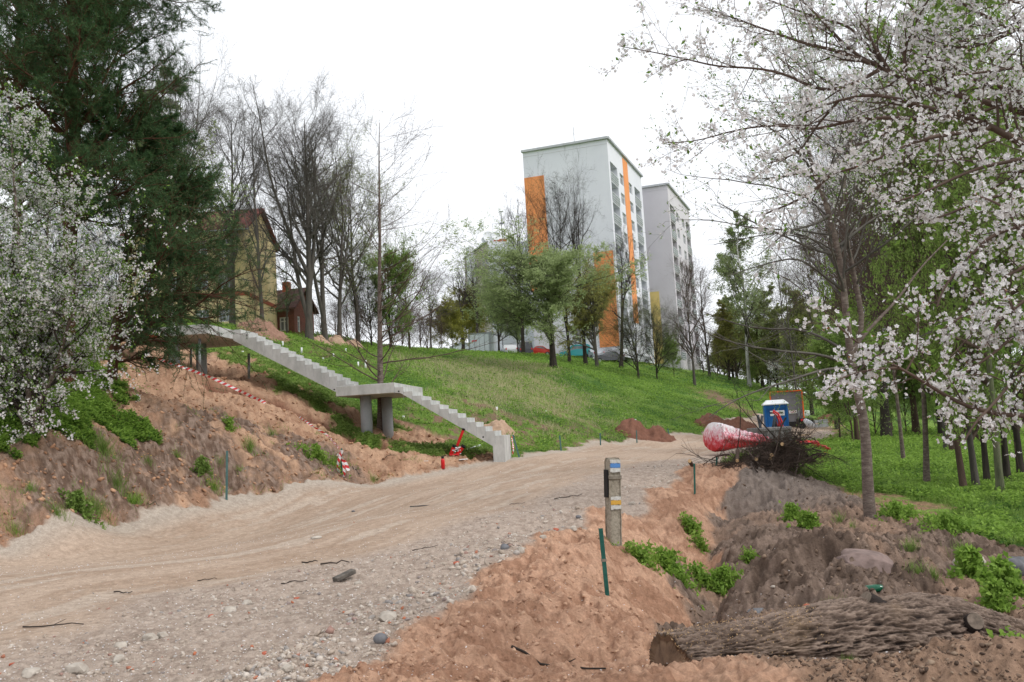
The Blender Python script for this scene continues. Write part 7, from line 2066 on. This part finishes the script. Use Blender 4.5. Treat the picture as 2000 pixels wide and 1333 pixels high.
# ------------------------------------------------------------------ felled log
def felled_log():
    rgl = np.random.default_rng(5)
    pts = [P(1300, 1312, 6.0), P(1500, 1282, 6.25), P(1700, 1250, 6.55), P(1850, 1240, 6.8), P(1980, 1268, 7.0), P(2120, 1300, 7.2)]
    rad = [.205, .225, .275, .27, .20, .18]
    n = 520; K = 240
    X = resample(pts, n); t = np.linspace(0, 1, n)
    R = np.interp(t, np.linspace(0, 1, len(rad)), rad)
    T = np.gradient(X, axis=0); T = nrm(T); U = nrm(np.array([[0, 0, 1.]]) - T * T[:, 2:3]); Wv = np.cross(T, U)
    L = np.concatenate([[0], np.cumsum(np.linalg.norm(np.diff(X, axis=0), axis=1))])
    an = np.arange(K) * 2 * np.pi / K
    LL, AA = np.meshgrid(L, an, indexing='ij')
    def per(f1, f2, sd): # periodic round the trunk
        return fbm(LL * f1 + np.cos(AA) * 2, AA * f2, 1, 3, .6, sd) * (1 - smooth(5.6, 6.28, AA)) + fbm(LL * f1 + np.cos(AA) * 2, (AA - 2 * np.pi) * f2, 1, 3, .6, sd) * smooth(5.6, 6.28, AA)
    ridg = 1 - np.abs(per(3.8, 8.5, 61)) * 2.6; rid2 = 1 - np.abs(per(10, 20, 64)) * 2.4
    Rr = R[:, None] * (1 + .17 * per(1.3, .9, 62)) + .020 * ridg + .009 * rid2 + .006 * per(30, 30, 63)
    V = X[:, None] + (U[:, None] * np.cos(AA)[..., None] + Wv[:, None] * np.sin(AA)[..., None]) * Rr[..., None]
    # slanted saw cut at the near left end: slide each ring vertex on to the cut plane
    cn = nrm(np.array([-.78, -.62, .05])); c0 = X[0]
    for i in range(44):
        d_ = (V[i] - c0) @ cn
        mv = np.where(d_ > -.0, d_ / (T[i] @ cn), 0)
        V[i] = V[i] - T[i][None] * mv[:, None]
    base = X[8]
    root = empty('felled_log', base, 'big felled tree trunk with furrowed bark lying across the front of the soil mound', 'log')
    idx = np.arange(n * K).reshape(n, K)
    q = np.stack([idx[:-1], np.roll(idx[:-1], -1, 1), np.roll(idx[1:], -1, 1), idx[1:]], -1).reshape(-1, 4)
    bk, nt, b = new_mat('furrowed_bark')
    tc = nt.nodes.new('ShaderNodeTexCoord'); mp = nt.nodes.new('ShaderNodeMapping'); mp.inputs['Scale'].default_value = (3.5, 18, 18); mp.inputs['Rotation'].default_value = (0, 0, -.25)
    nt.links.new(tc.outputs['Object'], mp.inputs[0])
    nA = _noise(nt, 1.2, 9, .75, vec=mp.outputs[0]); nB = _noise(nt, 2.0, 5, .6)
    af = nt.nodes.new('ShaderNodeAttribute'); af.attribute_name = 'furrow'
    ma_ = nt.nodes.new('ShaderNodeMath'); ma_.operation = 'MULTIPLY_ADD'; ma_.inputs[1].default_value = .75; nt.links.new(nA, ma_.inputs[0]); ms_ = nt.nodes.new('ShaderNodeMath'); ms_.operation = 'MULTIPLY'; ms_.inputs[1].default_value = .62; nt.links.new(af.outputs['Fac'], ms_.inputs[0]); nt.links.new(ms_.outputs[0], ma_.inputs[2])
    c1 = _ramp(nt, ma_.outputs[0], [(.42, (.030, .019, .015)), (.62, (.13, .088, .066)), (.85, (.34, .25, .195))])
    mx = nt.nodes.new('ShaderNodeMix'); mx.data_type = 'RGBA'; nt.links.new(_ramp(nt, nB, [(.56, (0, 0, 0)), (.72, (.5, .5, .5))]), mx.inputs[0])
    nt.links.new(c1, mx.inputs[6]); mx.inputs[7].default_value = (.36, .25, .16, 1)
    nt.links.new(mx.outputs[2], b.inputs['Base Color']); b.inputs['Roughness'].default_value = .95; _bump(nt, b, nA, 1.0, .035)
    v = V.reshape(-1, 3) - base
    mb_ = fast_mesh('bark', v, q, None, True)
    ca_ = mb_.attributes.new('furrow', 'FLOAT', 'POINT'); ca_.data.foreach_set('value', np.clip(.5 + .38 * ridg + .28 * rid2 - .32, 0, 1).astype(np.float32).ravel())  # bark colour also darkened in the furrows, standing in for weak crevice shading
    link_mesh('bark', mb_, bk, root)
    # cut face with rings
    cf, nt, b = new_mat('sawn_face')
    tc = nt.nodes.new('ShaderNodeTexCoord'); n1 = _noise(nt, 5, 7, .7); 
    wv = nt.nodes.new('ShaderNodeTexWave'); wv.inputs['Scale'].default_value = 6; wv.inputs['Distortion'].default_value = 3
    nt.links.new(tc.outputs['Object'], wv.inputs[0])
    c1 = _ramp(nt, n1, [(.3, (.07, .04, .025)), (.55, (.19, .12, .075)), (.75, (.34, .23, .15))]); nt.links.new(c1, b.inputs['Base Color']); b.inputs['Roughness'].default_value = .95; _bump(nt, b, wv.outputs[0], .4, .01)
    ring = V[0] - base; cen = ring.mean(0)
    rr = [cen + (ring - cen) * s + cn * .004 + cn * .012 * float(rgl.normal()) * (s < 1) for s in (1.0, .8, .6, .4, .2)]
    vv = np.concatenate(rr + [cen[None]]); fs = []
    for a in range(4):
        for k in range(K): fs.append((a * K + k, a * K + (k + 1) % K, (a + 1) * K + (k + 1) % K, (a + 1) * K + k))
    for k in range(K): fs.append((4 * K + k, 4 * K + (k + 1) % K, 5 * K))
    me = bpy.data.meshes.new('cut_face'); me.from_pydata([tuple(p) for p in vv], [], fs); link_mesh('cut_face', me, cf, root)
    # branch stubs with sawn tops
    def stub(px, py, d, dirv, r, Ls, lab=None):
        c = P(px, py, d); dv = nrm(np.array(dirv, float))
        ring = []
        m = MB().tube([c - dv * (Ls + .12), c - dv * Ls * .5, c - dv * .02, c], [r * 1.5, r * 1.1, r * 1.02, r], 22, True)
        o = m.build('branch_stub', bk, root, True)
        m2 = MB().tube([c, c + dv * .006], r * .93, 20); s2 = m2.build('sawn_top', M['stub_cut'], None); s2.parent = o; s2.data.transform(Matrix.Translation(-Vector(root.location)))
    M['stub_cut'] = mat_noise('grey_sawn_wood', (.07, .055, .045), (.26, .205, .16), 16, 7, .9, .4, .006, rgh=.75)
    stub(1905, 1214, 6.5, (.1, -.85, .5), .062, .12); stub(1690, 1170, 6.5, (-.75, -.2, .6), .06, .12)
    # sawdust and chips
    x = []; 
    for k in range(700):
        u = rgl.uniform(0, 1) ** 1.2; i = int(u * 160); a = rgl.normal(.3, .5)
        p = X[i] + (U[i] * math.cos(a) + Wv[i] * math.sin(a)) * (R[i] * 1.09 + .022); x.append(p)
    lv, lt = leaf_mesh(rgl, np.array(x), .011, 0, .5)
    me = fast_mesh('sawdust_chips', lv - base, None, lt); o = link_mesh('sawdust_chips', me, M['wood_cut'], root); o['kind'] = 'stuff'
felled_log()
def side_log(px0, py0, d0, px1, py1, d1, r, label, mat, seed):
    a, b = P(px0, py0, d0), P(px1, py1, d1)
    n = 26; K = 20; rgl = np.random.default_rng(seed)
    X = np.linspace(a, b, n); X[1:-1] += rgl.normal(0, .01, (n - 2, 3))
    v, q = tubes([(X[None], (r * (1 + rgl.normal(0, .04, n)))[None])], [K])
    root = empty('fallen_log', a, label, 'log')
    link_mesh('bark', fast_mesh('bark', v - a, q, None, True), mat, root)
    MB().tube([a, a - nrm(b - a) * .01], r * .95, K).build('cut_face', M['wood_cut'], root)
side_log(1938, 972, 19.8, 2040, 1000, 18.2, .13, 'mossy fallen log lying before the lichen trunk at right', M['bark_green'], 1)
side_log(1790, 870, 44, 1900, 884, 42, .10, 'thin fallen trunk in the grass between wood trunks', M['bark_plum'], 2)

# ------------------------------------------------------------------ brush pile
def brush():
    rb = np.random.default_rng(81)
    c = np.array(ghit(1485, 930, 22, 34)); c[2] += 0
    n = 520
    # butts inside, tips outward
    ph = rb.uniform(0, 6.28, n); s0 = np.stack([rb.normal(0, .62, n), rb.normal(0, .4, n), np.abs(rb.normal(.14, .22, n))], 1)
    s0[:, 0] += .1
    el = rb.normal(.12, .25, n)
    d = np.stack([np.cos(ph) * np.cos(el), np.sin(ph) * np.cos(el) * .8, np.sin(el)], 1)
    L = rb.uniform(.5, 1.25, n)
    Pn = 8; X = np.empty((n, Pn, 3)); X[:, 0] = c + s0 - d * L[:, None] * .5
    for k in range(1, Pn):
        d = nrm(d + rb.normal(0, .12, (n, 3)) + np.array([0, 0, -.02])); X[:, k] = X[:, k - 1] + d * L[:, None] / (Pn - 1)
    # keep above ground
    g = base_h(X[..., 0], X[..., 1]); X[..., 2] = np.maximum(X[..., 2], g + .03 + rb.uniform(0, .2, (n, 1)))
    R = rb.uniform(.006, .022, n)[:, None] * np.linspace(1, .35, Pn)[None]
    # denser right half is higher: shift
    X[..., 0] = c[0] + .1 + (X[..., 0] - c[0]) * .78
    M['brush'] = mat_noise('dead_brush', (.035, .025, .02), (.10, .07, .055), 3, 3, .9)
    X[..., 2] += np.clip(X[..., 0] - c[0], -.5, .8)[..., :] * .34
    X1, R1 = child(rb, X, R, 5, .3, 1, 38, 12, ('r', .4), .3, None, .15, .02, 5, .6, .25, .004)
    X2, R2 = child(rb, X1, R1, 4, .2, 1, 38, 12, ('r', .5), .3, None, .15, .02, 4, .6, .3, .003)
    v, q = tubes([(X, R)], [6]); v2, q2 = tubes([(X1, R1), (X2, R2)], [4, 3])
    root = assemble('brush_pile', tuple(c), 'dark pile of cut branches on the bank before the wrapped red ducts', 'brush pile', None, [('thick_branches', M['brush'], v, q, None, True), ('twigs', M['brush'], v2, q2, None, True)])
    for ch in root.children: ch['kind'] = 'stuff'
    d0 = c[1]
    # long rising branches
    def rise(pp, r, mat='twig_dark'):
        X, R = stem([P(a, b_, d0 + z) for a, b_, z in pp], r, .004, 14)
        X1, R1 = child(rb, X, R, 7, .35, 1, 32, 9, ('r', .28), .3, None, .08, .03, 7, .6, .2, .003)
        v, q = tubes([(X, R), (X1, R1)], [7, 4])
        link_mesh('long_branch', fast_mesh('long_branch', v - c, q, None, True), M[mat], root)
    rise([(1530, 870, 0), (1500, 840, .2), (1475, 810, .3), (1450, 765, .4), (1440, 750, .5)], .022)
    rise([(1500, 860, 0), (1475, 830, 0), (1450, 800, 0), (1425, 770, 0)], .014)
    rise([(1440, 880, 0), (1445, 845, 0), (1448, 800, .1), (1430, 740, .2)], .012)
    rise([(1545, 880, 0), (1553, 850, 0), (1560, 820, 0), (1566, 800, 0)], .014)
    rise([(1400, 900, 0), (1370, 895, 0), (1345, 880, 0), (1330, 870, .1)], .01)
    rise([(1420, 910, -.3), (1380, 900, -.3), (1350, 888, -.3), (1320, 886, -.3)], .008)
    rise([(1560, 900, 0), (1600, 930, -.6), (1630, 945, -1)], .010)
    rise([(1555, 915, 0), (1600, 945, -.6), (1640, 962, -1.2)], .010)
    rise([(1505, 935, -.8), (1480, 905, -.7), (1460, 880, -.6), (1455, 870, -.6)], .03, 'bark_plum')
    rise([(1548, 945, -.8), (1556, 915, -.8), (1562, 885, -.7), (1563, 872, -.7)], .035, 'bark_plum')
    for px, py in ((1477, 897), (1507, 889), (1504, 897), (1347, 901), (1440, 900), (1487, 913), (1528, 868)):
        e = P(px, py, d0 - .75); b_ = e + v3(rb.normal(0, .2), .5, rb.normal(0, .1)); dd = nrm(e - b_)
        MB().tube([b_, e], .045, 10).build('cut_limb', M['bark_brown'], root)
        MB().tube([e, e + dd * .01], .042, 10).build('cut_end', M['wood_cut'], root)
brush()
# ------------------------------------------------------------------ grass, weeds, petals
def blades(rng, p, h, w, lean=.35):
    n = len(p); a = rng.uniform(0, 6.28, n)
    s = (h * np.clip(rng.normal(1, .3, n), .4, 1.9))[:, None] if np.ndim(h) == 0 else (h * np.clip(rng.normal(1, .3, n), .4, 1.9))[:, None]
    r = np.stack([np.cos(a), np.sin(a), np.zeros(n)], 1) * (w if np.ndim(w) == 0 else w[:, None])
    l = rng.normal(0, lean, (n, 3)); l[:, 2] = 1; l = nrm(l); l2 = l + rng.normal(0, lean * .8, (n, 3)); l2 = nrm(l2)
    m = p + l * s * .55
    v = np.stack([p - r, p + r, m + r * .7, m - r * .7, m + l2 * s * .5], 1)
    b = np.arange(n)[:, None] * 5
    q = b + np.array([[0, 1, 2, 3]]); t = b + np.array([[3, 2, 4]])
    return v.reshape(-1, 3), q, t
def cover(name, rng, n, rmin, rmax, keep, mat, size, kind='leaf', azr=(-36, 36), power=0, lift=.02, growth=.03, aspect=.6, label=None):
    x, y = sample(rng, n, rmin, rmax, azr, power)
    m = masks(x, y); k = keep(x, y, m); x, y = x[k], y[k]; m = {a: b[k] for a, b in m.items()}
    z = height(x, y, m); r = np.hypot(x, y)
    s = size * (1 + growth * r)
    p = np.stack([x, y, z + rng.uniform(0, 1, len(x)) * lift * (1 + growth * r)], 1)
    if kind == 'leaf':
        d = rng.normal(0, 1, (len(x), 3)); d[:, 2] = np.abs(d[:, 2]) * .4; d = nrm(d)
        up = np.array([0, 0, 1.]) + rng.normal(0, .45, (len(x), 3))
        rr = nrm(np.cross(d, up)); nn = np.cross(rr, d)
        s_ = (s * np.clip(rng.normal(1, .3, len(x)), .4, 1.8))[:, None]
        v = np.stack([p, p + d * s_ * .5 + rr * s_ * aspect * .5 + nn * s_ * .12, p + d * s_, p + d * s_ * .5 - rr * s_ * aspect * .5 + nn * s_ * .12], 1).reshape(-1, 3)
        b = np.arange(len(x))[:, None] * 4
        me = fast_mesh(name, v, None, np.concatenate([b + np.array([[0, 1, 2]]), b + np.array([[0, 2, 3]])]))
    else:
        v, q, t = blades(rng, p, s, s * .045)
        me = fast_mesh(name, v, q, t)
    return tag(link_mesh(name, me, mat), label, None, kind='stuff')
rg = np.random.default_rng(91)
M['cover_green'] = mat_leaf('ground_leaves', (.14, .25, .038), (.33, .50, .095), .5)
M['cover_dark'] = mat_leaf('ground_leaves_dark', (.055, .135, .024), (.13, .25, .045), .35)
M['blade_green'] = mat_leaf('grass_blades', (.13, .22, .04), (.27, .38, .10), .45)
grassy = lambda m: (m['road'] < .4) & (m['exc'] < .4) & (m['sand'] < .4) & (m['mound'] < .4)
DRY = poly_hit([(905, 700), (800, 700), (850, 740), (960, 800), (1090, 830), (1200, 815), (1130, 760), (1040, 712)])
BARE = poly_hit([(1010, 885), (940, 870), (800, 830), (770, 790), (900, 790), (1000, 800), (1150, 825), (1330, 845), (1200, 868), (1100, 872)])
STRIPE = poly_hit([(425, 690), (520, 700), (640, 770), (780, 870), (740, 870), (600, 800), (470, 745), (400, 715)])
WORN = poly_hit([(1368, 762), (1400, 765), (1450, 795), (1490, 812), (1470, 815), (1420, 795), (1375, 775)])
def hill_side(x, y): return seg_dist(x, y, ROAD_L)[1] > 0
def bare_f(x, y):
    n1 = fbm(x, y, .25, 4, .55, 21); n2 = fbm(x, y, 1.3, 4, .6, 22); n3 = fbm(x, y, 6, 4, .7, 23)
    b = (1 - smooth(-2, 2, sd_poly(x, y, BARE) + n1 * 4)) * smooth(-.12, .10, n2 + n1 * .5 + n3 * .3)
    s = smooth(.0, .22, n2 + n1 * .6) * (1 - smooth(-1, .6, sd_poly(x, y, STRIPE)))
    b = np.maximum(b, 1 - smooth(-1.5, 1.5, sd_poly(x, y, WORN) + n2 * 3))
    return np.maximum(b, s)
def dry_f(x, y):
    n1 = fbm(x, y, .25, 4, .55, 21)
    return 1 - smooth(-3, 3, sd_poly(x, y, DRY) + n1 * 5)
patch = lambda x, y, f=.45, sd=3: fbm(x, y, f, 3, .55, sd)
U = lambda x: rg.uniform(0, 1, len(x))
cover('ground_cover_leaves', rg, 420000, 24, 130, lambda x, y, m: grassy(m) & hill_side(x, y) & (U(x) > .6 * dry_f(x, y)) & (bare_f(x, y) < .5) & (patch(x, y) + patch(x, y, 2.5, 14) * .7 > -.12), M['cover_green'], .055, azr=(-34, 24), lift=.10, growth=.018)
cover('dark_ground_leaves', rg, 200000, 24, 130, lambda x, y, m: grassy(m) & hill_side(x, y) & (U(x) > .6 * dry_f(x, y)) & (bare_f(x, y) < .5) & (patch(x, y, .5, 9) > .02), M['cover_dark'], .055, azr=(-34, 24), lift=.06, growth=.018)
cover('hill_grass', rg, 160000, 28, 110, lambda x, y, m: grassy(m) & hill_side(x, y) & (bare_f(x, y) < .6), M['blade_green'], .12, 'blade', azr=(-30, 22), growth=.012)
cover('dry_grass', rg, 420000, 34, 110, lambda x, y, m: grassy(m) & hill_side(x, y) & (U(x) < dry_f(x, y) * .55) & (patch(x, y, 1.1, 4) > -.1), M['dry_blade'], .13, 'blade', azr=(-14, 14), growth=.012)
# meadow on the right
rightside = lambda x, y: seg_dist(x, y, ROAD_R)[1] < 0
cover('meadow_leaves', rg, 420000, 9.5, 90, lambda x, y, m: grassy(m) & rightside(x, y) & (m['path'] < .5) & (patch(x, y, .7, 5) + patch(x, y, 2.5, 15) * .6 > -.22), M['cover_green'], .042, azr=(4, 36), lift=.09, growth=.035)
cover('meadow_dark_leaves', rg, 160000, 9.5, 90, lambda x, y, m: grassy(m) & rightside(x, y) & (m['path'] < .5) & (patch(x, y, .9, 6) > .05), M['cover_dark'], .042, azr=(4, 36), lift=.05, growth=.035)
cover('meadow_grass', rg, 120000, 10, 60, lambda x, y, m: grassy(m) & rightside(x, y) & (m['path'] < .8), M['blade_green'], .10, 'blade', azr=(6, 36), growth=.02)
# undergrowth on the left bank under the blossom bush
BANKW = poly_hit([(-200, 900), (0, 870), (120, 850), (180, 850), (215, 850), (240, 855), (275, 845), (250, 822), (225, 770), (215, 690), (100, 640), (-200, 620)])
cover('bank_undergrowth', rg, 900000, 15, 40, lambda x, y, m: (m['road'] < .3) & (sd_poly(x, y, BANKW) + patch(x, y, 1.2, 8) * 1.2 < 0), M['cover_green'], .055, azr=(-36, -15), lift=.12, growth=.01)
cover('bank_dark_leaves', rg, 500000, 15, 40, lambda x, y, m: (m['road'] < .3) & (sd_poly(x, y, BANKW) + patch(x, y, 1.2, 8) * 1.2 < 0), M['cover_dark'], .055, azr=(-36, -15), lift=.08, growth=.01)
# sparse weeds on the disturbed banks
cover('bank_weeds', rg, 300000, 16, 34, lambda x, y, m: (m['exc'] > .5) & (patch(x, y, .9, 12) > .34) & (base_h(x, y) < 1.2) & (rg.uniform(0, 1, len(x)) < .3), M['blade_green'], .07, 'blade', azr=(-34, -4), growth=.01)
# falling-off strips of green over the excavation edge
cover('strip_weeds', rg, 380000, 28, 48, lambda x, y, m: (np.minimum(sd_poly(x, y, GREEN1), sd_poly(x, y, GREEN2)) + fbm(x, y, 1.3, 4, .6, 22) * .9 < .05), M['leaf_fresh'], .055, azr=(-24, 0), lift=.05, growth=.012)

# white petals fallen everywhere on the near ground
def petals():
    x, y = sample(rg, 15000, 5, 45)
    m = masks(x, y); keep = rg.uniform(0, 1, len(x)) < (.75 * m['road'] + .25)
    x, y = x[keep], y[keep]; m = {a: b[keep] for a, b in m.items()}
    z = height(x, y, m) + .012; n = len(x)
    s = rg.uniform(.0035, .008, n) * (1 + .03 * np.hypot(x, y)); a = rg.uniform(0, 6.28, n)
    u = np.stack([np.cos(a), np.sin(a), rg.normal(0, .3, n)], 1); w = np.stack([-np.sin(a), np.cos(a), rg.normal(0, .3, n)], 1)
    p = np.stack([x, y, z + s * .4], 1); s = s[:, None]
    v = np.stack([p - u * s, p + w * s * .8, p + u * s, p - w * s * .8], 1).reshape(-1, 3)
    me = fast_mesh('fallen_petals', v, np.arange(n * 4).reshape(-1, 4)); tag(link_mesh('fallen_petals', me, M['blossom']), kind='stuff')
petals()

# separate weed plants one can point at
def weed(px, py, hpx, wpx, label, kind='leafy', seed=0, mat='cover_green', name='weed_plant', n=None, cat='plant', group='weed clumps on the dug banks', flowers=0):
    rw = np.random.default_rng(seed + 300)
    c = np.array(ghit(px, py, 5, 60)); sc = c[1] / F_PX
    H = hpx * sc * (.62 if kind == 'grass' else .8); Wd = wpx * sc / 2
    n = n or int((22 if kind == 'grass' else 26) + wpx * hpx * (.10 if kind == 'grass' else .075))
    a = rw.uniform(0, 6.28, n); rr = np.abs(rw.normal(0, .62, n)) * Wd
    if kind != 'grass': a = np.round(a * 1.3 + rw.normal(0, .12, n)) / 1.3
    x = c[0] + np.cos(a) * rr; y = c[1] + np.sin(a) * rr * .8
    z = height(x, y)
    root = empty(name, c, label, cat, group)
    if kind == 'grass':
        v, q, t = blades(rw, np.stack([x, y, z - .01], 1), H, H * .016, .5)
        link_mesh('blades', fast_mesh('blades', v - c, q, t), M[mat], root)
    else:
        hh = rw.uniform(.1, 1, n) ** 1.3 * H * np.clip(1.1 - (rr / Wd) ** 2 * .5, .15, 1.1)
        top = np.stack([x + rw.normal(0, .02, n), y, z + hh], 1)
        X = np.stack([np.stack([x, y, z - .01], 1), (np.stack([x, y, z], 1) + top) / 2 + rw.normal(0, .008, (n, 3)), top], 1)
        v, q = tubes([(X, np.full((n, 3), .0018))], [3])
        link_mesh('stems', fast_mesh('stems', v - c, q, None), M[mat], root)
        ls = min(.075, max(.03, H * .28))
        p = np.repeat(top, 5, 0) + rw.normal(0, .02, (n * 5, 3))
        v, t = leaf_mesh(rw, p, ls, 0, .6)
        link_mesh('leaves', fast_mesh('leaves', v - c, None, t), M[mat], root)
    for ch in root.children: ch['kind'] = 'stuff'
    for k in range(flowers):
        q_ = c + v3(rw.normal(0, Wd * .5), rw.normal(0, Wd * .3), H * rw.uniform(.8, 1.1))
        MB().tube([q_ - v3(0, 0, H * .8), q_], .003, 4).build('flower_stalk', M[mat], root)
        ang = [2 * math.pi * j / 12 for j in range(12)]
        m = MB()
        for aa in ang: m.add([q_, q_ + v3(math.cos(aa - .2) * .022, math.sin(aa - .2) * .022, .006), q_ + v3(math.cos(aa) * .03, math.sin(aa) * .03, .008), q_ + v3(math.cos(aa + .2) * .022, math.sin(aa + .2) * .022, .006)], [(0, 1, 2, 3)])
        m.tube([q_, q_ + v3(0, 0, .012)], .012, 8)
        m.build('flower_head', M['dandelion'], root)
M['dandelion'] = mat_noise('dandelion_yellow', (.75, .52, .02), (.85, .62, .04), 20, 3, .6)
WB = [(1255, 1098, 30, 70, 'green leafy weeds spilling into the ditch nearest the trail post', 'leafy'), (1310, 1122, 40, 90, 'largest clump of green leafy weeds in the middle of the ditch', 'leafy'), (1370, 1140, 34, 60, 'green weeds low in the ditch right of the largest clump', 'leafy'),
      (1412, 1150, 38, 70, 'green weeds at the foot of the nearer soil mound', 'leafy'), (1462, 1102, 26, 30, 'small weed clump on the near face of the soil mound', 'leafy'), (1370, 1075, 26, 34, 'small weed clump on the far ditch side', 'leafy'), (1350, 1042, 30, 40, 'weedy brown-green tuft where the two banks meet', 'leafy'),
      (1545, 1010, 30, 44, 'low weeds high on the grey soil mound', 'leafy'), (1580, 1030, 34, 44, 'second patch of weeds on the grey soil mound', 'leafy'), (1640, 1020, 30, 26, 'tuft of grass on the mound near the plum trunk', 'grass'), (1665, 1030, 26, 22, 'grass tuft just right of the plum foot', 'grass'),
      (1780, 1075, 38, 34, 'tall grass tuft on the right slope of the mound', 'grass'), (1790, 1120, 34, 34, 'grass tuft above the log on the right', 'grass'), (1825, 1128, 34, 30, 'second grass tuft above the log on the right', 'grass'), (1880, 1085, 44, 44, 'long grass tuft hanging at the right end of the mound', 'grass'),
      (1625, 1182, 26, 56, 'short green grass behind the log left of its stub', 'grass'), (1660, 1322, 30, 40, 'grass tuft in the loose soil before the log', 'grass'), (1965, 1275, 30, 36, 'leafy weed on the orange dirt lump in the corner', 'leafy'), (1905, 1262, 26, 30, 'small weed on top of the orange dirt lump', 'grass'),
      (1755, 1010, 30, 110, 'leafy green clump edging the mound right of the plum', 'leafy'), (1850, 1035, 30, 110, 'second leafy green clump edging the mound further right', 'leafy'), (1900, 1130, 60, 60, 'broad-leaved plant behind the right end of the log', 'leafy'), (1965, 1160, 70, 80, 'broad-leaved plants by the dark stone at the right edge', 'leafy'),
      (1945, 1190, 50, 60, 'low broad-leaved plant in front of the dark stone', 'leafy')]
for i, (px, py, h, w, lab, k) in enumerate(WB): weed(px, py, h, w, lab, k, i, 'cover_green' if k == 'leafy' else 'blade_green')
WL = [(448, 838, 24, 26, 'grass tuft on the crest of the dirt bank, right one of the upper three'), (531, 850, 24, 26, 'grass tuft on the dirt bank beside the sand slope'), (488, 880, 36, 30, 'tall grass tuft in the middle of the dirt bank'), (345, 892, 26, 22, 'bright grass tuft left of the dirt bank middle'),
      (428, 905, 26, 22, 'grass tuft above the green-grey stake'), (395, 925, 34, 34, 'grass with dandelions left of the green-grey stake'), (420, 955, 34, 40, 'lower grass clump with dandelions left of the green-grey stake'), (290, 905, 24, 34, 'low weeds with a yellow flower on the bank'),
      (230, 950, 40, 60, 'weedy clump low on the left bank'), (262, 985, 40, 44, 'weedy clump at the road edge on the left'), (155, 1000, 44, 60, 'grass clump at the foot of the left bank'), (110, 1005, 36, 40, 'grass clump left of the larger one at the foot of the left bank'), (30, 1040, 30, 50, 'leafy weed at the left frame edge by the road'),
      (190, 1000, 40, 50, 'grass clump right of the larger one at the foot of the left bank'), (200, 880, 44, 70, 'broad leafy weeds under the blossom bush'), (620, 895, 30, 90, 'long green grass overhanging the bank left of the taped stake'), (655, 905, 30, 50, 'green grass at the taped stake'),
      (730, 940, 26, 26, 'weed tuft on the sand right of the taped stake'), (470, 920, 20, 20, 'small grass tuft right of the green-grey stake'), (60, 960, 30, 40, 'hanging grass on the eroded left bank')]
for i, (px, py, h, w, lab) in enumerate(WL): weed(px, py, h, w, lab, 'grass' if i % 5 else 'leafy', 50 + i, 'blade_green' if i % 3 else 'cover_green', 'grass_tuft', flowers=2 if i in (5, 6, 7) else 0, cat='grass tuft')
